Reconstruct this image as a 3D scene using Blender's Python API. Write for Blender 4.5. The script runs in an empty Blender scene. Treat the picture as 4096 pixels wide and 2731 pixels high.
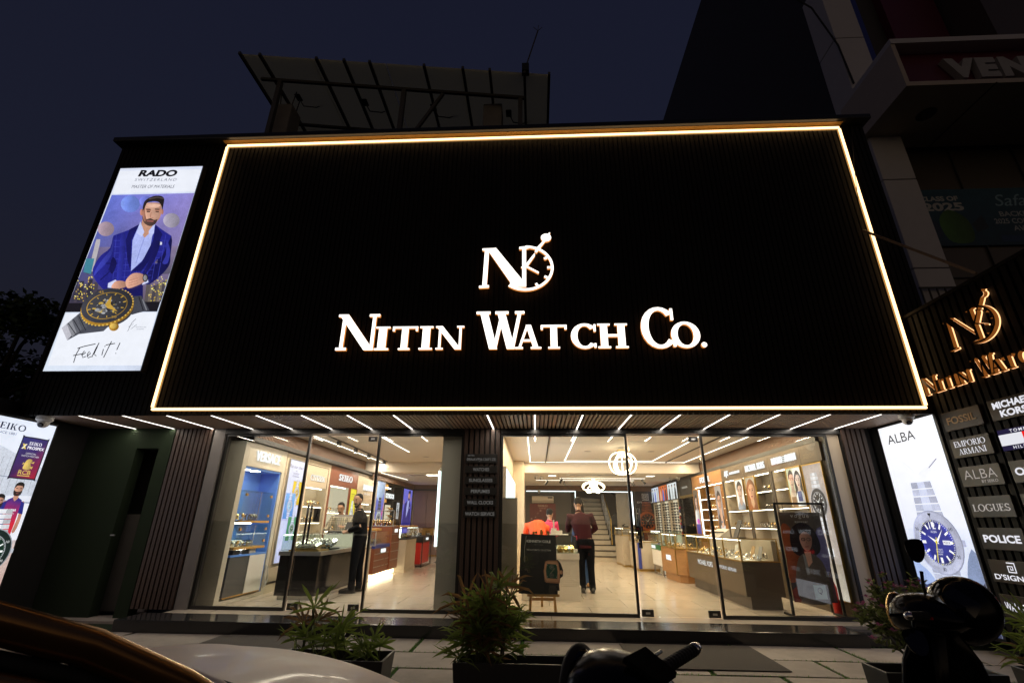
import bpy, bmesh, math, random
from mathutils import Vector, Matrix
random.seed(7)
SC = bpy.context.scene
COL = SC.collection
R = math.radians
V = Vector

# ------------------------------------------------------------------ camera
cam_d = bpy.data.cameras.new("camera")
cam = bpy.data.objects.new("camera", cam_d)
COL.objects.link(cam)
cam_d.sensor_width = 36.0
cam_d.lens = 16.48
cam_d.clip_start = 0.05
cam_d.clip_end = 3000
_p, _y, _r = 0.3667, 0.0513, 0.0092
_f = V((-math.sin(_y) * math.cos(_p), math.cos(_y) * math.cos(_p), math.sin(_p)))
_rt = V((math.cos(_y), math.sin(_y), 0))
_up = _rt.cross(_f)
_r2 = _rt * math.cos(_r) + _up * math.sin(_r)
_u2 = _up * math.cos(_r) - _rt * math.sin(_r)
cam.matrix_world = Matrix(((_r2.x, _u2.x, -_f.x, 0), (_r2.y, _u2.y, -_f.y, 0), (_r2.z, _u2.z, -_f.z, 1.36), (0, 0, 0, 1)))
SC.camera = cam

# ------------------------------------------------------------------ night sky
wd = bpy.data.worlds.new("World")
SC.world = wd
wd.use_nodes = True
wn, wl = wd.node_tree.nodes, wd.node_tree.links
wn.clear()
w_out = wn.new("ShaderNodeOutputWorld")
w_bg = wn.new("ShaderNodeBackground")
w_tc = wn.new("ShaderNodeTexCoord")
w_sep = wn.new("ShaderNodeSeparateXYZ")
w_rmp = wn.new("ShaderNodeValToRGB")
wl.new(w_tc.outputs["Generated"], w_sep.inputs[0])
wl.new(w_sep.outputs["Z"], w_rmp.inputs[0])
cr = w_rmp.color_ramp
cr.elements[0].position = 0.0
cr.elements[0].color = (0.01458, 0.01375, 0.01848, 1)
cr.elements[1].position = 1.0
cr.elements[1].color = (0.00778, 0.00902, 0.02128, 1)
e = cr.elements.new(0.45); e.color = (0.01026, 0.01177, 0.02408, 1)
# warm glow added to the unseen low sky opposite the shop, lights street-facing surfaces
w_rmp2 = wn.new("ShaderNodeValToRGB")
wl.new(w_sep.outputs["Y"], w_rmp2.inputs[0])
c2 = w_rmp2.color_ramp
c2.elements[0].position = 0.0; c2.elements[0].color = (0, 0, 0, 1)
c2.elements[1].position = 0.01; c2.elements[1].color = (0, 0, 0, 1)
w_neg = wn.new("ShaderNodeMath"); w_neg.operation = 'MULTIPLY'; w_neg.inputs[1].default_value = -1.0
wl.new(w_sep.outputs["Y"], w_neg.inputs[0])
w_cl = wn.new("ShaderNodeClamp"); wl.new(w_neg.outputs[0], w_cl.inputs[0])
w_ab = wn.new("ShaderNodeMath"); w_ab.operation = 'ABSOLUTE'; wl.new(w_sep.outputs["Z"], w_ab.inputs[0])
w_lo = wn.new("ShaderNodeMapRange"); w_lo.inputs[1].default_value = 0.0; w_lo.inputs[2].default_value = 0.55
w_lo.inputs[3].default_value = 1.0; w_lo.inputs[4].default_value = 0.0
wl.new(w_ab.outputs[0], w_lo.inputs[0])
w_mul = wn.new("ShaderNodeMath"); w_mul.operation = 'MULTIPLY'
wl.new(w_cl.outputs[0], w_mul.inputs[0]); wl.new(w_lo.outputs[0], w_mul.inputs[1])
w_mix = wn.new("ShaderNodeMix"); w_mix.data_type = 'RGBA'
wl.new(w_mul.outputs[0], w_mix.inputs[0])
wl.new(w_rmp.outputs[0], w_mix.inputs[6])
w_mix.inputs[7].default_value = (0.22, 0.16, 0.105, 1)
wl.new(w_mix.outputs[2], w_bg.inputs[0])
w_bg.inputs[1].default_value = 1.0
wl.new(w_bg.outputs[0], w_out.inputs[0])
wn.remove(w_rmp2)

# ------------------------------------------------------------------ exposure, sampling
SC.view_settings.view_transform = 'Standard'
SC.view_settings.look = 'None'
SC.view_settings.exposure = 0.0
SC.view_settings.gamma = 1.0
SC.view_settings.use_curve_mapping = False
cy = SC.cycles
cy.use_denoising = True
cy.max_bounces = 8
cy.diffuse_bounces = 4
cy.glossy_bounces = 4
cy.transmission_bounces = 6
cy.transparent_max_bounces = 40
cy.sample_clamp_indirect = 6.0
cy.caustics_reflective = False
cy.caustics_refractive = False

# ------------------------------------------------------------------ materials
def lin(c):
    return tuple((x / 255 / 12.92) if x / 255 <= 0.04045 else ((x / 255 + 0.055) / 1.055) ** 2.4 for x in c)

MATS = {}
def pbr(name, rgb, rough=0.5, metal=0.0, var=0.12, scale=6.0, bump=0.0, bscale=60.0, spec=0.5, coat=0.0, stretch=None):
    m = bpy.data.materials.new(name); m.use_nodes = True
    n, l = m.node_tree.nodes, m.node_tree.links
    b = n["Principled BSDF"]
    b.inputs["Roughness"].default_value = rough
    b.inputs["Metallic"].default_value = metal
    b.inputs["Specular IOR Level"].default_value = spec
    if coat: b.inputs["Coat Weight"].default_value = coat; b.inputs["Coat Roughness"].default_value = 0.06
    tc = n.new("ShaderNodeTexCoord")
    mp = n.new("ShaderNodeMapping"); l.new(tc.outputs["Object"], mp.inputs[0])
    if stretch: mp.inputs["Scale"].default_value = stretch
    nz = n.new("ShaderNodeTexNoise"); nz.inputs["Scale"].default_value = scale; nz.inputs["Detail"].default_value = 6
    l.new(mp.outputs[0], nz.inputs["Vector"])
    mx = n.new("ShaderNodeMix"); mx.data_type = 'RGBA'
    mx.inputs[6].default_value = (*[max(0, c * (1 - var)) for c in rgb], 1)
    mx.inputs[7].default_value = (*[min(1, c * (1 + var)) for c in rgb], 1)
    l.new(nz.outputs["Fac"], mx.inputs[0]); l.new(mx.outputs[2], b.inputs["Base Color"])
    rr = n.new("ShaderNodeMapRange"); rr.inputs[3].default_value = max(0.02, rough - 0.08); rr.inputs[4].default_value = min(1, rough + 0.08)
    l.new(nz.outputs["Fac"], rr.inputs[0]); l.new(rr.outputs[0], b.inputs["Roughness"])
    if bump:
        n2 = n.new("ShaderNodeTexNoise"); n2.inputs["Scale"].default_value = bscale; n2.inputs["Detail"].default_value = 4
        l.new(mp.outputs[0], n2.inputs["Vector"])
        bp = n.new("ShaderNodeBump"); bp.inputs["Strength"].default_value = bump; bp.inputs["Distance"].default_value = 0.02
        l.new(n2.outputs["Fac"], bp.inputs["Height"]); l.new(bp.outputs[0], b.inputs["Normal"])
    MATS[name] = m
    return m

def emis(name, rgb, s=1.0):
    m = bpy.data.materials.new(name); m.use_nodes = True
    n, l = m.node_tree.nodes, m.node_tree.links
    n.remove(n["Principled BSDF"])
    e = n.new("ShaderNodeEmission"); e.inputs[0].default_value = (*rgb, 1); e.inputs[1].default_value = s
    l.new(e.outputs[0], n["Material Output"].inputs[0])
    MATS[name] = m
    return m

def glass(name, tint=(0.97, 0.985, 0.98), refl=1.0, rough=0.0):
    m = bpy.data.materials.new(name); m.use_nodes = True
    n, l = m.node_tree.nodes, m.node_tree.links
    n.remove(n["Principled BSDF"])
    t = n.new("ShaderNodeBsdfTransparent"); t.inputs[0].default_value = (*tint, 1)
    g = n.new("ShaderNodeBsdfGlossy"); g.inputs["Roughness"].default_value = rough
    f = n.new("ShaderNodeFresnel"); ge = n.new("ShaderNodeNewGeometry"); io = n.new("ShaderNodeMapRange"); io.inputs[3].default_value = 1.5; io.inputs[4].default_value = 1 / 1.5; l.new(ge.outputs["Backfacing"], io.inputs[0]); l.new(io.outputs[0], f.inputs[0])
    k = n.new("ShaderNodeMath"); k.operation = 'MULTIPLY'; k.inputs[1].default_value = refl
    x = n.new("ShaderNodeMixShader")
    l.new(f.outputs[0], k.inputs[0]); l.new(k.outputs[0], x.inputs[0]); l.new(t.outputs[0], x.inputs[1]); l.new(g.outputs[0], x.inputs[2])
    l.new(x.outputs[0], n["Material Output"].inputs[0])
    MATS[name] = m
    return m

def printed(name, s, gloss=False):
    """artwork printed in many inks: colours come from the sheet's colour attribute; s>0 = backlit film"""
    m = bpy.data.materials.new(name); m.use_nodes = True
    n, l = m.node_tree.nodes, m.node_tree.links
    a = n.new("ShaderNodeVertexColor"); a.layer_name = "Col"
    b = n["Principled BSDF"]; b.inputs["Roughness"].default_value = 0.25 if gloss else 0.55
    tc = n.new("ShaderNodeTexCoord"); src = a.outputs[0]
    for sc_, am in ((7, .20), (60, .22)):      # soft tonal variation and grain of a printed photograph
        nz = n.new("ShaderNodeTexNoise"); nz.inputs["Scale"].default_value = sc_; nz.inputs["Detail"].default_value = 5; l.new(tc.outputs["Object"], nz.inputs["Vector"])
        rg = n.new("ShaderNodeMapRange"); rg.inputs[1].default_value = .25; rg.inputs[2].default_value = .75; rg.inputs[3].default_value = 1 - am; rg.inputs[4].default_value = 1 + am * .55; l.new(nz.outputs["Fac"], rg.inputs[0])
        mm = n.new("ShaderNodeMix"); mm.data_type = 'RGBA'; mm.blend_type = 'MULTIPLY'; mm.inputs[0].default_value = 1.0; l.new(src, mm.inputs[6]); l.new(rg.outputs[0], mm.inputs[7])
        lum = n.new("ShaderNodeMapRange"); lum.inputs[1].default_value = .55; lum.inputs[2].default_value = .95; lum.inputs[3].default_value = 1; lum.inputs[4].default_value = .12; l.new(src, lum.inputs[0]); l.new(lum.outputs[0], mm.inputs[0]); src = mm.outputs[2]
    l.new(src, b.inputs["Base Color"])
    if s > 0:
        l.new(src, b.inputs["Emission Color"]); b.inputs["Emission Strength"].default_value = s
        mu = n.new("ShaderNodeMix"); mu.data_type = 'RGBA'; mu.inputs[0].default_value = 0.75
        mu.inputs[7].default_value = (0.02, 0.02, 0.02, 1); l.new(src, mu.inputs[6]); l.new(mu.outputs[2], b.inputs["Base Color"])
    MATS[name] = m
    return m

M = MATS
pbr("black_slat", (0.0034, 0.0029, 0.0026), 0.6, spec=.2, var=0.3, scale=3, stretch=(8, 8, 0.6))
pbr("brown_slat", (0.05, 0.029, 0.021), 0.5, var=0.3, scale=4, stretch=(8, 8, 0.5))
pbr("soffit_slat", (0.36, 0.25, 0.185), 0.5, var=0.25, scale=4, stretch=(8, 0.6, 8))
pbr("back_board", (0.0032, 0.0028, 0.0026), 0.8)
pbr("warm_slat", (0.15, 0.070, 0.032), 0.5, var=0.25, scale=5, stretch=(8, 8, 0.5))
pbr("black_metal", (0.012, 0.012, 0.012), 0.35, var=0.2)
pbr("dark_grey", (0.05, 0.048, 0.046), 0.5)
pbr("granite", (0.022, 0.022, 0.024), 0.14, var=0.6, scale=120, spec=0.6)
pbr("cream_stone", (0.55, 0.47, 0.37), 0.35, var=0.06)
pbr("marble", (0.62, 0.56, 0.46), 0.3, var=0.1, scale=5)
pbr("cream_paint", (0.60, 0.50, 0.37), 0.5, var=0.04)
pbr("grey_paint", (0.34, 0.31, 0.28), 0.55, var=0.05)
pbr("ceiling_white", (0.68, 0.61, 0.53), 0.8, var=0.02)
pbr("blue_lining", (0.13, 0.31, 0.85), 0.45, var=0.05)
pbr("oak", (0.40, 0.20, 0.075), 0.4, var=0.3, scale=5, stretch=(1, 1, 9))
pbr("mahogany", (0.23, 0.068, 0.03), 0.35, var=0.25, scale=5, stretch=(2, 2, 9))
pbr("taupe", (0.115, 0.083, 0.053), 0.45, var=0.08)
pbr("taupe_dark", (0.085, 0.068, 0.055), 0.4, var=0.1)
pbr("brass", (0.55, 0.36, 0.10), 0.32, metal=0.9)
pbr("gold_wood", (0.50, 0.27, 0.06), 0.4)
pbr("white_laminate", (0.84, 0.80, 0.74), 0.35, var=0.03)
pbr("black_gloss", (0.012, 0.011, 0.011), 0.12, spec=0.6)
pbr("chrome", (0.75, 0.75, 0.76), 0.15, metal=1.0, var=0.04)
pbr("steel", (0.45, 0.45, 0.46), 0.3, metal=0.9)
pbr("white_plastic", (0.70, 0.69, 0.66), 0.4, var=0.03)
pbr("jamb_grey", (0.20, 0.185, 0.175), 0.5)
pbr("column_grey", (0.78, 0.74, 0.66), 0.5, var=.05)
pbr("grass_blade", (0.11, 0.25, 0.045), 0.7, var=.4, scale=30)
pbr("concrete", (0.23, 0.21, 0.19), 0.9, var=0.25, bump=0.3)
pbr("panel_cladding", (0.62, 0.60, 0.60), 0.45, var=0.06)
pbr("turf", (0.007, 0.020, 0.004), 0.95, var=0.5, scale=45, bump=0.9, bscale=160)
pbr("mat_fibre", (0.062, 0.052, 0.045), 0.95, var=0.35, scale=80, bump=0.5, bscale=300)
pbr("asphalt", (0.045, 0.043, 0.042), 0.9, var=0.3, scale=30, bump=0.4, bscale=150)
pbr("planter_plastic", (0.021, 0.022, 0.024), 0.5, var=0.2)
pbr("soil", (0.03, 0.02, 0.013), 0.95, var=0.5, scale=40, bump=0.6)
pbr("leaf", (0.19, 0.26, 0.055), 0.42, var=0.45, scale=9)
pbr("leaf_dry", (0.20, 0.115, 0.05), 0.6, var=0.4, scale=9)
pbr("leaf_shrub", (0.17, 0.21, 0.07), 0.45, var=0.45, scale=20)
pbr("petal", (0.52, 0.13, 0.30), 0.6, var=0.2, scale=30)
pbr("stem", (0.06, 0.06, 0.025), 0.7, var=0.3)
pbr("bark", (0.05, 0.038, 0.028), 0.9, var=0.3, bump=0.5)
pbr("tree_leaf", (0.05, 0.085, 0.02), 0.5, var=0.5, scale=6)
pbr("car_white", (0.78, 0.62, 0.54), 0.48, var=0.14, scale=5, coat=0.12, bump=0.02, bscale=40)
pbr("car_trim", (0.42, 0.22, 0.08), 0.22, metal=0.9, var=0.15, scale=6)
pbr("rubber", (0.014, 0.014, 0.014), 0.7)
pbr("dark_glass", (0.008, 0.008, 0.009), 0.05, spec=0.6)
pbr("bike_black", (0.003, 0.003, 0.0035), 0.22, spec=0.25)
pbr("lens_clear", (0.55, 0.5, 0.42), 0.12, metal=0.6)
pbr("red_plastic", (0.5, 0.02, 0.02), 0.35)
pbr("green_laminate", (0.02, 0.16, 0.06), 0.4)
pbr("blue_laminate", (0.03, 0.05, 0.30), 0.4)
pbr("red_laminate", (0.50, 0.02, 0.015), 0.35)
pbr("plum_panel", (0.21, 0.125, 0.105), 0.45, var=0.1)
pbr("charcoal_wall", (0.050, 0.043, 0.036), 0.6)
pbr("maroon_cladding", (0.11, 0.012, 0.03), 0.4)
pbr("skin", (0.36, 0.20, 0.12), 0.5, var=0.08)
pbr("hair", (0.006, 0.005, 0.0045), 0.7, spec=.2)
pbr("black_shirt", (0.006, 0.006, 0.007), 0.85, bump=0.35, bscale=14, spec=0.1)
pbr("black_cloth", (0.006, 0.0065, 0.009), 0.85, bump=0.35, bscale=14, spec=0.1)
pbr("maroon_shirt", (0.045, 0.011, 0.015), 0.85, var=0.2, spec=.1, bump=0.4, bscale=12)
pbr("orange_shirt", (0.92, 0.085, 0.012), 0.75, var=0.1, bump=0.4, bscale=12)
pbr("pink_shirt", (0.50, 0.02, 0.09), 0.75, var=0.1)
pbr("denim", (0.03, 0.07, 0.17), 0.85, var=0.3, scale=40)
pbr("leather", (0.02, 0.017, 0.015), 0.4)
pbr("box_grey", (0.10, 0.095, 0.09), 0.6)
pbr("watch_steel", (0.6, 0.6, 0.6), 0.2, metal=1.0)
pbr("watch_gold", (0.7, 0.48, 0.2), 0.22, metal=1.0)
pbr("tray", (0.60, 0.55, 0.48), 0.6)
pbr("sign_plate", (0.034, 0.026, 0.020), 0.35, spec=0.5)
pbr("bronze_letter", (0.62, 0.42, 0.22), 0.45)
pbr("solar_back", (0.42, 0.44, 0.42), 0.6, var=0.1)
pbr("galvanised", (0.09, 0.085, 0.08), 0.55, metal=0.3)
pbr("cable_black", (0.01, 0.01, 0.01), 0.6)
pbr("wire_tan", (0.20, 0.14, 0.09), 0.6)
emis("strip_core", (1.0, 0.62, 0.29), 3.2)
emis("amber_glow", (1.0, 0.50, 0.14), 0.55)
emis("letter_face", (1.0, 0.93, 0.85), 2.2)
emis("letter_side", (1.0, 0.36, 0.08), 0.8)
emis("letter_back", (1.0, 0.45, 0.12), 3.5)
emis("canopy_led", (1.0, 0.93, 0.84), 3.5)
emis("ceiling_led", (1.0, 0.92, 0.80), 3.5)
emis("cool_led", (0.85, 0.97, 1.0), 3.0)
emis("shelf_led", (1.0, 0.86, 0.66), 11)
emis("bright_led", (1.0, .95, .85), 26)
emis("case_led", (1.0, 0.92, 0.78), 9)
emis("chandelier_led", (1.0, 0.84, 0.56), 8)
emis("sign_white", (1.0, 1.0, 1.0), 1.35)
emis("sign_cool", (0.9, 0.93, 1.0), 1.15)
emis("sign_dim", (1.0, 0.88, 0.72), 0.40)
emis("sign_red", (1.0, 0.012, 0.01), 1.0)
emis("sign_navy", (0.02, 0.015, 0.05), 1.0)
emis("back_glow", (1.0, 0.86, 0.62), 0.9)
emis("under_glow", (1.0, 0.82, 0.5), 6)
emis("plate_letter", (0.9, 0.86, 0.8), 0.10)
printed("lit_print", 1.0)
printed("print", 0.0)
printed("gloss_print", 0.0, True)
glass("shop_glass", (0.94, 0.965, 0.955), 1.8)
glass("case_glass", (0.97, 0.985, 0.98), 0.8)
glass("green_glass", (0.94, 0.985, 0.965), 1.0)

def sheet(name, rgb):
    m = bpy.data.materials.new(name); m.use_nodes = True; n, l = m.node_tree.nodes, m.node_tree.links; n.remove(n["Principled BSDF"])
    d = n.new("ShaderNodeBsdfDiffuse"); d.inputs[0].default_value = (*rgb, 1); t = n.new("ShaderNodeBsdfTranslucent"); t.inputs[0].default_value = (*rgb, 1)
    x = n.new("ShaderNodeMixShader"); x.inputs[0].default_value = .75; l.new(d.outputs[0], x.inputs[1]); l.new(t.outputs[0], x.inputs[2]); l.new(x.outputs[0], n["Material Output"].inputs[0]); M[name] = m
sheet("translucent_panel", (0.95, 0.92, 0.70))

for nm in ("leaf", "leaf_dry", "leaf_shrub", "petal", "grass_blade"):     # thin leaves let light through
    n, l = M[nm].node_tree.nodes, M[nm].node_tree.links; b = n["Principled BSDF"]; tr_ = n.new("ShaderNodeBsdfTranslucent"); l.new(b.inputs["Base Color"].links[0].from_socket, tr_.inputs[0])
    ad = n.new("ShaderNodeMixShader"); ad.inputs[0].default_value = .45; l.new(b.outputs[0], ad.inputs[1]); l.new(tr_.outputs[0], ad.inputs[2]); l.new(ad.outputs[0], n["Material Output"].inputs[0])

# ------------------------------------------------------------------ mesh helpers
ORG = {}
class MB:
    """collects shapes in world coordinates, links them as ONE mesh object"""
    def __init__(s): s.v = []; s.f = []; s.c = None
    def add(s, vs, fs):
        o = len(s.v); s.v += [V(p) for p in vs]; s.f += [tuple(i + o for i in f) for f in fs]; return s
    def box(s, a, b):
        x0, x1 = sorted((a[0], b[0])); y0, y1 = sorted((a[1], b[1])); z0, z1 = sorted((a[2], b[2]))
        return s.add([(x0, y0, z0), (x1, y0, z0), (x1, y1, z0), (x0, y1, z0), (x0, y0, z1), (x1, y0, z1), (x1, y1, z1), (x0, y1, z1)],
                     [(0, 3, 2, 1), (4, 5, 6, 7), (0, 1, 5, 4), (1, 2, 6, 5), (2, 3, 7, 6), (3, 0, 4, 7)])
    def bar(s, a, b, w, h, up=(0, 0, 1)):
        a, b = V(a), V(b); d = (b - a).normalized(); up = V(up)
        if abs(d.dot(up)) > 0.98: up = V((0, 1, 0))
        sx = d.cross(up).normalized() * w / 2; sy = sx.cross(d).normalized() * h / 2
        p = [a - sx - sy, a + sx - sy, a + sx + sy, a - sx + sy, b - sx - sy, b + sx - sy, b + sx + sy, b - sx + sy]
        return s.add(p, [(0, 3, 2, 1), (4, 5, 6, 7), (0, 1, 5, 4), (1, 2, 6, 5), (2, 3, 7, 6), (3, 0, 4, 7)])
    def tube(s, pts, r, n=8, cap=True, side=None):
        """r: radius, list of radii or list of (wide, thin)"""
        pts = [V(p) for p in pts]; k = len(pts)
        rs = r if isinstance(r, (list, tuple)) else [r] * k
        ref = V(side) if side else V((0.31, 0.22, 0.93)); o = len(s.v)
        for i, p in enumerate(pts):
            d = (pts[min(i + 1, k - 1)] - pts[max(i - 1, 0)]).normalized()
            a = ref - d * ref.dot(d)
            if a.length < 1e-4: a = d.orthogonal()
            a.normalize(); b = d.cross(a)
            ra, rb = rs[i] if isinstance(rs[i], (list, tuple)) else (rs[i], rs[i])
            for j in range(n):
                t = 2 * math.pi * j / n
                s.v.append(p + a * ra * math.cos(t) + b * rb * math.sin(t))
        for i in range(k - 1):
            for j in range(n):
                q = (j + 1) % n
                s.f.append((o + i * n + j, o + i * n + q, o + (i + 1) * n + q, o + (i + 1) * n + j))
        if cap:
            s.f.append(tuple(o + j for j in reversed(range(n)))); s.f.append(tuple(o + (k - 1) * n + j for j in range(n)))
        return s
    def lathe(s, prof, c, axis=(0, 0, 1), n=20):
        """prof: (radius, height) pairs round an axis through c"""
        ax = V(axis).normalized(); a = ax.orthogonal().normalized(); b = ax.cross(a); c = V(c); o = len(s.v); k = len(prof)
        for r, h in prof:
            for j in range(n):
                t = 2 * math.pi * j / n
                s.v.append(c + ax * h + (a * math.cos(t) + b * math.sin(t)) * max(r, 1e-4))
        for i in range(k - 1):
            for j in range(n):
                q = (j + 1) % n
                s.f.append((o + i * n + j, o + i * n + q, o + (i + 1) * n + q, o + (i + 1) * n + j))
        s.f.append(tuple(o + j for j in reversed(range(n)))); s.f.append(tuple(o + (k - 1) * n + j for j in range(n)))
        return s
    def ball(s, c, r, n=12, m=8):
        rx, ry, rz = r if isinstance(r, (list, tuple)) else (r, r, r); o = len(s.v); c = V(c)
        for i in range(m + 1):
            ph = math.pi * i / m
            for j in range(n):
                t = 2 * math.pi * j / n
                s.v.append(c + V((rx * math.sin(ph) * math.cos(t), ry * math.sin(ph) * math.sin(t), rz * math.cos(ph))))
        for i in range(m):
            for j in range(n):
                q = (j + 1) % n
                s.f.append((o + i * n + j, o + (i + 1) * n + j, o + (i + 1) * n + q, o + i * n + q))
        return s
    def grid(s, P):
        """P: rows of points"""
        o = len(s.v); w = len(P[0])
        for row in P: s.v += [V(p) for p in row]
        for i in range(len(P) - 1):
            for j in range(w - 1):
                s.f.append((o + i * w + j, o + i * w + j + 1, o + (i + 1) * w + j + 1, o + (i + 1) * w + j))
        return s
    def prism(s, poly, d):
        """polygon (3D points) pushed along vector d"""
        n = len(poly); d = V(d); o = len(s.v)
        s.v += [V(p) for p in poly] + [V(p) + d for p in poly]
        s.f.append(tuple(o + i for i in reversed(range(n)))); s.f.append(tuple(o + n + i for i in range(n)))
        for i in range(n):
            j = (i + 1) % n
            s.f.append((o + i, o + j, o + n + j, o + n + i))
        return s
    def build(s, name, mat, parent=None, origin=None, smooth=False, bevel=0.0, local=False):
        if origin is None:
            if parent is not None: origin = ORG.get(parent.name, V((0, 0, 0)))
            else:
                lo = [min(p[i] for p in s.v) for i in range(3)]; hi = [max(p[i] for p in s.v) for i in range(3)]
                origin = V(((lo[0] + hi[0]) / 2, (lo[1] + hi[1]) / 2, lo[2]))
        origin = V(origin)
        me = bpy.data.meshes.new(name)
        me.from_pydata([tuple(p - origin) for p in s.v], [], s.f)
        me.materials.append(M[mat] if isinstance(mat, str) else mat)
        if s.c is not None:
            at = me.color_attributes.new("Col", 'FLOAT_COLOR', 'POINT')
            for i, c in enumerate(s.c): at.data[i].color = (*c, 1)
        bm = bmesh.new(); bm.from_mesh(me)
        if s.c is None: bmesh.ops.recalc_face_normals(bm, faces=bm.faces)
        bm.to_mesh(me); bm.free()
        if smooth: me.polygons.foreach_set("use_smooth", [True] * len(me.polygons))
        o = bpy.data.objects.new(name, me); COL.objects.link(o)
        if bevel:
            b = o.modifiers.new("bevel", 'BEVEL'); b.width = bevel; b.segments = 2; b.limit_method = 'ANGLE'
        if parent is None: o.location = origin
        else: o.parent = parent
        ORG[o.name] = origin
        return o

def tag(o, label=None, cat=None, group=None, kind=None):
    if label: o["label"] = label
    if cat: o["category"] = cat
    if group: o["group"] = group
    if kind: o["kind"] = kind
    return o

def thing(name, label, cat, loc, group=None, rot=None):
    o = bpy.data.objects.new(name, None); COL.objects.link(o); o.empty_display_size = 0.1
    o.location = loc
    if rot is not None: o.rotation_euler = (0, 0, rot); ORG[o.name] = V((0, 0, 0))   # rotated things are built in their own axes
    else: ORG[o.name] = V(loc)
    return tag(o, label, cat, group)

def kids(o): return [c for c in bpy.data.objects if c.parent is o]
def copy_tree(o, loc=None, label=None, rotz=None, parent=None, childmap=None):
    c = o.copy(); COL.objects.link(c)
    if parent is not None: c.parent = parent
    for ch in childmap.get(o.name, []): copy_tree(ch, parent=c, childmap=childmap)
    if loc is not None: c.location = loc
    if rotz is not None: c.rotation_euler = (0, 0, rotz)
    if label: c["label"] = label
    return c
def tree_of(o):
    m = {}
    def w(x):
        m[x.name] = kids(x)
        for k in m[x.name]: w(k)
    w(o); return m

class Fr:
    """a flat frame: origin, u (right), v (up); n points to the viewer"""
    def __init__(s, o, u, v=(0, 0, 1)): s.o = V(o); s.u = V(u).normalized(); s.v = V(v).normalized(); s.n = s.u.cross(s.v)
    def p(s, u, v, w=0.0): return s.o + s.u * u + s.v * v + s.n * w

def homog(src, dst):
    """plane-to-plane map from four point pairs"""
    A = []; b = []
    for (x, y), (X, Y) in zip(src, dst):
        A.append([x, y, 1, 0, 0, 0, -X * x, -X * y]); b.append(X)
        A.append([0, 0, 0, x, y, 1, -Y * x, -Y * y]); b.append(Y)
    n = 8
    for i in range(n):
        k = max(range(i, n), key=lambda r: abs(A[r][i])); A[i], A[k] = A[k], A[i]; b[i], b[k] = b[k], b[i]
        for r in range(n):
            if r != i:
                q = A[r][i] / A[i][i]
                for c in range(i, n): A[r][c] -= q * A[i][c]
                b[r] -= q * b[i]
    h = [b[i] / A[i][i] for i in range(n)]
    def f(x, y):
        d = h[6] * x + h[7] * y + 1
        return ((h[0] * x + h[1] * y + h[2]) / d, (h[3] * x + h[4] * y + h[5]) / d)
    return f

# text -> triangles, cached
TXT = {}
def text_mesh(t, bold=0.0, shear=0.0, space=1.0, lines=1.0):
    key = (t, bold, shear, space, lines)
    if key in TXT: return TXT[key]
    cu = bpy.data.curves.new("lettering", 'FONT'); cu.body = t; cu.size = 1.0; cu.offset = bold; cu.shear = shear
    cu.space_character = space; cu.space_line = lines; cu.align_x = 'CENTER'; cu.resolution_u = 4; cu.fill_mode = 'FRONT'
    ob = bpy.data.objects.new("lettering", cu); COL.objects.link(ob)
    dg = bpy.context.evaluated_depsgraph_get(); dg.update()
    ev = ob.evaluated_get(dg); me = ev.to_mesh()
    vs = [tuple(v.co) for v in me.vertices]; fs = [tuple(p.vertices) for p in me.polygons]
    ev.to_mesh_clear(); bpy.data.objects.remove(ob); bpy.data.curves.remove(cu)
    xs = [v[0] for v in vs]; ys = [v[1] for v in vs]
    r = (vs, fs, min(xs), max(xs), min(ys), max(ys)); TXT[key] = r
    return r

def put_text(mb, fr, t, u, v, w, h=None, bold=0.0, shear=0.0, space=1.0, depth=0.0, off=0.003, lines=1.0, flip=False, xf=None):
    """text centred on (u, v), w wide and h tall"""
    vs, fs, x0, x1, y0, y1 = text_mesh(t, bold, shear, space, lines)
    sx = w / (x1 - x0); sy = (h / (y1 - y0)) if h else sx
    def q(p, d): 
        a, b = (p[0] - (x0 + x1) / 2) * sx, (p[1] - (y0 + y1) / 2) * sy
        if xf: a, b = xf(a, b)
        return fr.p(u + a, v + b, off + d)
    mb.add([q(p, depth) for p in vs], fs)
    if depth:
        ed = {}
        for f in fs:
            for i in range(len(f)):
                a, b = f[i], f[(i + 1) % len(f)]; ed[(a, b)] = 1
        bd = [(a, b) for (a, b) in ed if (b, a) not in ed]
        for a, b in bd: mb.add([q(vs[a], depth), q(vs[b], depth), q(vs[b], 0), q(vs[a], 0)], [(0, 1, 2, 3)])

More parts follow.
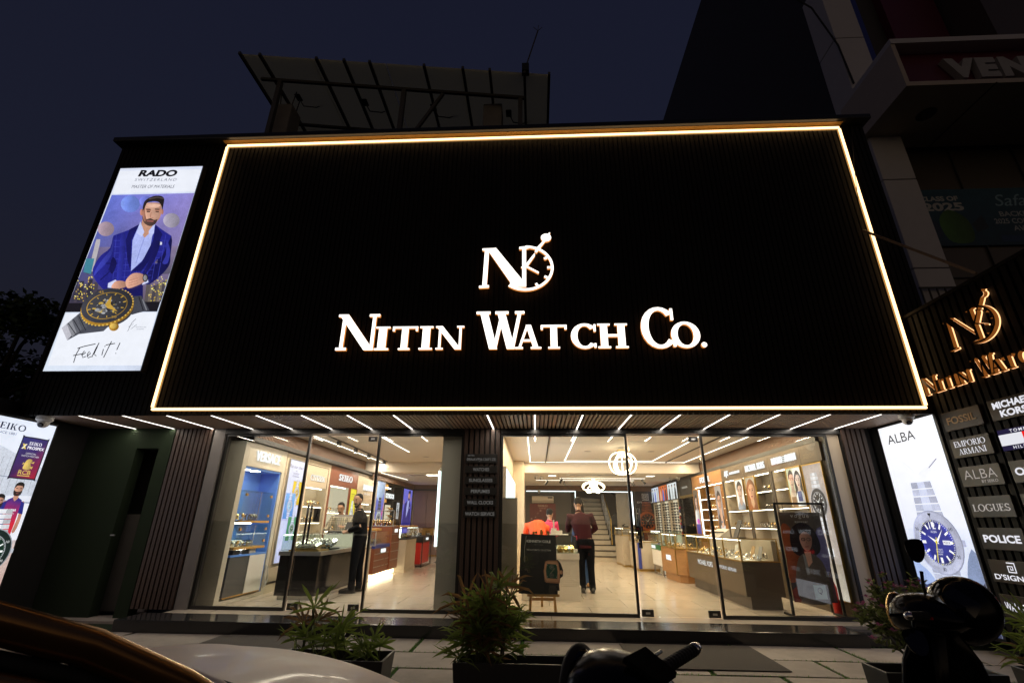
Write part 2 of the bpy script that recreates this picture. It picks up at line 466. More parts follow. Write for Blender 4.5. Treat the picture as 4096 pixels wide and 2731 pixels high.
# ------------------------------------------------------------------ own roman capitals (cap height 1)
def _arc(cx, cy, rx, ry, a0, a1, t, s, n=18):
    out = []
    for i in range(n):
        q = []
        for a in (a0 + (a1 - a0) * i / n, a0 + (a1 - a0) * (i + 1) / n):
            c, sn = math.cos(R(a)), math.sin(R(a)); q.append(((cx + rx * c, cy + ry * sn), (cx + (rx - t) * c, cy + (ry - s) * sn)))
        out.append([q[0][0], q[1][0], q[1][1], q[0][1]])
    return out
def _st(x0, y0, x1, y1, w): return [[(x0, y0), (x0 + w, y0), (x1 + w, y1), (x1, y1)]]
def _rc(x0, y0, x1, y1): return [[(x0, y0), (x1, y0), (x1, y1), (x0, y1)]]
def roman(ch, T=0.17, S=0.07, F=0.06, e=0.08):
    """polygons and advance width of one serif capital; T thick stem, S hairline, F serif height, e serif overhang"""
    L = []
    def stem(x, w, b=True, t=True):
        nonlocal L
        L += _rc(x, 0, x + w, 1)
        if b: L += _rc(x - e, 0, x + w + e, F)
        if t: L += _rc(x - e, 1 - F, x + w + e, 1)
    if ch == 'I': stem(e, T); w = T + 2 * e
    elif ch == 'N': 
        stem(e, S, t=False); L += _st(0.62 + e, 0, -0.02, 1, T + .04); stem(0.62 + e + T - S + .03, S, b=False); L += _rc(-.03, 1 - F, .16, 1); w = 0.62 + 2 * e + T + .03
    elif ch == 'T': stem(0.31, T, t=False); L += _rc(0, 1 - F * 1.2, 0.62 + T, 1) + _rc(0, .80, F, 1) + _rc(.62 + T - F, .80, .62 + T, 1); w = 0.62 + T
    elif ch == 'H': stem(e, T); stem(0.52 + e, T); L += _rc(e + T, .46, .52 + e, .46 + S); w = .52 + T + 2 * e
    elif ch == 'W':
        for x in (0.04, 0.46): L += _st(x + .25, 0, x, 1, T) + _st(x + .25 + T - S - .02, 0, x + .25 + .27, 1, S)
        L += _rc(-.04, 1 - F, .3, 1) + _rc(.42, 1 - F, .74, 1) + _rc(.90, 1 - F, 1.13, 1); w = 1.13
    elif ch == 'V': L += _st(.28, 0, 0.03, 1, T) + _st(.28 + T - S - .02, 0, .66, 1, S) + _rc(-.05, 1 - F, .3, 1) + _rc(.54, 1 - F, .82, 1); w = .8
    elif ch == 'A': L += _st(.06, 0, .36, 1, S) + _st(.62, 0, .34, 1, T - .01) + _rc(.16, .3, .68, .3 + S) + _rc(-.04, 0, .24, F) + _rc(.52, 0, .90, F); w = .86
    elif ch == 'C' or ch == 'G':
        L += _arc(.46, .5, .46, .52, 42, 318, T, S) + _rc(.76, .68, .76 + F, .98) 
        if ch == 'G': L += _rc(.70, .05, .70 + T * .8, .45) + _rc(.6, .45 - F, .95, .45)
        else: L += _rc(.76, .02, .76 + F, .2)
        w = .9
    elif ch == 'O': L += _arc(.48, .5, .48, .52, 0, 360, T, S, 28); w = .96
    elif ch == 'S': L += _arc(.31, .73, .29, .29, 20, 262, S * 1.6, S * 1.4) + _arc(.31, .26, .31, .28, -160, 92, S * 1.7, S * 1.4) + _rc(.54, .70, .60, .98) + _rc(0, .02, .06, .3); w = .64
    elif ch == 'E' or ch == 'F' or ch == 'L':
        stem(e, T, b=True, t=True)
        if ch != 'F': L += _rc(e, 0, .66, F) + _rc(.66 - F, 0, .66, .24)
        if ch != 'L': L += _rc(e, 1 - F, .63, 1) + _rc(.63 - F, .76, .63, 1) + _rc(e, .48, .5, .48 + S) + _rc(.5 - F, .38, .5, .66)
        w = .68
    elif ch == 'K': stem(e, T); L += _st(e + T, .42, .60, 1, S) + _st(.56, 0, e + T + .08, .52, T) + _rc(.5, 1 - F, .8, 1) + _rc(.5, 0, .88, F); w = .86
    elif ch == 'M':
        stem(e, S, t=False); L += _st(.36, 0, e - .05, 1, T) + _st(.36 + T - S, 0, .86 - .02, 1, S) ; stem(.86, T, t=False); L += _rc(-.02, 1 - F, .2, 1) + _rc(.84, 1 - F, .86 + T + e, 1); w = .86 + T + e
    elif ch in 'PRBD':
        stem(e, T)
        if ch == 'D': L += _arc(e + .26, .5, .46, .5, -90, 90, T, F) + _rc(e, 0, e + .27, F) + _rc(e, 1 - F, e + .27, 1); w = .82
        else:
            L += _arc(e + .24, .74, .34, .26, -90, 90, T * .9, F) + _rc(e, 1 - F, e + .25, 1) + _rc(e, .48, e + .25, .48 + F); w = .68
            if ch == 'R': L += _st(.58, 0, .30, .5, T) + _rc(.55, 0, .86, F); w = .82
            if ch == 'B': L += _arc(e + .26, .26, .38, .26, -90, 90, T * .9, F) + _rc(e, 0, e + .27, F); w = .74
    elif ch == 'U': L += _rc(e, .35, e + T, 1) + _rc(.62, .35, .62 + S, 1) + _arc(.385 + S / 2, .36, .305 + S / 2, .38, 180, 360, T * .7, S) + _rc(0, 1 - F, .32, 1) + _rc(.52, 1 - F, .78, 1); w = .76
    elif ch == 'Z': L += _rc(0, 0, .68, F) + _rc(.02, 1 - F, .68, 1) + _st(.0, F, .5, 1 - F, T) + _rc(0.02, .78, .02 + F, 1) + _rc(.68 - F, 0, .68, .24); w = .7
    elif ch == '.': L += _arc(.1, .1, .1, .1, 0, 360, .099, .099, 12); w = .2
    else: w = .4
    return L, w

def put_roman(mb, fr, t, u, v, w, h, depth=0.0, off=0.003, T=0.17, S=0.07, gap=0.10, shear=0.0, side=None):
    """serif word centred on (u, v)"""
    gl = [roman(c, T, S) if c != ' ' else ([], .4) for c in t]
    tot = sum(g[1] for g in gl) + gap * (len(gl) - 1)
    k = w / tot; x = 0
    for polys, adv in gl:
        for i, pl in enumerate(polys):
            q = [(u - w / 2 + (x + a + shear * b) * k, v - h / 2 + b * h) for a, b in pl]
            solid2d(mb, fr, q, off, depth + 0.0002 * (i % 9))
        x += adv + gap

def solid2d(mb, fr, q, off, d):
    ar = sum(q[i][0] * q[(i + 1) % len(q)][1] - q[(i + 1) % len(q)][0] * q[i][1] for i in range(len(q)))
    if ar < 0: q = q[::-1]
    if d <= 0.0025: mb.add([fr.p(a, b, off + d) for a, b in q], [tuple(range(len(q)))])
    else:
        n = len(q)
        mb.add([fr.p(a, b, off) for a, b in q] + [fr.p(a, b, off + d) for a, b in q],
               [tuple(range(n, 2 * n))] + [(i, (i + 1) % n, n + (i + 1) % n, n + i) for i in range(n)])

# ------------------------------------------------------------------ printed artwork
def smooth2d(pts, n=4):
    out = []; k = len(pts)
    for i in range(k):
        p0, p1, p2, p3 = pts[i - 1], pts[i], pts[(i + 1) % k], pts[(i + 2) % k]
        for j in range(n):
            t = j / n
            out.append(tuple(0.5 * (2 * p1[a] + (p2[a] - p0[a]) * t + (2 * p0[a] - 5 * p1[a] + 4 * p2[a] - p3[a]) * t * t + (3 * p1[a] - p0[a] - 3 * p2[a] + p3[a]) * t ** 3) for a in (0, 1)))
    return out

class Art:
    """ink shapes on one flat sheet; each shape lies a hair above the one before"""
    def __init__(s, fr, mp=None, step=0.00025): s.fr = fr; s.mp = mp or (lambda a, b: (a, b)); s.mb = MB(); s.mb.c = []; s.k = 0; s.step = step; s.clip = None; s.model = True
    def _lay(s): s.k += 1; return 0.002 + s.k * s.step
    def poly(s, pts, col, sm=0, cols=None):
        if sm: pts = smooth2d(pts, sm)
        if (sm or len(pts) > 16) and cols is None and s.model:
            xa = [p[0] for p in pts]; ya = [p[1] for p in pts]; x0, dx = min(xa), max(max(xa) - min(xa), 1e-6); y0, dy = min(ya), max(max(ya) - min(ya), 1e-6)
            cols = [tuple(min(255, c * (1.14 - .34 * (p[0] - x0) / dx - .10 * abs((p[1] - y0) / dy - .5))) for c in col) for p in pts]
        q = [s.mp(*p) for p in pts]; w = s._lay()
        if s.clip: q = [(min(max(a, s.clip[0]), s.clip[2]), min(max(b, s.clip[1]), s.clip[3])) for a, b in q]
        ar = sum(q[i][0] * q[(i + 1) % len(q)][1] - q[(i + 1) % len(q)][0] * q[i][1] for i in range(len(q)))
        if ar < 0: q = q[::-1]; cols = cols[::-1] if cols else None
        s.mb.add([s.fr.p(a, b, w) for a, b in q], [tuple(range(len(q)))])
        s.mb.c += [lin(c) for c in cols] if cols else [lin(col)] * len(q)
        return s
    def rect(s, x0, y0, x1, y1, col, col2=None):
        """col at y0, col2 at y1"""
        c2 = col2 or col
        return s.poly([(x0, y0), (x1, y0), (x1, y1), (x0, y1)], None, cols=[col, col, c2, c2])
    def ell(s, cx, cy, rx, ry, col, rot=0, n=24, col2=None):
        c, sn = math.cos(R(rot)), math.sin(R(rot))
        P = [(cx + rx * math.cos(2 * math.pi * i / n) * c - ry * math.sin(2 * math.pi * i / n) * sn, cy + rx * math.cos(2 * math.pi * i / n) * sn + ry * math.sin(2 * math.pi * i / n) * c) for i in range(n)]
        if col2:
            cs = [tuple(col[k] + (col2[k] - col[k]) * (0.5 - 0.5 * math.sin(2 * math.pi * i / n)) for k in range(3)) for i in range(n)]
            return s.poly(P, None, cols=cs)
        return s.poly(P, col)
    def line(s, pts, w, col):
        P = [V((p[0], p[1], 0)) for p in pts]; Lf = []; Rt = []
        for i, p in enumerate(P):
            d = (P[min(i + 1, len(P) - 1)] - P[max(i - 1, 0)]); d = d.normalized() if d.length > 1e-9 else V((1, 0, 0)); q = V((-d.y, d.x, 0)) * w / 2
            Lf.append((p.x + q.x, p.y + q.y)); Rt.append((p.x - q.x, p.y - q.y))
        lay = s.k
        for i in range(len(P) - 1):
            s.k = lay; s.poly([Lf[i], Lf[i + 1], Rt[i + 1], Rt[i]], col)
        return s
    def text(s, t, x, y, w, h, col, roman_=False, xf=None, **k):
        mb = MB(); fr = Fr((0, 0, 0), (1, 0, 0), (0, 1, 0))
        if roman_: put_roman(mb, fr, t, 0, 0, w, h, off=0, **k)
        else: put_text(mb, fr, t, 0, 0, w, h, off=0, **k)
        wl_ = s._lay(); sg = -1 if (s.mp(0, 1)[1] - s.mp(0, 0)[1]) < 0 else 1
        vs = []
        for p in mb.v:
            a, b = p.x, p.y * sg
            if xf: a, b = xf(a, b)
            q = s.mp(x + a, y + b); vs.append(s.fr.p(q[0], q[1], wl_ + (p.z if roman_ else 0)))
        s.mb.add(vs, mb.f); s.mb.c += [lin(col)] * len(vs)
        return s
    def watch(s, cx, cy, r, dial=(30, 30, 60), ring=(200, 205, 215), strap=(205, 208, 215), mark=(240, 240, 240), hand=(245, 245, 245), sq=1.0, band=1.6, sub=0, edge=(150, 155, 165), inner=None, rot=0, wdt=.62):
        c, sn = math.cos(R(rot)), math.sin(R(rot))
        def P(a, b): a *= sq; return (cx + r * (a * c - b * sn), cy + r * (a * sn + b * c))
        k = 5
        for sg in (1, -1):
            for i in range(k):
                y0 = .8 + (band - .3) * i / k; y1 = .8 + (band - .3) * (i + .86) / k; w = wdt * (1 - .25 * i / k)
                sh = 0.9 + 0.1 * (i % 2)
                s.poly([P(-w, sg * y0), P(w, sg * y0), P(w * .97, sg * y1), P(-w * .97, sg * y1)], tuple(int(q * sh) for q in strap))
                s.poly([P(-w * .35, sg * y0), P(w * .35, sg * y0), P(w * .34, sg * y1), P(-w * .34, sg * y1)], tuple(min(255, int(q * 1.08)) for q in strap))
        s.poly([P(1.0, .12), P(1.2, .1), P(1.2, -.1), P(1.0, -.12)], edge)
        def E(q, col, col2=None):
            pts = [P(q * math.cos(2 * math.pi * i / 32), q * math.sin(2 * math.pi * i / 32)) for i in range(32)]
            if col2: s.poly(pts, None, cols=[tuple(col[k] + (col2[k] - col[k]) * (0.5 + 0.5 * math.cos(2 * (2 * math.pi * i / 32) - 1)) for k in range(3)) for i in range(32)])
            else: s.poly(pts, col)
        E(1.08, edge); E(1.03, ring, tuple(int(q * .8) for q in ring)); E(.78, edge); E(.75, dial, inner)
        for i in range(12):
            t = math.radians(30 * i); w = .035 if i % 3 else .05
            a0, a1 = .50, .68
            d = (math.sin(t), math.cos(t)); n_ = (d[1], -d[0])
            s.poly([P(d[0] * a0 + n_[0] * w, d[1] * a0 + n_[1] * w), P(d[0] * a1 + n_[0] * w, d[1] * a1 + n_[1] * w), P(d[0] * a1 - n_[0] * w, d[1] * a1 - n_[1] * w), P(d[0] * a0 - n_[0] * w, d[1] * a0 - n_[1] * w)], mark)
        for i in range(60):
            t = math.radians(6 * i); d = (math.sin(t), math.cos(t)); n_ = (d[1] * .01, -d[0] * .01); kk = s.k
            s.poly([P(d[0] * .7 + n_[0], d[1] * .7 + n_[1]), P(d[0] * .74 + n_[0], d[1] * .74 + n_[1]), P(d[0] * .74 - n_[0], d[1] * .74 - n_[1]), P(d[0] * .7 - n_[0], d[1] * .7 - n_[1])], mark); s.k = kk
        for j in range(sub):
            t = R(90 + 120 * j); x, y = .38 * math.cos(t), .38 * math.sin(t)
            s.poly([P(x + .2 * math.cos(2 * math.pi * i / 16), y + .2 * math.sin(2 * math.pi * i / 16)) for i in range(16)], ring)
            s.poly([P(x + .17 * math.cos(2 * math.pi * i / 16), y + .17 * math.sin(2 * math.pi * i / 16)) for i in range(16)], tuple(int(q * .7) for q in dial))
        for ang, ln, w in ((-58, .42, .05), (42, .6, .045)):
            t = R(ang); d = (math.sin(t), math.cos(t)); n_ = (d[1] * w, -d[0] * w)
            s.poly([P(n_[0], n_[1]), P(d[0] * ln, d[1] * ln), P(-n_[0], -n_[1]), P(-d[0] * .1, -d[1] * .1)], hand)
        return s
    def build(s, name, mat, parent=None, **k): return s.mb.build(name, mat, parent, **k)
# =================================================================== THE SETTING
FL = 0.14          # shop floor
def brickmat(name, c1, c2, cm, bw, bh, mort, rough, off=0.5, shift=(0, 0, 0), var=0.15):
    m = bpy.data.materials.new(name); m.use_nodes = True
    n, l = m.node_tree.nodes, m.node_tree.links; b = n["Principled BSDF"]
    tc = n.new("ShaderNodeTexCoord"); mp = n.new("ShaderNodeMapping"); mp.inputs["Location"].default_value = shift
    br = n.new("ShaderNodeTexBrick"); br.offset = off; br.squash = 1
    br.inputs["Color1"].default_value = (*c1, 1); br.inputs["Color2"].default_value = (*c2, 1); br.inputs["Mortar"].default_value = (*cm, 1)
    br.inputs["Scale"].default_value = 1; br.inputs["Mortar Size"].default_value = mort; br.inputs["Brick Width"].default_value = bw; br.inputs["Row Height"].default_value = bh
    nz = n.new("ShaderNodeTexNoise"); nz.inputs["Scale"].default_value = 3; nz.inputs["Detail"].default_value = 7
    mx = n.new("ShaderNodeMix"); mx.data_type = 'RGBA'; mx.blend_type = 'MULTIPLY'; mx.inputs[0].default_value = 1.0
    rp = n.new("ShaderNodeMapRange"); rp.inputs[1].default_value = .3; rp.inputs[2].default_value = .7; rp.inputs[3].default_value = 1 - var; rp.inputs[4].default_value = 1 + var
    l.new(tc.outputs["Object"], mp.inputs[0]); l.new(mp.outputs[0], br.inputs[0]); l.new(mp.outputs[0], nz.inputs[0]); l.new(nz.outputs[0], rp.inputs[0])
    l.new(br.outputs["Color"], mx.inputs[6]); l.new(rp.outputs[0], mx.inputs[7]); l.new(mx.outputs[2], b.inputs["Base Color"])
    b.inputs["Roughness"].default_value = rough
    M[name] = m
brickmat("floor_tile", (0.60, 0.52, 0.42), (0.57, 0.495, 0.40), (0.30, 0.25, 0.19), 1.2, 0.8, 0.006, 0.16, 0.5, var=.05)
pbr("slab_stone", (0.33, 0.285, 0.25), 0.75, var=0.16, scale=2.2, bump=0.12, bscale=90)

tag(MB().box((-400, -400, -0.16), (400, 400, -0.12)).build("ground", "asphalt", origin=(0, 0, -0.12)), kind="structure")
# pavement: turf bed, stone slabs 1.24 x 0.6 m with 5 cm grass joints
tag(MB().box((-9, 2.9, -0.119), (9, 7.6, -0.012)).build("pavement_bed", "turf", origin=(0, 0, 0)), kind="structure")
tag(MB().box((-9, 2.72, -0.119), (9, 2.896, 0.004)).build("kerb", "concrete", origin=(0, 2.8, 0), bevel=.01), kind="structure")
sl = MB()
rows = [(6.065, 6.70, -1.42), (5.465, 6.035, 0.47), (4.865, 5.435, 2.33), (4.265, 4.835, 1.02), (3.665, 4.235, 0.40), (2.93, 3.635, 1.7)]
joints = []
for y0, y1, x0 in rows:
    k0 = int((-9 - x0) / 1.24)
    for k in range(k0, k0 + 16):
        a = x0 + 1.24 * k + 0.024; b = x0 + 1.24 * (k + 1) - 0.024
        if a < -8.9 or b > 8.9: continue
        dz = random.uniform(-0.003, 0.003)
        sl.box((a, y0, -0.03), (b, y1, dz)); joints.append(((b + .024, y0), (b + .024, y1)))
    joints.append(((-8.5, y0 - .015), (8.5, y0 - .015)))
sm_ = M["slab_stone"]; n_, l_ = sm_.node_tree.nodes, sm_.node_tree.links
gi = n_.new("ShaderNodeNewGeometry"); mr = n_.new("ShaderNodeMapRange"); mr.inputs[3].default_value = .74; mr.inputs[4].default_value = 1.12; l_.new(gi.outputs["Random Per Island"], mr.inputs[0])
st_ = n_.new("ShaderNodeTexNoise"); st_.inputs["Scale"].default_value = .9; st_.inputs["Detail"].default_value = 9; st_.inputs["Roughness"].default_value = .72
tc_ = n_.new("ShaderNodeTexCoord"); l_.new(tc_.outputs["Object"], st_.inputs["Vector"]); sr = n_.new("ShaderNodeMapRange"); sr.inputs[1].default_value = .35; sr.inputs[2].default_value = .6; sr.inputs[3].default_value = .66; sr.inputs[4].default_value = 1.05; l_.new(st_.outputs["Fac"], sr.inputs[0])
mu_ = n_.new("ShaderNodeMath"); mu_.operation = 'MULTIPLY'; l_.new(mr.outputs[0], mu_.inputs[0]); l_.new(sr.outputs[0], mu_.inputs[1])
mx_ = n_.new("ShaderNodeMix"); mx_.data_type = 'RGBA'; mx_.blend_type = 'MULTIPLY'; mx_.inputs[0].default_value = 1
bs_ = n_["Principled BSDF"]; l_.new(bs_.inputs["Base Color"].links[0].from_socket, mx_.inputs[6]); l_.new(mu_.outputs[0], mx_.inputs[7]); l_.new(mx_.outputs[2], bs_.inputs["Base Color"])
tag(sl.build("pavement", "slab_stone", origin=(0, 0, 0), bevel=0.004), kind="structure")
gr = MB()
for (a, b) in joints:
    d = math.hypot(b[0] - a[0], b[1] - a[1]); vert = abs(b[0] - a[0]) < .01
    for i in range(int(d * (150 if vert else 105))):
        t = random.random(); x = a[0] + (b[0] - a[0]) * t; y = a[1] + (b[1] - a[1]) * t
        if x < -3.2 or x > 4.6 or y < 4.4: continue
        w = random.gauss(0, .012); 
        if vert: x += w
        else: y += w
        h = random.uniform(.012, .034); an = random.uniform(0, 6.28); q = V((math.cos(an), math.sin(an), 0)) * .004; ln = V((random.gauss(0, .012), random.gauss(0, .012), h)); p = V((x, y, -.012))
        gr.add([p - q, p + q, p + ln], [(0, 1, 2)])
for i in range(2600):   # turf patch right of the step
    p = V((random.uniform(3.5, 4.9), random.uniform(6.72, 7.35), -.012)); an = random.uniform(0, 6.28); q = V((math.cos(an), math.sin(an), 0)) * .005
    gr.add([p - q, p + q, p + V((random.gauss(0, .012), random.gauss(0, .012), random.uniform(.02, .045)))], [(0, 1, 2)])
tag(gr.build("grass", "grass_blade", origin=(0, 0, 0)), "short artificial grass in the joints between the paving slabs", "grass", kind="stuff")

# ------------------------------------------------------------------- shop building
B = thing("shop_building", "dark two storey watch shop with black slatted upper front over a glazed ground floor", "shop building", (-1, 7.5, 0))
def slats(mb, fr, w, h, pitch, sw, d, along_v=True):
    n = int(w / pitch)
    for i in range(n):
        a = i * pitch + (pitch - sw) / 2
        p0 = fr.p(a, 0, 0); p1 = fr.p(a + sw, h, d)
        mb.box(p0, p1)
    return mb
# fascia
fx0, fx1, fz0, fz1 = -7.30, 5.44, 2.70, 7.52
fas = MB().box((fx0, 6.235, fz0 + .02), (fx1, 6.34, fz1))
fasc = fas.build("fascia", "back_board", B)
sb = MB(); slats(sb, Fr((fx0, 6.235, fz0), (1, 0, 0)), fx1 - fx0, fz1 - fz0, 0.0745, 0.056, 0.022)
sb.build("slat_cladding", "black_slat", fasc)
MB().box((fx0 - .05, 6.06, fz1), (fx1 + .05, 7.6, fz1 + .085)).build("coping", "black_metal", fasc, bevel=.01)
MB().box((-5.4, 6.125, fz1 - .006), (5.08, 6.232, fz1 - .001)).build("coping_glow_plate", "gold_wood", fasc)  # gold plate added over the strip, colours in its light on the coping
for x_ in (fx0, fx1 - .1): MB().box((x_, 6.34, fz0 + .1), (x_ + .1, 7.9, fz1)).build("return_wall", "back_board", fasc)
# canopy soffit
sf = MB().box((fx0, 6.28, 2.79), (fx1, 7.62, 2.86)); sof = sf.build("canopy_soffit", "back_board", B)
n = int((fx1 - fx0) / 0.062)
ss = MB()
for i in range(n): ss.box((fx0 + i * .062, 6.275, 2.74), (fx0 + i * .062 + .042, 7.56, 2.785))
ss.build("slat_cladding", "soffit_slat", sof)
# shell
MB().box((-5.35, 7.7, -.1), (-5.2, 19.1, 4.2)).box((4.78, 7.7, -.1), (4.93, 22, 4.2)).box((-5.35, 19.0, -.1), (-0.4, 19.15, 4.2)).build("outer_wall", "cream_paint", B)
MB().box((-7.2, 7.62, 4.0), (5.3, 22, 4.2)).build("roof_slab", "concrete", B)
MB().box((-5.2, 7.19, -.05), (4.78, 22, FL)).build("floor", "floor_tile", B, bevel=0)
stp = MB().box((-5.46, 6.68, -.012), (3.95, 7.185, FL)).build("entrance_step", "granite", B, bevel=.008)
MB().box((3.955, 6.74, -.012), (5.05, 7.185, FL - .035)).build("side_step", "granite", B, bevel=.008)
MB().box((-7.3, 7.2, -.012), (-5.465, 7.62, .02)).build("threshold", "slab_stone", B)
# pillars
def pillar(x0, x1, y, pitch, label=None):
    p = MB().box((x0, y + .03, FL), (x1, y + .3, 2.78)).build("pillar", "back_board", B)
    m = MB(); slats(m, Fr((x0, y + .03, FL), (1, 0, 0)), x1 - x0, 2.6, pitch, pitch * .68, .028)
    m.build("slat_cladding", "brown_slat", p)
pillar(-5.88, -5.23, 7.42, .071); pillar(-1.13, -.545, 7.42, .0835); pillar(4.66, 5.10, 7.42, .074)
MB().box((-5.228, 7.44, FL), (-5.05, 7.72, 2.78)).build("jamb", "jamb_grey", B)
MB().box((4.475, 7.5, FL), (4.655, 7.72, 2.78)).build("jamb", "cream_paint", B)
MB().box((-5.05, 7.44, 2.66), (-1.132, 7.62, 2.78)).box((-.543, 7.44, 2.66), (4.655, 7.62, 2.78)).build("lintel", "black_metal", B)
MB().box((-5.05, 7.62, 2.70), (4.75, 7.9, 4.0)).build("header_wall", "ceiling_white", B)
# ceilings
ce = MB().box((-5.2, 7.62, 2.95), (4.78, 13.75, 3.05)).box((-5.2, 13.75, 2.66), (4.78, 19.0, 3.05)).build("ceiling", "ceiling_white", B)
MB().box((-1.50, 7.66, FL), (-1.14, 7.98, 2.95)).build("column", "column_grey", B)
MB().box((-1.46, 8.0, FL), (-.62, 14.2, 2.94)).build("partition_wall", "cream_paint", B)
MB().box((-.62, 7.92, .42), (-.30, 8.1, 1.72)).build("side_screen", "cream_stone", B)
MB().box((-.62, 13.4, FL), (-.32, 14.0, 2.94)).build("pilaster", "cream_paint", B)
# slat band above the displays, black shadow gap
wb = MB(); wc = MB(); slats(wb, Fr((-4.92, 7.7, 2.665), (0, 1, 0)), 6.05, .285, .05, .032, .03)
slats(wc, Fr((4.60, 13.75, 2.665), (0, -1, 0)), 6.05, .285, .05, .032, .03)
for x_, x2_ in ((-5.19, -4.93), (4.61, 4.77)): MB().box((x_, 7.7, 2.66), (x2_, 13.74, 2.949)).build("bulkhead", "dark_grey", B)
wb.build("timber_band", "warm_slat", B); wc.build("timber_band", "warm_slat", B)
w2 = MB(); slats(w2, Fr((-.3, 18.74, 2.47), (1, 0, 0)), 4.6, .185, .07, .05, .03); w2.box((-.36, 18.72, 2.47), (4.5, 18.755, 2.66))
w3 = MB(); w4 = MB(); w5 = MB()
slats(w3, Fr((-4.70, 13.8, 2.5), (0, 1, 0)), 4.9, .155, .05, .035, .02); slats(w4, Fr((4.55, 18.8, 2.60), (0, -1, 0)), 5, .06, .05, .035, .02)
w5.box((-4.7, 18.70, 2.502), (-1.5, 18.73, 2.66))
for w_ in (w2, w3, w4, w5): w_.build("timber_band", "warm_slat", B)
for a_, b_ in (((-4.92, 7.7, 2.585), (-4.7, 18.655, 2.66)), ((4.42, 7.7, 2.585), (4.6, 18.655, 2.66)), ((-4.7, 18.66, 2.44), (-1.46, 18.72, 2.5))): MB().box(a_, b_).build("shadow_gap", "black_metal", B)
# back walls: plum cupboards left, charcoal wall right, stair opening
pp = MB()
for i in range(6): pp.box((-4.68 + i * .5, 18.82, 1.12), (-4.19 + i * .5, 18.9, 2.44)); 
for i in range(6): pp.box((-4.68 + i * .5, 18.82, .2), (-4.19 + i * .5, 18.9, .86))
pp.build("wall_cupboard", "plum_panel", B)
MB().box((-4.7, 18.9, .14), (-1.46, 19.0, 2.5)).build("alcove_wall", "gold_wood", B)
MB().box((-4.68, 18.55, .80), (-1.5, 18.9, .86)).build("back_counter", "plum_panel", B)
MB().box((-.4, 18.76, FL), (1.32, 18.95, 2.46)).build("charcoal_wall", "charcoal_wall", B)
MB().box((3.72, 18.76, FL), (4.6, 18.95, 2.46)).box((1.32, 18.76, 2.46), (3.72, 18.9, 2.66)).build("charcoal_wall", "charcoal_wall", B)
MB().box((1.2, 21.6, FL), (4.78, 21.75, 4.0)).box((1.0, 18.95, FL), (1.2, 21.6, 4.0)).build("stair_hall_wall", "grey_paint", B)
# side turf wall with narrow door
T = thing("turf_wall", "side wall covered in dark green artificial turf left of the slatted pillar", "wall", (-6.6, 7.5, 0))
MB().box((-7.35, 7.42, .02), (-6.46, 7.6, 2.74)).box((-6.09, 7.42, .02), (-5.885, 7.6, 2.74)).box((-6.46, 7.42, 2.42), (-6.09, 7.6, 2.74)).build("turf_covering", "turf", T)
d = MB().box((-6.7, 7.82, .02), (-5.9, 7.86, 2.42)).build("door", "black_metal", T)
MB().box((-6.66, 7.81, .04), (-5.93, 7.819, 1.42)).build("door_panel", "jamb_grey", d)
MB().tube([(-6.42, 7.40, 1.12), (-6.42, 7.36, 1.12), (-6.36, 7.36, 1.12)], .012).build("handle", "steel", d)
tag(MB().box((-7.5, 4.2, -.11), (-7.36, 9.5, 2.9)).build("boundary_wall", "back_board"), "dark boundary wall behind the tall lit panel with cricketers", "wall")

# ------------------------------------------------------------------- lit border strip
S = thing("light_strip", "glowing amber rectangle of light strip framing the black slatted front", "light strip", (-.15, 6.19, 2.77))
sx0, sx1, sz0, sz1 = -5.32, 5.02, 2.775, 7.435
def strip(a, b):
    a, b = V(a), V(b)
    d = (b - a).normalized(); q = d.cross(V((0, -1, 0)))
    c = MB().bar(a, b, .031, .034, (0, -1, 0)).build("light_tube", "strip_core", S)
    MB().bar(a + q * .0195 + V((0, .012, 0)), b + q * .0195 + V((0, .012, 0)), .007, .02, (0, -1, 0)).bar(a - q * .0195 + V((0, .012, 0)), b - q * .0195 + V((0, .012, 0)), .007, .02, (0, -1, 0)).build("bloom_fringe", "amber_glow", c)  # glowing amber bars beside the tube stand in for its bloom fringe
yy = 6.175
for a, b in (((sx0, yy, sz0), (sx1, yy, sz0)), ((sx0, yy, sz1), (sx1, yy, sz1)), ((sx0, yy, sz0 + .03), (sx0, yy, sz1 - .03)), ((sx1, yy, sz0 + .03), (sx1, yy, sz1 - .03))): strip(a, b)

# ------------------------------------------------------------------- main sign
G = thing("shop_sign", "large white lit serif lettering and clock emblem on the black slatted front", "shop sign", (-.3, 6.16, 3.6))
sfr = Fr((0, 6.19, 0), (1, 0, 0))
hm = homog([(122, 800), (2252, 775), (945, 445), (1370, 80)], [(-2.85, 3.61), (2.36, 3.61), (-.82, 4.55), (.32, 5.65)])
hm = homog([(122, 800), (2222, 778), (780 / 2352 * 2352, 575 + 10), (1840, 578)], [(-2.85, 3.61), (2.29, 3.61), (-1.26, 4.18), (1.37, 4.18)])
dep = .055
LET = [("N", -2.85, -2.24, .555), ("I", -2.275, -2.07, .355), ("T", -2.03, -1.665, .355), ("I", -1.635, -1.445, .355), ("N", -1.405, -1.0, .355),
       ("W", -.83, -.14, .575), ("A", -.27, .095, .36), ("T", .09, .455, .355), ("C", .51, .86, .365), ("H", .885, 1.30, .365), ("C", 1.49, 1.95, .60), ("O", 1.895, 2.29, .375), (".", 2.29, 2.365, .375)]
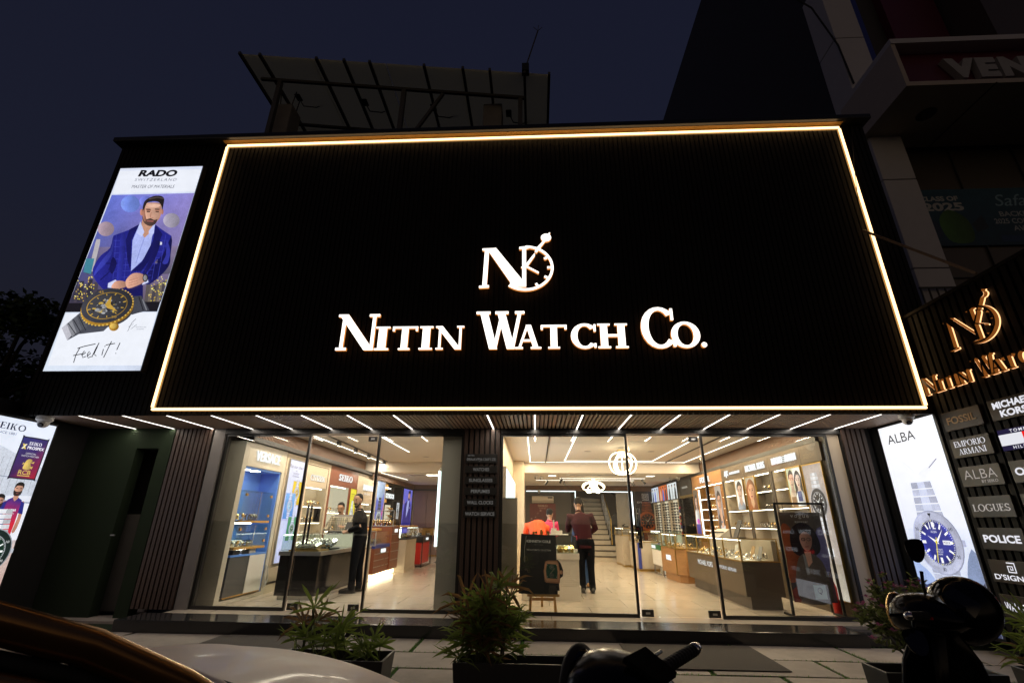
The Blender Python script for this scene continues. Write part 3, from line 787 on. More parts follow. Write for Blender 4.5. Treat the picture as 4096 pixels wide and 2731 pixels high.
for ch, a, b, h in LET:
    polys, adv = roman(ch, .19 if h > .5 else .215, .085 if h > .5 else .10, .07)
    if ch in 'NA' : polys, adv = roman(ch, .20, .085, .07, .09)
    xs = [p[0] for q in polys for p in q]; x0, x1 = min(xs), max(xs)
    f = MB(); sd = MB()
    for i, q in enumerate(polys):
        qq = [(a + (x - x0) / (x1 - x0) * (b - a), 3.61 + y * h) for x, y in q]
        solid2d(f, sfr, qq, dep + .0003 * (i % 12), 0)
        solid2d(sd, sfr, qq, .012, dep - .013 - .0003 * (i % 12))
    l = f.build("letter", "letter_face", G)
    sd.build("letter_underlay", "letter_side", l)
    # halo lamp strip behind each letter
    mx = (a + b) / 2
# emblem: N with clock, pendulum bob on top
def E2(x, y): # emblem drawing sheet -> metres
    return (-.81 + (x - 947) * .00252, 4.565 + (445 - y) * .00255)
em = []
P = lambda *pts: em.append([E2(*p) for p in pts])
P((960, 180), (1040, 178), (1040, 192), (960, 194)); P((975, 190), (1000, 190), (992, 430), (966, 430)); P((947, 430), (1005, 426), (1005, 442), (947, 444))
P((985, 180), (1042, 178), (1222, 425), (1218, 440), (1150, 440)); P((1200, 178), (1223, 178), (1223, 440), (1200, 440)); P((1182, 174), (1238, 168), (1238, 186), (1182, 190))
for i in range(40):
    a0, a1 = R(-128 + 218 * i / 40), R(-128 + 218 * (i + 1) / 40)
    P(*[(1220 + (165 - k) * math.cos(a), 316 - (150 - k) * math.sin(a)) for a, k in ((a0, 0), (a1, 0), (a1, 15), (a0, 15))])
P((1128, 415), (1142, 412), (1150, 430), (1138, 440))
for an in (-62, -30, 0, 30, 62):
    c, s_ = math.cos(R(an)), math.sin(R(an)); P(*[(1220 + r * c - w * s_, 316 - r * .91 * s_ - w * c) for r, w in ((128, 7), (158, 7), (158, -7), (128, -7))])
P((1212, 305), (1268, 226), (1276, 218), (1276, 236), (1228, 312)); P((1222, 312), (1226, 302), (1298, 345), (1296, 356)); P((1192, 312), (1212, 300), (1226, 314), (1208, 326))
P((1276, 196), (1330, 130), (1340, 138), (1290, 210)); P(*[(1344 + 31 * math.cos(R(15 * i)), 112 - 27 * math.sin(R(15 * i))) for i in range(24)]); P((1355, 88), (1365, 76), (1371, 80), (1362, 94))
f = MB(); sd = MB()
for i, q in enumerate(em): solid2d(f, sfr, q, dep + .0003 * (i % 14), 0); solid2d(sd, sfr, q, .012, dep - .013 - .0003 * (i % 14))
l = f.build("emblem", "letter_face", G); sd.build("letter_underlay", "letter_side", l)

# ------------------------------------------------------------------- canopy lights and cameras
cl0 = None
ords = ["outermost left", "second from the left", "third from the left", "fourth from the left", "fifth from the left", "sixth from the left", "seventh from the left", "eighth from the left", "unlit", "first right of the unlit one", "second right of the unlit one", "third right of the unlit one", "fourth right of the unlit one", "fifth right of the unlit one", "sixth right of the unlit one", "seventh right of the unlit one", "second from the right", "outermost right"]
for k in range(18):
    x = -6.58 + .6575 * k
    t = thing("linear_light", ("slim canopy ceiling light, " + ords[k] + " in its row") if k != 8 else "slim canopy ceiling light that is unlit, between lit ones", "ceiling light", (x, 6.9, 2.735), "slim lights under the canopy")
    MB().box((x - .0095, 6.375, 2.7305), (x + .0095, 7.445, 2.7385)).build("diffuser", "canopy_led" if k != 8 else "grey_paint", t)
    if k != 8:
        ld = bpy.data.lights.new("led_lamp", 'AREA'); ld.shape = 'RECTANGLE'; ld.size = .03; ld.size_y = 1.07; ld.energy = 2.9; ld.color = (1.0, .88, .74)
        lo = bpy.data.objects.new("led_lamp", ld); COL.objects.link(lo); lo.parent = t; lo.location = (0, .01, -.008)
    MB().box((x - .017, 6.365, 2.734), (x - .0105, 7.455, 2.76)).box((x + .0105, 6.365, 2.734), (x + .017, 7.455, 2.76)).build("channel", "grey_paint", t)
def dome_cam(c, aim, label, sc=1.0, name="security_camera", group=None):
    t = thing(name, label, "security camera", c, group); c = V(c)
    MB().lathe([(.062 * sc, 0), (.066 * sc, -.01 * sc), (.066 * sc, -.035 * sc), (.05 * sc, -.05 * sc)], c, n=20).build("base", "white_plastic", t, smooth=False, bevel=.003)
    MB().ball(c + V((0, 0, -.062 * sc)), .046 * sc, 16, 10).build("dome", "white_plastic", t, smooth=True)
    a = V(aim).normalized()
    MB().lathe([(.022 * sc, .03 * sc), (.024 * sc, .044 * sc), (.016 * sc, .05 * sc)], c + V((0, 0, -.066 * sc)), a, 14).build("lens", "black_gloss", t)
    return t
dome_cam((-6.95, 6.28, 2.70), (.3, -.8, -.5), "white dome camera under the canopy corner above the cricketers panel", 1.5)
dome_cam((4.86, 6.33, 2.72), (-.3, -.7, -.6), "white dome camera under the canopy beside the tall lit diver watch panel", 1.3)
# =================================================================== GLASS FRONT
GY = 7.5
def pane(mb, x0, x1, z0, z1, y=GY): mb.box((x0, y - .006, z0), (x1, y + .006, z1))
def fixed(x0, x1, label, side):
    t = thing("shopfront_window", label, "glass panel", ((x0 + x1) / 2, GY, FL))
    m = MB(); pane(m, x0 + .01, x1 - .01, FL + .04, 2.64); m.build("pane", "shop_glass", t)
    f = MB()
    f.box((x0, GY - .022, FL), (x1, GY + .022, FL + .045)); f.box((x0, GY - .02, 2.625), (x1, GY + .02, 2.66))
    f.box((x0 - .002, GY - .021, FL + .045), (x0 + .034, GY + .021, 2.625)); f.box((x1 - .034, GY - .021, FL + .045), (x1 + .002, GY + .021, 2.625))
    f.build("frame", "black_metal", t)
fixed(-5.045, -3.625, "fixed glass panel in front of the blue lined cabinet", 1)
fixed(-2.515, -1.135, "fixed glass panel between the left door and the plated pillar", 1)
fixed(-.54, 1.425, "fixed glass panel behind the easel poster", 1)
fixed(2.555, 4.47, "fixed glass panel in front of the hanging eyewear poster", 1)
def door(x0, x1, hx, label):
    t = thing("glass_door", label, "glass door", ((x0 + x1) / 2, GY, FL))
    m = MB(); pane(m, x0 + .008, x1 - .008, FL + .012, 2.62); m.build("pane", "shop_glass", t)
    for (a, b, z0, z1) in ((x0 + .01, x0 + .17, FL + .012, FL + .10), (x1 - .17, x1 - .01, FL + .012, FL + .10), (x1 - .15, x1 - .01, 2.545, 2.62)):
        p = MB().box((a, GY - .02, z0), (b, GY + .02, z1)).build("patch_fitting", "black_metal", t, bevel=.003)
        MB().box(((a + b) / 2 - .03, GY - .0225, (z0 + z1) / 2 - .012), ((a + b) / 2 + .03, GY - .0205, (z0 + z1) / 2 + .012)).build("lock_plate", "steel", p)
    for y in (GY - .06, GY + .06):
        h = MB().tube([(hx, y, 1.02), (hx, y, 1.57)], .016, 12).build("handle", "black_metal", t, smooth=True)
        s = 1 if y > GY else -1
        MB().tube([(hx, y, 1.10), (hx, y - s * .053, 1.10)], .008, 8).tube([(hx, y, 1.49), (hx, y - s * .053, 1.49)], .008, 8).build("standoff", "steel", h)
    return t
dl = door(-3.60, -2.53, -3.475, "glass entrance door beside the salesman in black")
dr = door(1.445, 2.535, 1.515, "glass entrance door right of the easel poster")
E3 = Fr((0, GY - .0075, 0), (1, 0, 0))
def sticker(fr, u, v, w, h, col, name, lab, cat, txt=None):
    a = Art(fr); a.rect(u, v, u + w, v + h, col)
    if txt: a.text(txt[0], u + w / 2, v + h * .5, w * .8, h * .3, txt[1])
    return tag(a.build(name, "print"), lab, cat)
sticker(E3, 1.46, 1.24, .105, .075, (12, 12, 14), "door_sticker", "small black sticker with red lettering on the right glass door", "sticker", ("ORIENT", (170, 60, 60)))
sticker(E3, 1.46, 1.14, .105, .05, (150, 140, 125), "door_sticker", "small grey sticker reading push on the right glass door", "sticker", ("PUSH", (40, 35, 30)))
a = Art(E3); a.rect(-3.40, 1.33, -3.30, 1.53, (105, 100, 92)); a.ell(-3.345, 1.49, .012, .012, (15, 15, 15)); a.line([(-3.345, 1.475), (-3.355, 1.42)], .02, (15, 15, 15)); a.line([(-3.35, 1.45), (-3.315, 1.47)], .01, (15, 15, 15)); a.line([(-3.355, 1.42), (-3.375, 1.36)], .013, (15, 15, 15)); a.line([(-3.355, 1.42), (-3.335, 1.40), (-3.34, 1.36)], .013, (15, 15, 15))
tag(a.build("door_sticker", "print"), "grey sticker with black walking figure on the left glass door", "sticker")

# service plates on the middle pillar
for i, (tx, z, h, lab) in enumerate([("GSTIN:\n09AAVPJ6126F1ZE", 2.27, .135, "black pillar plate with a long registration number"), ("WATCHES", 2.105, .108, "black pillar plate reading WATCHES"), ("SUNGLASSES", 1.945, .108, "black pillar plate reading SUNGLASSES"),
                               ("PERFUMES", 1.785, .108, "black pillar plate reading PERFUMES"), ("WALL CLOCKS", 1.625, .108, "black pillar plate reading WALL CLOCKS"), ("WATCH SERVICE", 1.465, .10, "black pillar plate reading WATCH SERVICE")]):
    t = thing("wall_plate", lab, "sign plate", (-.838, 7.41, z - h / 2), "service plates on the pillar")
    MB().box((-1.085, 7.395, z - h / 2), (-.592, 7.418, z + h / 2)).build("board", "black_metal", t, bevel=.002)
    m = MB(); fr = Fr((-.838, 7.3935, z), (1, 0, 0))
    if i == 0: put_text(m, fr, "09AAVPJ6126F1ZE", 0, -.02, .45, .055, bold=.02); put_text(m, fr, "GSTIN:", -.16, .045, .11, .025, bold=.02)
    else: put_text(m, fr, tx, 0, 0, min(.44, .036 * len(tx)), .05, bold=.03)
    m.build("lettering", "plate_letter", t)

# =================================================================== SHOP INTERIOR
# ---- ceiling light lines
def led(p, q, lab, w=.022, group="light lines in the shop ceiling", lamp=16, tint=None):
    tint = tint or ((1.0, .84, .66) if p[0] < -1 else (1.0, .78, .50))
    p, q = V(p), V(q); c = (p + q) / 2
    t = thing("linear_light", lab, "ceiling light", c, group)
    MB().bar(p, q, w, .012).build("diffuser", "ceiling_led", t)
    L_ = (q - p).length
    if L_ > 1.0 and lamp:
        ld = bpy.data.lights.new("led_lamp", 'AREA'); ld.shape = 'RECTANGLE'; ld.size = .12; ld.size_y = L_; ld.energy = lamp * L_; ld.color = tint
        lo = bpy.data.objects.new("led_lamp", ld); COL.objects.link(lo); lo.parent = t; lo.location = (0, 0, -.02)
        if abs((q - p).x) > abs((q - p).y): lo.rotation_euler = (0, 0, R(90))
    d = (q - p).normalized(); s = d.cross(V((0, 0, 1))) * (w / 2 + .006)
    up = V((0, 0, .012))
    MB().bar(p + s + up, q + s + up, .010, .02).bar(p - s + up, q - s + up, .010, .02).build("channel", "white_plastic", t)
cz = 2.935
led((-4.44, 7.75, cz), (-4.44, 13.7, cz), "long light line close to the left slatted band")
led((-4.44, 13.735, 2.90), (-4.44, 13.735, 2.66), "short upright light line on the left ceiling beam")
led((-4.44, 13.78, 2.645), (-4.30, 16.2, 2.645), "light line on the low ceiling over the purple watch poster")
led((-2.9, 16.6, 2.645), (-1.6, 16.6, 2.645), "light line on the low ceiling near the plum cupboards")
led((-3.1, 7.9, cz), (-3.1, 11.6, cz), "added light line over the middle of the left hall", lamp=26)  # added lamp line, brightens the left hall
led((-.15, 8.1, cz), (-.15, 13.6, cz), "light line along the partition side of the right ceiling")
led((.80, 7.8, cz), (.80, 13.25, cz), "light line left of the round ring chandelier")
led((.80, 13.27, cz), (3.18, 13.27, cz), "cross light line in front of the beam, inner", lamp=2)
led((3.18, 7.8, cz), (3.18, 13.25, cz), "light line right of the round ring chandelier")
led((-.13, 13.58, cz), (4.1, 13.58, cz), "cross light line against the beam, outer", lamp=1)
led((4.12, 7.8, cz), (4.12, 13.64, cz), "light line along the right slatted band")
led((0.0, 16.1, 2.648), (3.2, 16.1, 2.648), "cross light line behind the flat chandelier")
led((.75, 15.35, 2.648), (3.4, 15.35, 2.648), "cross light line above the flat chandelier")
t = thing("wall_light_line", "thin cool light line around the charcoal wall panel", "wall light", (.5, 18.74, 2.3))
MB().box((-.36, 18.72, 2.445), (1.5, 18.75, 2.47)).box((1.475, 18.72, 2.1), (1.5, 18.75, 2.445)).build("diffuser", "cool_led", t)
t = thing("wall_light_line", "thin cool light line over and beside the stair opening", "wall light", (2.9, 18.74, 2.3))
MB().box((2.1, 18.72, 2.43), (3.62, 18.75, 2.455)).box((3.585, 18.72, 1.3), (3.62, 18.75, 2.43)).build("diffuser", "cool_led", t)
for x, lab in ((.49, "square ceiling panel light above the orange shirt"), (3.39, "square ceiling panel light above the staircase")):
    t = thing("panel_light", lab, "ceiling light", (x, 14.6, 2.655))
    MB().box((x - .11, 14.5, 2.648), (x + .11, 14.7, 2.658)).build("diffuser", "ceiling_led", t)
    MB().box((x - .125, 14.485, 2.652), (x - .11, 14.715, 2.66)).box((x + .11, 14.485, 2.652), (x + .125, 14.715, 2.66)).build("rim", "white_plastic", t)
# tracks and spotlights
def track(p, q, lab, spots, z):
    t = thing("light_track", lab, "light track", ((p[0] + q[0]) / 2, (p[1] + q[1]) / 2, z), "spotlight tracks")
    MB().bar((p[0], p[1], z - .012), (q[0], q[1], z - .012), .03, .02).build("rail", "black_metal", t)
    for k in spots:
        x = p[0] + (q[0] - p[0]) * k; y = p[1] + (q[1] - p[1]) * k
        h = MB().box((x - .03, y - .06, z - .12), (x + .03, y + .06, z - .03)).build("spot_head", "black_metal", t, bevel=.006)
        MB().box((x - .02, y - .04, z - .124), (x + .02, y + .04, z - .1205)).build("lens", "shelf_led", h)
track((-4.12, 7.8), (-4.25, 13.6), "black light track with box spots near the left displays", (.12, .36, .54, .71, .95), 2.948)
track((.28, 7.8), (.28, 13.6), "black light track left of the inner light line", (), 2.948)
track((3.62, 7.8), (3.62, 13.6), "black light track right of the inner light line", (), 2.948)
for i, (x, y, dx, lab) in enumerate([(.37, 16.05, -.5, "black spotlight over the split air conditioner"), (.8, 15.3, -.4, "black spotlight between two cross light lines"), (.96, 16.4, .3, "black spotlight pointing at the charcoal wall"), (3.16, 16.2, .5, "black spotlight over the stair opening"), (3.36, 15.5, .6, "black spotlight nearest the lit fashion panels")]):
    t = thing("spotlight", lab, "spotlight", (x, y, 2.655), "small ceiling spotlights")
    MB().tube([(x, y, 2.655), (x, y, 2.60)], .012).build("stem", "black_metal", t)
    MB().tube([(x - dx * .06, y, 2.62), (x + dx * .12, y - .03, 2.50)], .034, 12).build("head", "black_metal", t)
for i, (x, y, lab) in enumerate([(0.0, 14.6, "white dome camera leftmost on the low shop ceiling"), (.16, 14.9, "white dome camera just right of the leftmost one"), (4.13, 15.2, "white dome camera above the lit fashion panels"), (4.26, 14.8, "white dome camera near the oak display header")]): dome_cam((x, y, 2.655), (-.4, -.8, -.3), lab, .95, group="cameras on the low shop ceiling")
dome_cam((.12, 18.70, 2.50), (0, -.9, -.2), "white camera on the charcoal wall over the air conditioner", 1.1)
dome_cam((-2.55, 16.9, 2.655), (-.3, -.8, -.3), "white dome camera near the plum cupboards", 1.0)
t = thing("ceiling_unit", "slim cassette air vent in the low ceiling of the left hall", "air vent", (-3.1, 14.6, 2.66))
MB().box((-3.9, 14.3, 2.652), (-2.2, 14.9, 2.664)).build("frame", "white_plastic", t)
for i in range(3): MB().box((-3.8 + i * .52, 14.42, 2.648), (-3.36 + i * .52, 14.78, 2.6515)).build("louvre", "shelf_led" if i == 1 else "grey_paint", t)
t = thing("ceiling_unit", "slim cassette air vent in the low ceiling over the flat chandelier", "air vent", (1.9, 14.3, 2.66))
MB().box((.9, 14.05, 2.652), (3.0, 14.5, 2.664)).build("frame", "white_plastic", t)
for i in range(4): MB().box((1.0, 14.1 + i * .1, 2.648), (2.9, 14.13 + i * .1, 2.6515)).build("louvre", "grey_paint", t)
for x, y, lab in ((1.25, 11.5, "round flush speaker left of the round chandelier"), (2.75, 11.5, "round flush speaker right of the round chandelier"), (-2.9, 12.6, "round flush speaker in the left hall ceiling")):
    tag(MB().lathe([(.075, 0), (.08, -.006), (.05, -.004)], (x, y, 2.951), n=20).build("ceiling_speaker", "grey_paint"), lab, "ceiling speaker")
# ---- chandeliers of light rings
def chandelier(c, r, rings, lab, flat):
    c = V(c); t = thing("chandelier", lab, "chandelier", c)
    for (yaw, tilt, k, off) in rings:
        pts = []
        for i in range(37):
            a = 2 * math.pi * i / 36
            p = V((math.cos(a) * r * k, 0, math.sin(a) * r * k * flat))
            m = Matrix.Rotation(R(yaw), 3, 'Z') @ Matrix.Rotation(R(tilt), 3, 'Y')
            pts.append(c + m @ p + V(off))
        MB().tube(pts, .0125, 6, cap=False).build("light_ring", "chandelier_led", t)
    b = MB().lathe([(.10, 0), (.105, -.03), (.03, -.05)], (c.x, c.y, c.z + .30 if flat > .8 else c.z + .235), n=20).build("ceiling_rose", "watch_gold", t)
    MB().tube([(c.x, c.y, c.z + .27 if flat > .8 else c.z + .2), (c.x, c.y, c.z - .1)], .012).build("stem", "watch_gold", t)
chandelier((1.94, 10.9, 2.60), .235, [(0, 0, 1.0, (.08, 0, 0)), (20, 8, 1.0, (-.08, 0, 0)), (50, -12, 1.0, (0, 0, .0)), (80, 15, .95, (0, 0, -.02)), (110, 0, 1.02, (0, 0, 0)), (140, -10, .9, (.03, 0, .02)), (165, 14, .8, (0, 0, -.04))], "round chandelier of glowing rings under the high ceiling", 1.0)
chandelier((1.81, 15.5, 2.41), .28, [(0, 0, 1.25, (0, 0, .0)), (0, 20, .8, (.1, 0, .02)), (0, -20, .8, (-.1, 0, .02)), (35, 30, .75, (.05, 0, -.05)), (-35, -30, .75, (-.05, 0, -.05)), (70, 0, .7, (0, 0, -.05)), (100, 20, .6, (0, 0, 0))], "flat chandelier of glowing rings over the back of the shop", .45)
t = thing("pendant_lamp", "small amber pendant cluster near the plum cupboards", "pendant lamp", (-1.95, 15.5, 2.3))
MB().tube([(-1.95, 15.5, 2.66), (-1.95, 15.5, 2.42)], .006).build("cord", "black_metal", t)
for i in range(5):
    a = i * 1.25
    m = MB().tube([(-1.95 + .06 * math.cos(a), 15.5 + .06 * math.sin(a), 2.42), (-1.95 + .09 * math.cos(a), 15.5 + .09 * math.sin(a), 2.3), (-1.95 + .06 * math.cos(a), 15.5 + .06 * math.sin(a), 2.2)], .012, 8).build("amber_rod", "amber_glow", t)

# ---- small watches (one mesh each, a few pixels in the picture)
def watch_mesh(name, mat, kind=0):
    m = MB()
    if kind == 0:    # strap closed round a cushion, dial leaning back
        pts = [(0, .030 * math.cos(2 * math.pi * i / 14), .034 + .034 * math.sin(2 * math.pi * i / 14)) for i in range(15)]
        m.tube(pts, [(.013, .003)] * 15, 6, cap=False, side=(1, 0, 0))
        m.lathe([(.019, -.004), (.022, 0), (.022, .006), (.018, .009)], (0, -.028, .048), (0, -.8, .6), 14)
    else:            # laid flat on a slope
        m.tube([(0, .07, .034), (0, .03, .02), (0, -.03, .012), (0, -.07, .006)], [(.010, .003)] * 4, 6, side=(1, 0, 0))
        m.lathe([(.018, 0), (.021, .003), (.021, .010), (.018, .012)], (0, 0, .016), (0, -.3, .95), 14)
    return m.build(name, mat, origin=(0, 0, 0))
WPROT = {}
def put_watch(x, y, z, rot, lab, group, mat="watch_steel", kind=0, sc=1.0):
    key = (mat, kind)
    if key not in WPROT: o = WPROT[key] = watch_mesh("wristwatch", mat, kind)
    else: o = WPROT[key].copy(); COL.objects.link(o)
    o.location = (x, y, z); o.rotation_euler = (0, 0, rot); o.scale = (sc, sc, sc)
    return tag(o, lab, "wristwatch", group)
def watch_row(p, q, n, rot, lab, group, mats=("watch_steel", "watch_gold"), kind=0, jit=.01, sc=1.0):
    for i in range(n):
        k = (i + .5) / n
        put_watch(p[0] + (q[0] - p[0]) * k + random.uniform(-jit, jit), p[1] + (q[1] - p[1]) * k + random.uniform(-jit, jit), p[2] + (q[2] - p[2]) * k, rot + random.uniform(-.2, .2), lab, group, random.choice(mats), kind, sc)

# ---- glass showcase on top of a counter
def glass_case(parent, x0, x1, y0, y1, z0, z1, trim="brass", posts=True, bays=None, axis='y', top="case_glass"):
    g = MB(); t = .005
    g.box((x0, y0, z0), (x0 + t, y1, z1)); g.box((x1 - t, y0, z0), (x1, y1, z1)); g.box((x0 + t, y0, z0), (x1 - t, y0 + t, z1))
    g.box((x0, y0, z1), (x1, y1, z1 + .008)); g.build("glass_case", top, parent)
    if trim:
        m = MB(); w = .012
        ys = [y0 + (y1 - y0) * i / (bays or 1) for i in range((bays or 1) + 1)]
        for y in ys: m.box((x0 - w / 2, y - w, z0), (x0 + w, y + w, z1))
        m.box((x1 - w, y0 - w, z0), (x1 + w / 2, y0 + w, z1))
        m.box((x0 - w, y0 - w, z1 + .008), (x1 + w, y0 + w, z1 + .02)); m.box((x0 - w, y0 + w, z1 + .008), (x0 + w, y1, z1 + .02))
        m.box((x0 - w, y0 - w, z0 - .02), (x1 + w, y0 + w, z0 - .001)); m.box((x0 - w, y0 + w, z0 - .02), (x0 + w, y1, z0 - .001))
        m.build("trim", trim, parent)
    MB().box((x0 + .02, y0 + .02, z1 - .018), (x0 + .035, y1 - .02, z1 - .004)).build("case_light", "case_led", parent)

# ---- portrait printed on a poster
def portrait(a, x0, y0, x1, y1, bg, skin, hair, cloth, bg2=None, long=False, face=.34, hy=.62, style=0):
    w, h = x1 - x0, y1 - y0
    a.rect(x0, y0, x1, y1, bg, bg2 or bg)
    cx = x0 + w * .5; fw = w * face; fh = fw * 1.32; cyy = y0 + h * hy
    if cyy + fh * 1.5 > y1: fh = (y1 - cyy) / 1.55
    cl = lambda p: [(min(max(q[0], x0), x1), min(max(q[1], y0), y1)) for q in p]
    if long: a.poly(cl(smooth2d([(cx - fw * 1.35, cyy - fh * 1.9), (cx - fw * 1.3, cyy + fh * .3), (cx, cyy + fh * 1.4), (cx + fw * 1.3, cyy + fh * .3), (cx + fw * 1.4, cyy - fh * 1.9), (cx, cyy - fh * 1.2)], 4)), hair)
    a.poly(cl(smooth2d([(x0 + w * .02, y0), (x0 + w * .05, cyy - fh * 1.9), (cx - fw * .5, cyy - fh * 1.25), (cx + fw * .5, cyy - fh * 1.25), (x1 - w * .05, cyy - fh * 1.9), (x1 - w * .02, y0)], 3)), cloth)
    a.poly(cl([(cx - fw * .42, cyy - fh * .6), (cx + fw * .42, cyy - fh * .6), (cx + fw * .5, cyy - fh * 1.35), (cx, cyy - fh * 1.9), (cx - fw * .5, cyy - fh * 1.35)]), tuple(int(c * .88) for c in skin))
    a.poly(cl(smooth2d([(cx - fw * .78, cyy + fh * .5), (cx - fw * .72, cyy - fh * .3), (cx - fw * .35, cyy - fh * .9), (cx, cyy - fh), (cx + fw * .35, cyy - fh * .9), (cx + fw * .72, cyy - fh * .3), (cx + fw * .78, cyy + fh * .5), (cx, cyy + fh)], 3)), skin)
    a.poly(cl(smooth2d([(cx - fw * .84, cyy + fh * .1), (cx - fw * .82, cyy + fh * .8), (cx, cyy + fh * 1.38), (cx + fw * .84, cyy + fh * .8), (cx + fw * .84, cyy + fh * .1), (cx + fw * .6, cyy + fh * .7), (cx - fw * .3, cyy + fh * .75)], 3)), hair)
    for s in (-1, 1):
        a.line([(cx + s * fw * .15, cyy + fh * .28), (cx + s * fw * .55, cyy + fh * .3)], fh * .09, hair)
        a.ell(cx + s * fw * .34, cyy + fh * .12, fw * .15, fh * .07, (30, 20, 18), n=10)
    a.line([(cx, cyy + fh * .1), (cx + fw * .06, cyy - fh * .25), (cx - fw * .1, cyy - fh * .28)], fw * .07, tuple(int(c * .72) for c in skin))
    a.line([(cx - fw * .25, cyy - fh * .55), (cx + fw * .25, cyy - fh * .55)], fh * .13, (150, 60, 60) if long else tuple(int(c * .6) for c in skin))
    if style == 1: a.poly(cl([(cx + fw * .1, y0 + h * .1), (cx + fw * .55, y0 + h * .1), (cx + fw * .5, cyy - fh * .6), (cx + fw * .1, cyy - fh * .5)]), tuple(int(c * .95) for c in skin))

# =================================================================== RIGHT WALL DISPLAYS (face x = 4.4)
RX = 4.40
def rfr(y, z=0.0, x=RX): return Fr((x, y, z), (0, -1, 0))     # u runs towards the street
def wall_cab(name, lab, y0, y1, mat, header, x=RX, depth=.33, z0=.9, zh=2.285, zt=2.575, shelves=(1.28, 1.62, 1.95), frame="taupe_dark", bg="cream_paint", open_from=None, open_to=None):
    """display cabinet on the right wall from y0 (near) to y1 (far)"""
    t = thing(name, lab, "display cabinet", (x + .1, (y0 + y1) / 2, FL))
    MB().box((x, y0 + .003, zh), (x + .05, y1 - .003, zt)).build("header", mat, t)
    MB().box((x, y0 + .003, FL), (x + .03, y0 + .043, zh - .002)).box((x, y1 - .043, FL), (x + .03, y1 - .003, zh - .002)).build("side_post", frame, t)
    MB().box((x + .031, y1 - .043, FL), (x + depth, y1 - .003, zh - .002)).build("side_lining", bg, t)
    MB().box((x + depth, y0, FL), (x + depth + .02, y1, zt)).build("back_panel", bg, t)
    MB().box((x + .003, y0 + .045, FL), (x + depth, y1 - .045, z0)).build("base_cupboard", mat, t)
    for z in shelves:
        s = MB().box((x + .02, y0 + .045, z), (x + depth, y1 - .045, z + .022)).build("shelf", frame if bg != "oak" else "oak", t)
        MB().box((x + .03, y0 + .08, z - .011), (x + .055, y1 - .08, z - .002)).build("shelf_light", "shelf_led", s)
    MB().box((x + .06, y0 + .06, zh - .014), (x + .09, y1 - .06, zh - .004)).build("top_light", "shelf_led", t)
    return t
def header_text(t, fr, txt, w, h, u=0, v=0, mat="sign_white", depth=.02, **k):
    m = MB(); put_text(m, fr, txt, u, v, w, h, depth=depth, off=.004, **k); return m.build("lettering", mat, t)
def header_roman(t, fr, txt, w, h, u=0, v=0, mat="sign_white", depth=.02, **k):
    m = MB(); put_roman(m, fr, txt, u, v, w, h, depth=depth, off=.004, **k); return m.build("lettering", mat, t)
def lit_poster(t, fr, w, h, draw, frame="brass", mat="lit_print", name="poster", th=.02):
    a = Art(Fr(fr.p(0, 0, th), fr.u, fr.v)); a.clip = (0, 0, w, h); draw(a, w, h)
    p = a.build(name, mat, t)
    m = MB(); b = .018
    for (u0, v0, u1, v1) in ((-b, -b, w + b, 0), (-b, h, w + b, h + b), (-b, 0, 0, h), (w, 0, w + b, h)):
        m.box(fr.p(u0, v0, 0), fr.p(u1, v1, th + .012))
    m.build("frame", frame, p)
    MB().box(fr.p(0, 0, 0), fr.p(w, h, th - .002)).build("light_box", "back_board", p)
    return p
# oak cabinet
c = wall_cab("display_cabinet", "oak wall cabinet with two tall portrait posters and lit orange shelves", 11.77, 14.02, "oak", None, bg="gold_wood", frame="oak", shelves=(1.2, 1.45, 1.70, 1.95))
header_text(c, rfr(12.9, 2.43), "FOSSIL", .72, .14, space=1.2)
lit_poster(c, rfr(13.95, 1.10), .36, 1.11, lambda a, w, h: (portrait(a, 0, 0, w, h, (110, 85, 60), (235, 190, 170), (60, 45, 40), (235, 235, 235), (120, 100, 80), True, .30, .72), a.rect(.02 * w, 0, .98 * w, h * .22, (70, 60, 150), (90, 80, 175)), a.ell(w * .55, h * .28, w * .34, h * .06, (235, 110, 220)), a.ell(w * .45, h * .44, w * .30, h * .08, (245, 240, 240))), "oak")
lit_poster(c, rfr(12.27, 1.10), .42, 1.11, lambda a, w, h: (portrait(a, 0, 0, w, h, (150, 140, 150), (225, 170, 140), (60, 42, 36), (80, 65, 60), (175, 165, 160), False, .36, .66, 1), a.rect(w * .3, 0, w, h * .2, (235, 235, 240), (215, 215, 220)), a.poly([(w * .45, h * .15), (w * .8, h * .18), (w * .72, h * .55), (w * .5, h * .5)], (230, 180, 150)), a.ell(w * .56, h * .27, w * .1, h * .02, (120, 140, 170))), "oak")
MB().box((RX - .02, 13.44, 1.1), (RX + .0, 13.5, 2.2)).build("light_bar", "cool_led", c)
for z, n in ((1.222, 7), (1.472, 6), (1.722, 7), (1.972, 4)): watch_row((RX + .12, 13.2, z), (RX + .12, 12.45, z), n, -R(90), "watch on the orange lit shelves of the oak cabinet", "watches in the oak cabinet", ("watch_gold", "watch_steel"), sc=1.3)
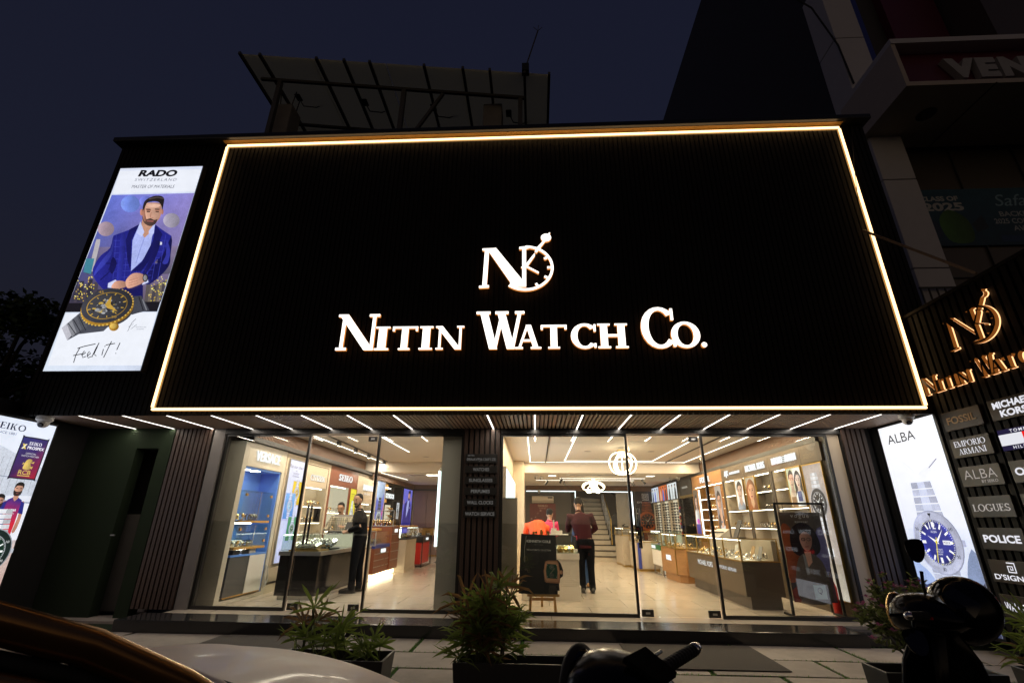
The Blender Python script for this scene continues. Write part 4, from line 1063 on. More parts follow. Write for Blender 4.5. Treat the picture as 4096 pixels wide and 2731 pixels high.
# taupe cabinets
cA = wall_cab("display_cabinet", "taupe wall cabinet with bearded man poster, next to the oak one", 10.50, 11.765, "taupe", None)
header_text(cA, rfr(11.42, 2.42), "A|X", .22, .15, bold=.02); header_text(cA, rfr(10.95, 2.42), "ARMANI EXCHANGE", .55, .05)
lit_poster(cA, rfr(10.98, 1.64), .40, .61, lambda a, w, h: portrait(a, 0, 0, w, h, (240, 240, 238), (225, 185, 160), (70, 55, 45), (170, 175, 185), None, False, .40, .6))
cM = wall_cab("display_cabinet", "taupe wall cabinet with long haired woman poster in its middle", 9.35, 10.495, "taupe", None)
header_text(cM, rfr(9.92, 2.43), "MICHAEL KORS", .86, .125, space=1.12)
lit_poster(cM, rfr(10.43, 1.63), .43, .62, lambda a, w, h: (portrait(a, 0, 0, w, h, (205, 150, 130), (235, 170, 130), (160, 95, 50), (170, 95, 40), (190, 180, 160), True, .40, .56), a.line([(w * .4, h * .3), (w * .5, h * .1), (w * .6, h * .3)], w * .03, (240, 220, 160))))
cE = wall_cab("display_cabinet", "taupe wall cabinet with poster of two models, nearest the street", 8.205, 9.345, "taupe", None)
header_text(cE, rfr(8.98, 2.44), "EMPORIO", .38, .12); header_text(cE, rfr(8.50, 2.44), "ARMANI", .36, .12)
m = MB(); fr = rfr(8.745, 2.44)
for i in range(4): m.add([fr.p(-.09 + i * .012, .05 - i * .03, .008), fr.p(.09 - i * .012, .05 - i * .03, .008), fr.p(.075 - i * .012, .035 - i * .03, .008), fr.p(-.075 + i * .012, .035 - i * .03, .008)], [(0, 1, 2, 3)])
m.build("eagle_emblem", "sign_white", cE)
def two_models(a, w, h):
    a.rect(0, 0, w, h, (225, 228, 225), (220, 225, 190))
    portrait(a, 0, 0, w * .55, h, (215, 220, 190), (225, 185, 160), (60, 48, 42), (215, 190, 160), None, False, .40, .68)
    portrait(a, w * .45, 0, w, h * .98, (240, 240, 240), (235, 205, 190), (45, 38, 36), (240, 240, 238), None, True, .36, .66)
    a.rect(w * .55, h * .12, w * .85, h * .38, (60, 70, 120), (80, 90, 140)); a.rect(w * .1, 0, w * .4, h * .25, (160, 120, 80))
lit_poster(cE, rfr(8.70, 1.64), .46, .62, two_models)
for c_, y0, y1, tg in ((cA, 10.55, 11.7, "man poster"), (cM, 9.4, 10.45, "woman poster"), (cE, 8.25, 9.3, "two models poster")):
    for z, n in ((1.302, 6), (1.642, 4), (1.972, 3)):
        watch_row((RX + .14, y1 - (.05 if z < 1.5 else .45 if tg != "woman poster" else .5), z), (RX + .14, y0 + .05, z), n, -R(90), "watch on a shelf of the taupe cabinet with the " + tg, "watches in the taupe cabinet with the " + tg, sc=1.35)
# tall watch poster at the street end
t = thing("poster_lightbox", "tall backlit panel with a black chronograph in a brass frame", "lit panel", (RX, 7.9, FL))
MB().box((RX, 7.60, 2.285), (RX + .05, 8.2, 2.575)).build("header", "taupe", t)
def chrono(a, w, h):
    a.rect(0, 0, w, h, (200, 185, 175), (190, 175, 172))
    a.rect(0, 0, w, h * .25, (215, 205, 190), (180, 165, 150))
    a.watch(w * .52, h * .70, w * .37, dial=(35, 33, 45), ring=(45, 45, 55), strap=(215, 215, 225), mark=(235, 235, 240), sub=3, edge=(190, 190, 200), band=1.75)
    a.rect(w * .05, h * .3, w * .75, h * .36, (240, 242, 250)); a.text("ARMANI", w * .4, h * .33, w * .4, .03, (190, 195, 215), True)
lit_poster(t, rfr(8.16, .35), .54, 1.90, chrono)
for z, lab in ((.3, "lower"),): MB().box((RX + .02, 7.6, FL), (RX + .06, 8.2, .33)).build("plinth", "taupe", t)
# black tower cabinet, eyewear racks, lit fashion panels
t = thing("tower_cabinet", "narrow black glazed tower cabinet between eyewear racks and oak cabinet", "display cabinet", (RX, 14.7, FL))
MB().box((RX, 14.12, 2.14), (RX + .25, 15.28, 2.57)).build("header_box", "dark_grey", t)
header_text(t, rfr(14.7, 2.35), "POLICE WATCHES", .5, .05, mat="sign_dim")
MB().box((RX - .005, 14.12, 2.06), (RX + .2, 15.28, 2.135)).build("trim", "brass", t)
MB().box((RX + .28, 14.12, FL), (RX + .3, 15.28, 2.06)).box((RX, 14.12, FL), (RX + .28, 14.16, 2.06)).box((RX, 15.24, FL), (RX + .28, 15.28, 2.06)).build("carcass", "black_gloss", t)
MB().box((RX, 14.165, 1.0), (RX + .01, 15.235, 2.055)).build("glass_door", "case_glass", t)
watch_row((RX + .15, 15.1, 1.25), (RX + .15, 14.3, 1.25), 5, -R(90), "watch on the shelf of the black tower cabinet", "watches in the tower cabinet", sc=1.4)
MB().box((RX + .01, 14.17, 1.235), (RX + .28, 15.23, 1.25)).build("shelf", "case_glass", t)
t = thing("eyewear_rack", "cream lit wall rack filled with rows of spectacles", "eyewear rack", (RX, 17.1, FL))
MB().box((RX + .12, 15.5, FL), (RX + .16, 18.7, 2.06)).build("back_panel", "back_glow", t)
for k in range(4): MB().box((RX - .02, 15.48 + k * 1.08, FL), (RX + .12, 15.56 + k * 1.08, 2.06)).build("upright", "cream_stone", t)
spec = None
for k in range(3):
    for z in (1.06, 1.42, 1.78):
        MB().box((RX + .0, 15.57 + k * 1.08, z + .29), (RX + .11, 16.55 + k * 1.08, z + .31)).build("shelf", "cream_stone", t)
    for i in range(12):
        z = 1.05 + i * .082
        for j in range(3):
            y = 15.74 + k * 1.08 + j * .32
            if spec is None:
                m = MB()
                for s in (-1, 1):
                    m.tube([(0, s * .034 + .026 * math.cos(2 * math.pi * q / 10), .019 * math.sin(2 * math.pi * q / 10)) for q in range(11)], .0055, 5, cap=False)
                    m.box((-.002, s * .034 - .02, -.014), (.002, s * .034 + .02, .014)); m.box((-.002, s * .06, .006), (.10, s * .066, .012))
                m.box((-.004, -.01, .002), (.004, .01, .009)); spec = m.build("spectacles", "dark_grey", origin=(0, 0, 0)); o = spec
            else: o = spec.copy(); COL.objects.link(o)
            o.location = (RX + .01, y, z + random.uniform(-.006, .006)); o.scale = (1.5, 1.5, 1.5)
            tag(o, "dark framed spectacles on the cream lit wall rack", "spectacles", "spectacles on the wall rack")
cols3 = [((235, 238, 250), (40, 45, 60), "three"), ((230, 90, 50), (60, 110, 190), "red"), ((215, 228, 235), (50, 60, 60), "pale")]
for i, lab in enumerate(("backlit fashion panel with pale blue figures, farthest from the street", "backlit fashion panel with an orange red background", "backlit fashion panel with white background beside the black tower cabinet")):
    y1 = 18.8 - i * 1.15
    t = thing("fashion_lightbox", lab, "lit panel", (RX - .02, y1 - .57, 2.07))
    def dr_(a, w, h, i=i):
        a.rect(0, 0, w, h, [(235, 238, 250), (228, 85, 45), (232, 240, 245)][i], [(225, 235, 255), (230, 120, 60), (240, 245, 250)][i])
        for k in range(3):
            x = w * (.2 + .3 * k); c_ = [[(70, 80, 110), (120, 130, 220), (210, 200, 190)], [(235, 190, 150), (60, 130, 220), (60, 60, 70)], [(60, 70, 75), (200, 205, 210), (40, 45, 50)]][i][k]
            a.poly(smooth2d([(x - w * .08, 0), (x - w * .06, h * .6), (x, h * .72), (x + w * .06, h * .6), (x + w * .09, 0)], 3), c_); a.ell(x, h * .8, w * .045, h * .09, (215, 175, 150)); a.ell(x, h * .86, w * .05, h * .06, (50, 40, 35))
    lit_poster(t, rfr(y1, 2.075, RX - .02), 1.12, .49, dr_, "black_metal")
# black strip display with coloured packs beside the rack
t = thing("strip_display", "black hanging display with small coloured packs by the eyewear rack", "display stand", (RX, 15.38, 1.0))
MB().box((RX - .02, 15.3, 1.0), (RX + .02, 15.46, 2.06)).build("board", "back_board", t)
for i in range(9): MB().box((RX - .05, 15.32 + (i % 2) * .06, 1.05 + i * .09), (RX - .025, 15.37 + (i % 2) * .06, 1.11 + i * .09)).build("pack", ["red_laminate", "white_laminate", "blue_laminate", "pink_shirt", "oak"][i % 5], t)

# =================================================================== RIGHT COUNTERS
# long taupe counter
t = thing("glass_counter", "long taupe counter with brass trimmed glass top along the right side", "counter", (3.5, 9.7, FL))
MB().box((3.22, 8.30, .32), (3.80, 11.15, .80)).build("body", "taupe", t)
MB().box((3.215, 8.262, .32), (3.80, 8.298, .80)).build("end_panel", "taupe_dark", t)
MB().box((3.30, 8.33, FL), (3.76, 11.1, .318)).build("plinth", "taupe_dark", t)
glass_case(t, 3.22, 3.80, 8.27, 11.15, .82, 1.125, "brass", bays=4)
MB().box((3.23, 8.28, .803), (3.79, 11.14, .815)).build("deck", "tray", t)
MB().box((3.72, 8.29, .817), (3.785, 11.13, 1.11)).build("back_rail", "cream_paint", t)
lf = Fr((3.22, 0, 0), (0, -1, 0))
m = MB(); put_text(m, lf, "MICHAEL KORS", -10.05, .66, .82, .085, space=1.12); m.build("lettering", "sign_white", t)
m = MB(); put_text(m, lf, "EMPORIO ARMANI", -8.95, .66, .80, .055, space=1.1); m.build("lettering", "sign_cool", t)
for k in range(5):
    for j in range(8):
        y = 8.4 + j * .34 + random.uniform(-.03, .03); x = 3.32 + k * .085
        put_watch(x, y, .818 + .006 * k, -R(70) + random.uniform(-.4, .4), "watch on the pale trays inside the long taupe counter", "watches in the long taupe counter", random.choice(("watch_steel", "watch_gold", "watch_steel", "tray")), random.choice((0, 0, 1)), 1.2)
for i, (x, y, lab) in enumerate(((3.52, 8.62, "tan card stand leaning in the near bay of the taupe counter"), (3.55, 8.42, "grey brochure leaning in the near bay of the taupe counter"), (3.50, 9.25, "white card stand in the second bay of the taupe counter"))):
    tag(MB().prism([(x, y - .06, .82), (x, y + .06, .82), (x + .06, y + .06, 1.02), (x + .06, y - .06, 1.02)], (.006, 0, 0)).build("card_stand", ["gold_wood", "grey_paint", "white_laminate"][i]), lab, "card stand")
# things standing on it
t = thing("tablet_stand", "dark slanted price tablet standing on the taupe counter", "tablet", (3.5, 9.0, 1.133))
MB().prism([(3.46, 8.93, 1.135), (3.46, 9.12, 1.135), (3.56, 9.05, 1.42), (3.56, 8.86, 1.42)], (.012, 0, 0)).build("panel", "dark_grey", t); MB().box((3.44, 8.9, 1.1335), (3.6, 9.14, 1.142)).build("foot", "dark_grey", t)
t = thing("watch_tray", "sloping tray with a row of leather strap watches on the taupe counter", "display tray", (3.5, 9.75, 1.133))
MB().prism([(3.36, 9.5, 1.134), (3.36, 10.1, 1.134), (3.56, 10.1, 1.28), (3.56, 9.5, 1.28)], (.0, 0, -.0)).build("board", "tray", t) if False else MB().prism([(3.36, 9.5, 1.134), (3.56, 9.5, 1.134), (3.56, 9.5, 1.27)], (0, .6, 0)).build("board", "tray", t)
for i in range(7): put_watch(3.45, 9.56 + i * .08, 1.19, -R(90), "leather strap watch lying on the sloping tray on the taupe counter", "watches on the sloping tray", "leather", 1, 1.2)
# oak counter
t = thing("glass_counter", "oak counter with lettered front and glass top", "counter", (3.4, 12.2, FL))
MB().prism([(3.06, 12.75, .30), (3.10, 11.62, .30), (3.28, 11.50, .30), (3.7, 11.50, .30), (3.7, 12.75, .30)], (0, 0, .53)).build("body", "oak", t)
MB().prism([(3.12, 12.72, FL), (3.16, 11.66, FL), (3.3, 11.56, FL), (3.7, 11.56, FL), (3.7, 12.72, FL)], (0, 0, .158)).build("plinth", "oak", t)
MB().bar((3.092, 11.617, .30), (3.092, 11.617, .83), .014, .014).build("trim", "brass", t)
glass_case(t, 3.09, 3.68, 11.52, 12.75, .84, 1.12, "brass", bays=3)
m = MB(); put_text(m, Fr((3.083, 12.15, .62), (.035, -1, 0)), "FOSSIL", 0, 0, .36, .11, bold=.03, depth=.012); m.build("lettering", "sign_white", t)
MB().box((3.12, 11.6, .832), (3.66, 12.7, .839)).build("deck", "gold_wood", t)
for k in range(3): watch_row((3.2 + k * .14, 12.65, .842), (3.2 + k * .14, 11.6, .842), 6, -R(90), "watch inside the glass top of the oak counter", "watches in the oak counter", ("watch_gold", "watch_steel"), sc=1.3)
# white and green counter
t = thing("glass_counter", "white counter on metal legs with a green band under its glass", "counter", (3.35, 13.4, FL))
MB().box((3.1, 12.95, .36), (3.65, 13.9, .72)).build("body", "white_laminate", t)
b = MB().box((3.09, 12.94, .722), (3.66, 13.91, .84)).build("band", "green_laminate", t)
MB().box((3.082, 13.45, .75), (3.089, 13.85, .82)).build("lit_badge", "sign_white", b)
for x, y in ((3.13, 12.98), (3.62, 12.98), (3.13, 13.87), (3.62, 13.87)): MB().bar((x, y, FL), (x, y, .36), .03, .03).build("leg", "steel", t)
MB().bar((3.13, 12.98, .17), (3.62, 12.98, .17), .025, .025).bar((3.13, 13.0, .17), (3.13, 13.85, .17), .025, .025).build("stretcher", "steel", t)
glass_case(t, 3.09, 3.66, 12.95, 13.9, .845, 1.17, None, top="green_glass")
MB().box((3.1, 12.96, .842), (3.65, 13.89, .846)).build("deck", "grey_paint", t)
for k in range(2): watch_row((3.22 + k * .2, 13.8, .847), (3.22 + k * .2, 13.05, .847), 5, -R(90), "watch inside the green banded counter", "watches in the green banded counter", sc=1.3)
# cream counter with blue corner
t = thing("glass_counter", "cream counter with lit logo and blue corner at the back", "counter", (3.05, 15.0, FL))
MB().box((2.78, 14.2, FL + .06), (3.35, 15.4, .86)).build("body", "cream_stone", t)
MB().box((2.775, 14.17, FL + .06), (2.86, 14.197, .86)).build("corner", "blue_laminate", t)
MB().box((2.79, 14.21, FL), (3.34, 15.39, FL + .058)).build("plinth", "brass", t)
m = MB(); fr = Fr((2.772, 14.7, .55), (0, -1, 0)); put_text(m, fr, "Rotary", 0, -.08, .22, .07, depth=.004); q = [(.03 * math.cos(2 * math.pi * i / 16), .07 + .06 * math.sin(2 * math.pi * i / 16)) for i in range(16)]; solid2d(m, fr, q, .002, 0); m.build("lettering", "sign_white", t)
glass_case(t, 2.78, 3.35, 14.2, 15.4, .88, 1.12, "brass", bays=2)
MB().box((2.79, 14.21, .862), (3.34, 15.39, .868)).build("deck", "tray", t)
watch_row((2.95, 15.3, .87), (2.95, 14.3, .87), 7, -R(90), "watch inside the cream counter with the blue corner", "watches in the blue cornered counter", sc=1.3)
t = thing("glass_counter", "plain cream counter farthest back beside the stairs", "counter", (2.8, 16.1, FL))
MB().box((2.6, 15.5, FL + .05), (3.2, 16.9, 1.0)).build("body", "cream_stone", t); MB().box((2.61, 15.51, FL), (3.19, 16.89, FL + .048)).build("plinth", "brass", t)
glass_case(t, 2.6, 3.2, 15.5, 16.9, 1.015, 1.2, "brass")
t = thing("card_machine", "black card machine on the back cream counter", "card machine", (2.75, 15.7, 1.225))
MB().box((2.68, 15.62, 1.2255), (2.84, 15.78, 1.27)).build("body", "black_metal", t, bevel=.01); MB().prism([(2.66, 15.64, 1.272), (2.66, 15.78, 1.272), (2.74, 15.78, 1.33), (2.74, 15.64, 1.33)], (.015, 0, 0)).build("screen", "dark_glass", t)

# =================================================================== WHITE COUNTER, STAIRS, BACK WALL (right hall)
t = thing("glass_counter", "white ribbed counter behind the easel with gold watches in its glass top", "counter", (.1, 9.6, FL))
MB().box((-.25, 8.82, FL), (.74, 10.2, .36)).build("plinth", "white_laminate", t)
m = MB()
for i in range(13): m.box((-.24, 8.828 - (.004 if i % 2 else 0), .362 + i * .031), (.72, 10.19, .362 + i * .031 + .0295))
m.build("ribbed_front", "white_laminate", t)
MB().box((-.25, 8.815, .768), (.73, 10.2, .86)).build("top_band", "white_laminate", t)
glass_case(t, -.24, .71, 8.83, 10.2, .862, 1.14, None, top="green_glass")
MB().box((-.23, 8.84, .861), (.70, 10.19, .866)).build("deck", "cream_stone", t)
for k in range(3): watch_row((.18, 8.98 + k * .16, .868), (.66, 8.98 + k * .16, .868), 8, 0, "gold watch on the stand inside the white ribbed counter", "watches in the white ribbed counter", ("watch_gold", "watch_gold", "watch_steel"), sc=1.5)
t = thing("receipt_box", "white display block with an upright card on the white ribbed counter", "display block", (.33, 9.0, 1.15))
MB().box((.26, 8.95, 1.152), (.46, 9.1, 1.22)).build("base", "white_laminate", t, bevel=.004); MB().box((.27, 8.97, 1.222), (.36, 9.06, 1.26)).build("block", "white_laminate", t); MB().box((.30, 9.0, 1.262), (.325, 9.03, 1.40)).build("upright_card", "white_laminate", t)
tag(MB().box((.24, 8.86, 1.1495), (.56, 9.2, 1.164)).build("watch_box", "white_plastic", bevel=.003), "flat white tray on top of the white ribbed counter", "tray")
# stairs
t = thing("staircase", "cream staircase with dark treads climbing at the back of the shop", "staircase", (2.4, 18.5, FL))
for k in range(13):
    x0, x1 = (1.95, 3.55) if k < 2 else (1.93, 3.1) if k == 2 else (1.9, 2.62)
    y = 17.3 + k * .27; z = FL + k * .165
    s = MB().box((x0, y, FL if k < 3 else z - .2), (x1, y + .35, z + .145)).build("riser", "cream_stone", t)
    MB().box((x0, y - .02, z + .146), (x1, y + .27, z + .172)).build("tread", "granite", s)
MB().tube([(2.64, 17.9, .62), (2.64, 17.9, 1.45), (2.66, 20.4, 3.0)], .025, 10).build("handrail", "brass", t)
for k in range(6): MB().tube([(2.64, 17.95 + k * .4, .62 + k * .245), (2.645, 17.95 + k * .4, 1.46 + k * .25)], .016, 8).build("baluster", "steel", t)
g = MB()
for k in range(5): g.prism([(2.642, 18.0 + k * .4, .75 + k * .245), (2.642, 18.33 + k * .4, .95 + k * .245), (2.642, 18.33 + k * .4, 1.58 + k * .245), (2.642, 18.0 + k * .4, 1.40 + k * .245)], (.006, 0, 0))
g.build("glass_panel", "green_glass", t)
MB().bar((3.6, 20.4, 2.2), (2.3, 20.4, 2.95), .3, .06, (0, 0, 1)).bar((3.6, 20.7, 2.55), (2.3, 20.7, 3.3), .03, .03).build("upper_flight", "black_metal", t)
t = thing("stair_door", "dark sloped cupboard doors under the staircase", "door", (3.0, 19.3, FL))
MB().prism([(2.75, 19.5, FL), (3.12, 19.5, FL), (3.12, 19.5, 1.75), (2.75, 19.5, 1.45)], (0, .05, 0)).build("leaf", "dark_grey", t)
for x in (2.9, 3.02): MB().ball((x, 19.49, .95), .012, 8, 6).build("knob", "steel", t)
tag(MB().box((3.12, 19.45, FL), (3.75, 19.6, 3.9)).build("stair_wall", "cream_stone", bevel=.003), "beige wall behind the stair opening", "wall")
# split air conditioner
t = thing("air_conditioner", "white split air conditioner on the charcoal wall", "air conditioner", (.25, 18.65, 2.03))
MB().prism([(-.15, 18.76, 2.28), (-.15, 18.56, 2.26), (-.15, 18.54, 2.12), (-.15, 18.62, 2.04), (-.15, 18.76, 2.03)], (.81, 0, 0)).build("case", "cream_stone", t, bevel=.01)
MB().box((-.12, 18.555, 2.055), (.63, 18.60, 2.075)).build("vane", "grey_paint", t)
MB().box((.44, 18.536, 2.19), (.62, 18.541, 2.24)).build("display", "dark_grey", t)
wfr = Fr((0, 18.755, 0), (1, 0, 0))
a = Art(wfr); a.rect(-.24, 1.1, .74, 2.01, (60, 25, 22), (105, 32, 28))
for i in range(60):
    x, y = random.uniform(-.22, .72), 1.12 + abs(random.gauss(.18, .2)); k = random.uniform(.01, .05)
    if y < 1.8: a.ell(x, y, k, k * .8, random.choice([(110, 70, 60), (130, 60, 55), (90, 40, 35), (150, 110, 100)]), n=9)
a.text("SEIKO", .25, 1.935, .36, .075, (205, 175, 150), True); a.text("CLOCKS", .25, 1.845, .26, .05, (190, 150, 125), True)
tag(a.build("wall_poster", "print"), "dark red clocks poster under the air conditioner", "poster")
a = Art(wfr); a.rect(3.74, .9, 4.42, 2.5, (22, 20, 20), (30, 27, 25)); cx, cy_ = 4.1, 2.27
for i, (k, col) in enumerate([(.12, (190, 185, 175)), (.10, (28, 25, 24)), (.075, (190, 185, 175)), (.055, (28, 25, 24)), (.03, (190, 185, 175)), (.012, (28, 25, 24))]): a.rect(cx - k, cy_ - k, cx + k, cy_ + k, col)
a.rect(cx - .13, cy_ - .09, cx - .07, cy_ - .06, (28, 25, 24)); a.text("D'SIGNER", 4.09, 2.08, .60, .06, (200, 195, 190), bold=.02)
a.watch(4.12, 1.42, .33, dial=(22, 22, 25), ring=(170, 85, 40), strap=(120, 60, 30), mark=(170, 90, 50), hand=(190, 170, 150), edge=(110, 55, 28), sub=3)
tag(a.build("wall_poster", "gloss_print"), "black poster with a bronze watch right of the stair opening", "poster")
# items seen edge-on on the partition
t = thing("light_box", "tall bright light box on the partition seen nearly edge on", "lit panel", (-.55, 10, 1.0))
MB().box((-.615, 9.2, 1.0), (-.56, 13.1, 2.35)).build("box", "steel", t); MB().box((-.559, 9.25, 1.04), (-.552, 13.05, 2.31)).build("face", "cool_led", t)
t = thing("light_box", "upright light box with pale green edge beside the grey column", "lit panel", (-1.5, 7.9, .9))
MB().box((-1.60, 8.02, .93), (-1.53, 8.9, 2.2)).build("box", "green_glass", t); MB().box((-1.625, 8.05, .98), (-1.605, 8.86, 2.15)).build("face", "cool_led", t)
# =================================================================== LEFT WALL DISPLAYS (face x = -4.78)
LX = -4.78
def lfr(y, z=0.0, x=LX): return Fr((x, y, z), (0, 1, 0))      # u runs into the shop
# blue lined marble cabinet
t = thing("display_cabinet", "tall marble cabinet with blue lining and two glass boxes", "display cabinet", (-5.0, 8.35, FL))
MB().box((-5.15, 7.64, FL), (LX, 7.76, 2.58)).box((-5.15, 8.92, FL), (LX, 9.02, 2.58)).box((-5.15, 7.76, 2.19), (LX, 8.92, 2.58)).box((-5.15, 7.76, FL), (LX, 8.92, .20)).build("surround", "marble", t, bevel=.003)
MB().box((-5.18, 7.76, .2), (-5.15, 8.92, 2.19)).box((-5.15, 8.885, .2), (LX - .02, 8.918, 2.188)).box((-5.15, 7.762, .2), (LX - .02, 7.79, 2.188)).box((-5.15, 7.79, 2.15), (LX - .02, 8.885, 2.188)).build("lining", "blue_lining", t)
for y in (7.98, 8.28): MB().lathe([(.075, 0), (.075, -.006)], (-4.92, y, 2.149), n=20).build("round_light", "bright_led", t)
header_text(t, lfr(8.37, 2.385), "VERSACE", .78, .17, space=1.08)
for z, h in ((1.34, .46), (.94, .33)):
    s = MB().box((-5.14, 7.82, z - .035), (LX + .03, 8.72, z)).build("shelf", "gold_wood", t)
    g = MB(); g.box((LX + .02, 7.83, z + .001), (LX + .026, 8.71, z + h)); g.box((-5.1, 7.83, z + .001), (LX + .018, 7.836, z + h)); g.box((-5.1, 8.704, z + .001), (LX + .018, 8.71, z + h)); g.box((-5.1, 7.83, z + h + .001), (LX + .026, 8.71, z + h + .008)); g.build("glass_box", "green_glass", s)
    for y in (7.9, 8.66):
        for zz in (z + .06, z + h - .08): MB().box((LX + .015, y - .025, zz), (LX + .035, y + .025, zz + .04)).build("hinge", "gold_wood", s)
    MB().box((-4.95, 7.95, z - .046), (-4.8, 8.25, z - .036)).build("under_light", "bright_led", s)
    MB().box((LX + .03, 8.3, z + .0), (LX + .034, 8.315, z + h)).build("seam", "chrome", s)
MB().box((-5.14, 7.8, .24), (LX + .01, 8.82, .80)).build("cupboard", "box_grey", t); MB().box((LX + .012, 8.34, .24), (LX + .02, 8.82, .80)).build("cupboard_door", "white_laminate", t)
MB().box((-5.14, 7.79, .801), (LX + .02, 8.84, .83)).build("shelf", "blue_lining", t); MB().box((LX + .011, 7.8, .22), (LX + .02, 8.82, .239)).build("rail", "gold_wood", t)
for i, (y, z, mt) in enumerate(((7.9, 1.342, "watch_gold"), (8.08, 1.342, "watch_gold"), (8.3, 1.342, "leather"), (8.38, 1.342, "leather"), (8.45, 1.342, "leather"))): put_watch(-4.9, y, z, R(90), "watch in the upper glass box of the blue lined cabinet", "watches in the upper blue glass box", mt, 0, 1.6)
watch_row((-4.9, 7.88, .942), (-4.9, 8.5, .942), 9, R(90), "pale watch in the lower glass box of the blue lined cabinet", "watches in the lower blue glass box", ("tray", "watch_steel"), sc=1.4)
for i, (y, mt, lab) in enumerate(((7.87, "leather", "dark brown gift box under the glass boxes of the blue cabinet"), (8.12, "leather", "dark brown gift box with a light band under the blue cabinet boxes"), (8.33, "marble", "pale gift box beside the brown ones in the blue cabinet"))): tag(MB().box((-4.95, y, .831), (LX, y + .19, .90)).build("gift_box", mt, bevel=.004), lab, "gift box")
t = thing("power_cable", "looped white cable hanging by the blue cabinet foot", "cable", (-4.75, 8.85, .3))
MB().tube([(-4.74, 8.88, .62), (-4.73, 8.85, .45), (-4.72, 8.9, .28), (-4.72, 8.96, .4), (-4.73, 8.9, .6)], .012, 6).build("loop", "white_plastic", t)
# pick-your-colour light panel
t = thing("display_cabinet", "cream cabinet with a tall lit colour watch panel", "display cabinet", (-4.9, 9.45, FL))
MB().box((-5.15, 9.04, .32), (LX, 9.87, 2.565)).build("carcass", "cream_paint", t); MB().box((-5.15, 9.04, FL), (LX - .01, 9.87, .28)).build("plinth", "cream_paint", t)
def colours(a, w, h):
    a.rect(0, 0, w, h, (205, 210, 250), (225, 228, 255))
    a.text("Pick your colour", w * .5, h * .93, w * .92, h * .045, (70, 70, 110)); a.rect(w * .46, h * .893, w * .54, h * .897, (90, 90, 120)); a.text('"TSUYOSA"', w * .5, h * .865, w * .45, h * .02, (90, 90, 130)); a.text("Collection", w * .5, h * .84, w * .45, h * .02, (90, 90, 130))
    for (x0, x1, y0, y1, c, c2, d) in ((.42, 1.0, .55, .79, (225, 185, 20), (240, 205, 30), (215, 175, 40)), (.05, .66, .41, .66, (70, 140, 225), (120, 180, 245), (150, 195, 240)), (.40, 1.0, .20, .43, (30, 130, 85), (50, 150, 100), (20, 90, 50))):
        a.rect(w * x0 - .01, h * y0 - .03, w * x1, h * y1 + .01, (190, 195, 250)); a.rect(w * x0, h * y0, w * x1, h * y1, c, c2)
        a.watch(w * (x0 + x1) / 2, h * (y0 + y1) / 2, w * .17, dial=d, ring=(215, 220, 245), strap=(205, 210, 240), edge=(150, 160, 210), band=2.0, mark=(240, 240, 250))
    a.text("CITIZEN", w * .5, h * .105, w * .6, h * .026, (60, 60, 110), True); a.text("BETTER STARTS NOW", w * .5, h * .065, w * .7, h * .012, (110, 110, 160))
lit_poster(t, lfr(9.13, .62), .60, 1.84, colours, "steel")
# cream, mahogany and cream cabinets
def lcab(lab, y0, y1, mat, depth=.20, shelves=(1.30, 1.62), zo=2.02, zt=2.56, ya=None, yb=None, bg="cream_paint", lowtrim=True):
    t = thing("display_cabinet", lab, "display cabinet", (LX - .1, (y0 + y1) / 2, FL)); ya = ya or y0 + .09; yb = yb or y1 - .14
    MB().box((LX - .05, y0, zo), (LX, y1, zt)).box((LX - depth, y0, FL), (LX, ya, zo)).box((LX - .012, yb, FL), (LX, y1, zo)).build("surround", mat, t)
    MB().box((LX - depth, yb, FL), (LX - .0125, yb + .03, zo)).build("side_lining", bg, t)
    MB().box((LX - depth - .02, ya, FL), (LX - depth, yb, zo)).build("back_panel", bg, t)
    MB().box((LX - depth, ya, FL), (LX - .004, yb, .95)).build("base_cupboard", mat, t)
    for z in shelves:
        s = MB().box((LX - depth, ya, z), (LX - .02, yb, z + .02)).build("shelf", "marble", t)
        MB().box((LX - .05, ya + .04, z - .012), (LX - .03, yb - .04, z - .002)).build("shelf_light", "shelf_led", s)
    MB().box((LX - .12, ya + .02, zo - .02), (LX - .09, yb - .02, zo - .006)).build("top_light", "case_led", t)
    MB().box((LX - .012, ya, .96), (LX - .004, yb, zo - .002)).build("glass_door", "case_glass", t)
    return t
t = lcab("cream cabinet with black outlined header and lit watch shelves", 9.89, 11.10, "cream_paint")
m = MB(); fr = lfr(10.47, 2.21); put_roman(m, fr, "CITIZEN", 0, 0, .70, .115, depth=.005, T=.15, S=.06); m.build("lettering", "sign_white", t); m = MB(); put_roman(m, fr, "CITIZEN", .012, -.012, .70, .115, off=.0008, T=.15, S=.06); m.build("letter_underlay", "black_metal", t)  # offset black copy puts shade beside the lit letters
m = MB(); m.box((LX, 9.93, 2.455), (LX + .006, 10.98, 2.465)).box((LX, 10.97, 1.0), (LX + .006, 10.98, 2.455)); m.build("outline", "black_metal", t)
for z, n in ((1.322, 8), (1.642, 5), (1.0, 6)): watch_row((LX - .10, 10.0, z), (LX - .10, 10.9, z), n, R(90), "watch on the lit shelves of the cream outlined cabinet", "watches in the cream outlined cabinet", sc=1.5)
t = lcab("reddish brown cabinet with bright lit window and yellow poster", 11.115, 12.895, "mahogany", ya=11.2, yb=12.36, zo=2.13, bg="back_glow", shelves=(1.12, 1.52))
m = MB(); put_roman(m, lfr(12.06, 2.34), "SEIKO", 0, 0, .88, .15, depth=.005, T=.22, S=.13, gap=.06); m.build("lettering", "sign_white", t)
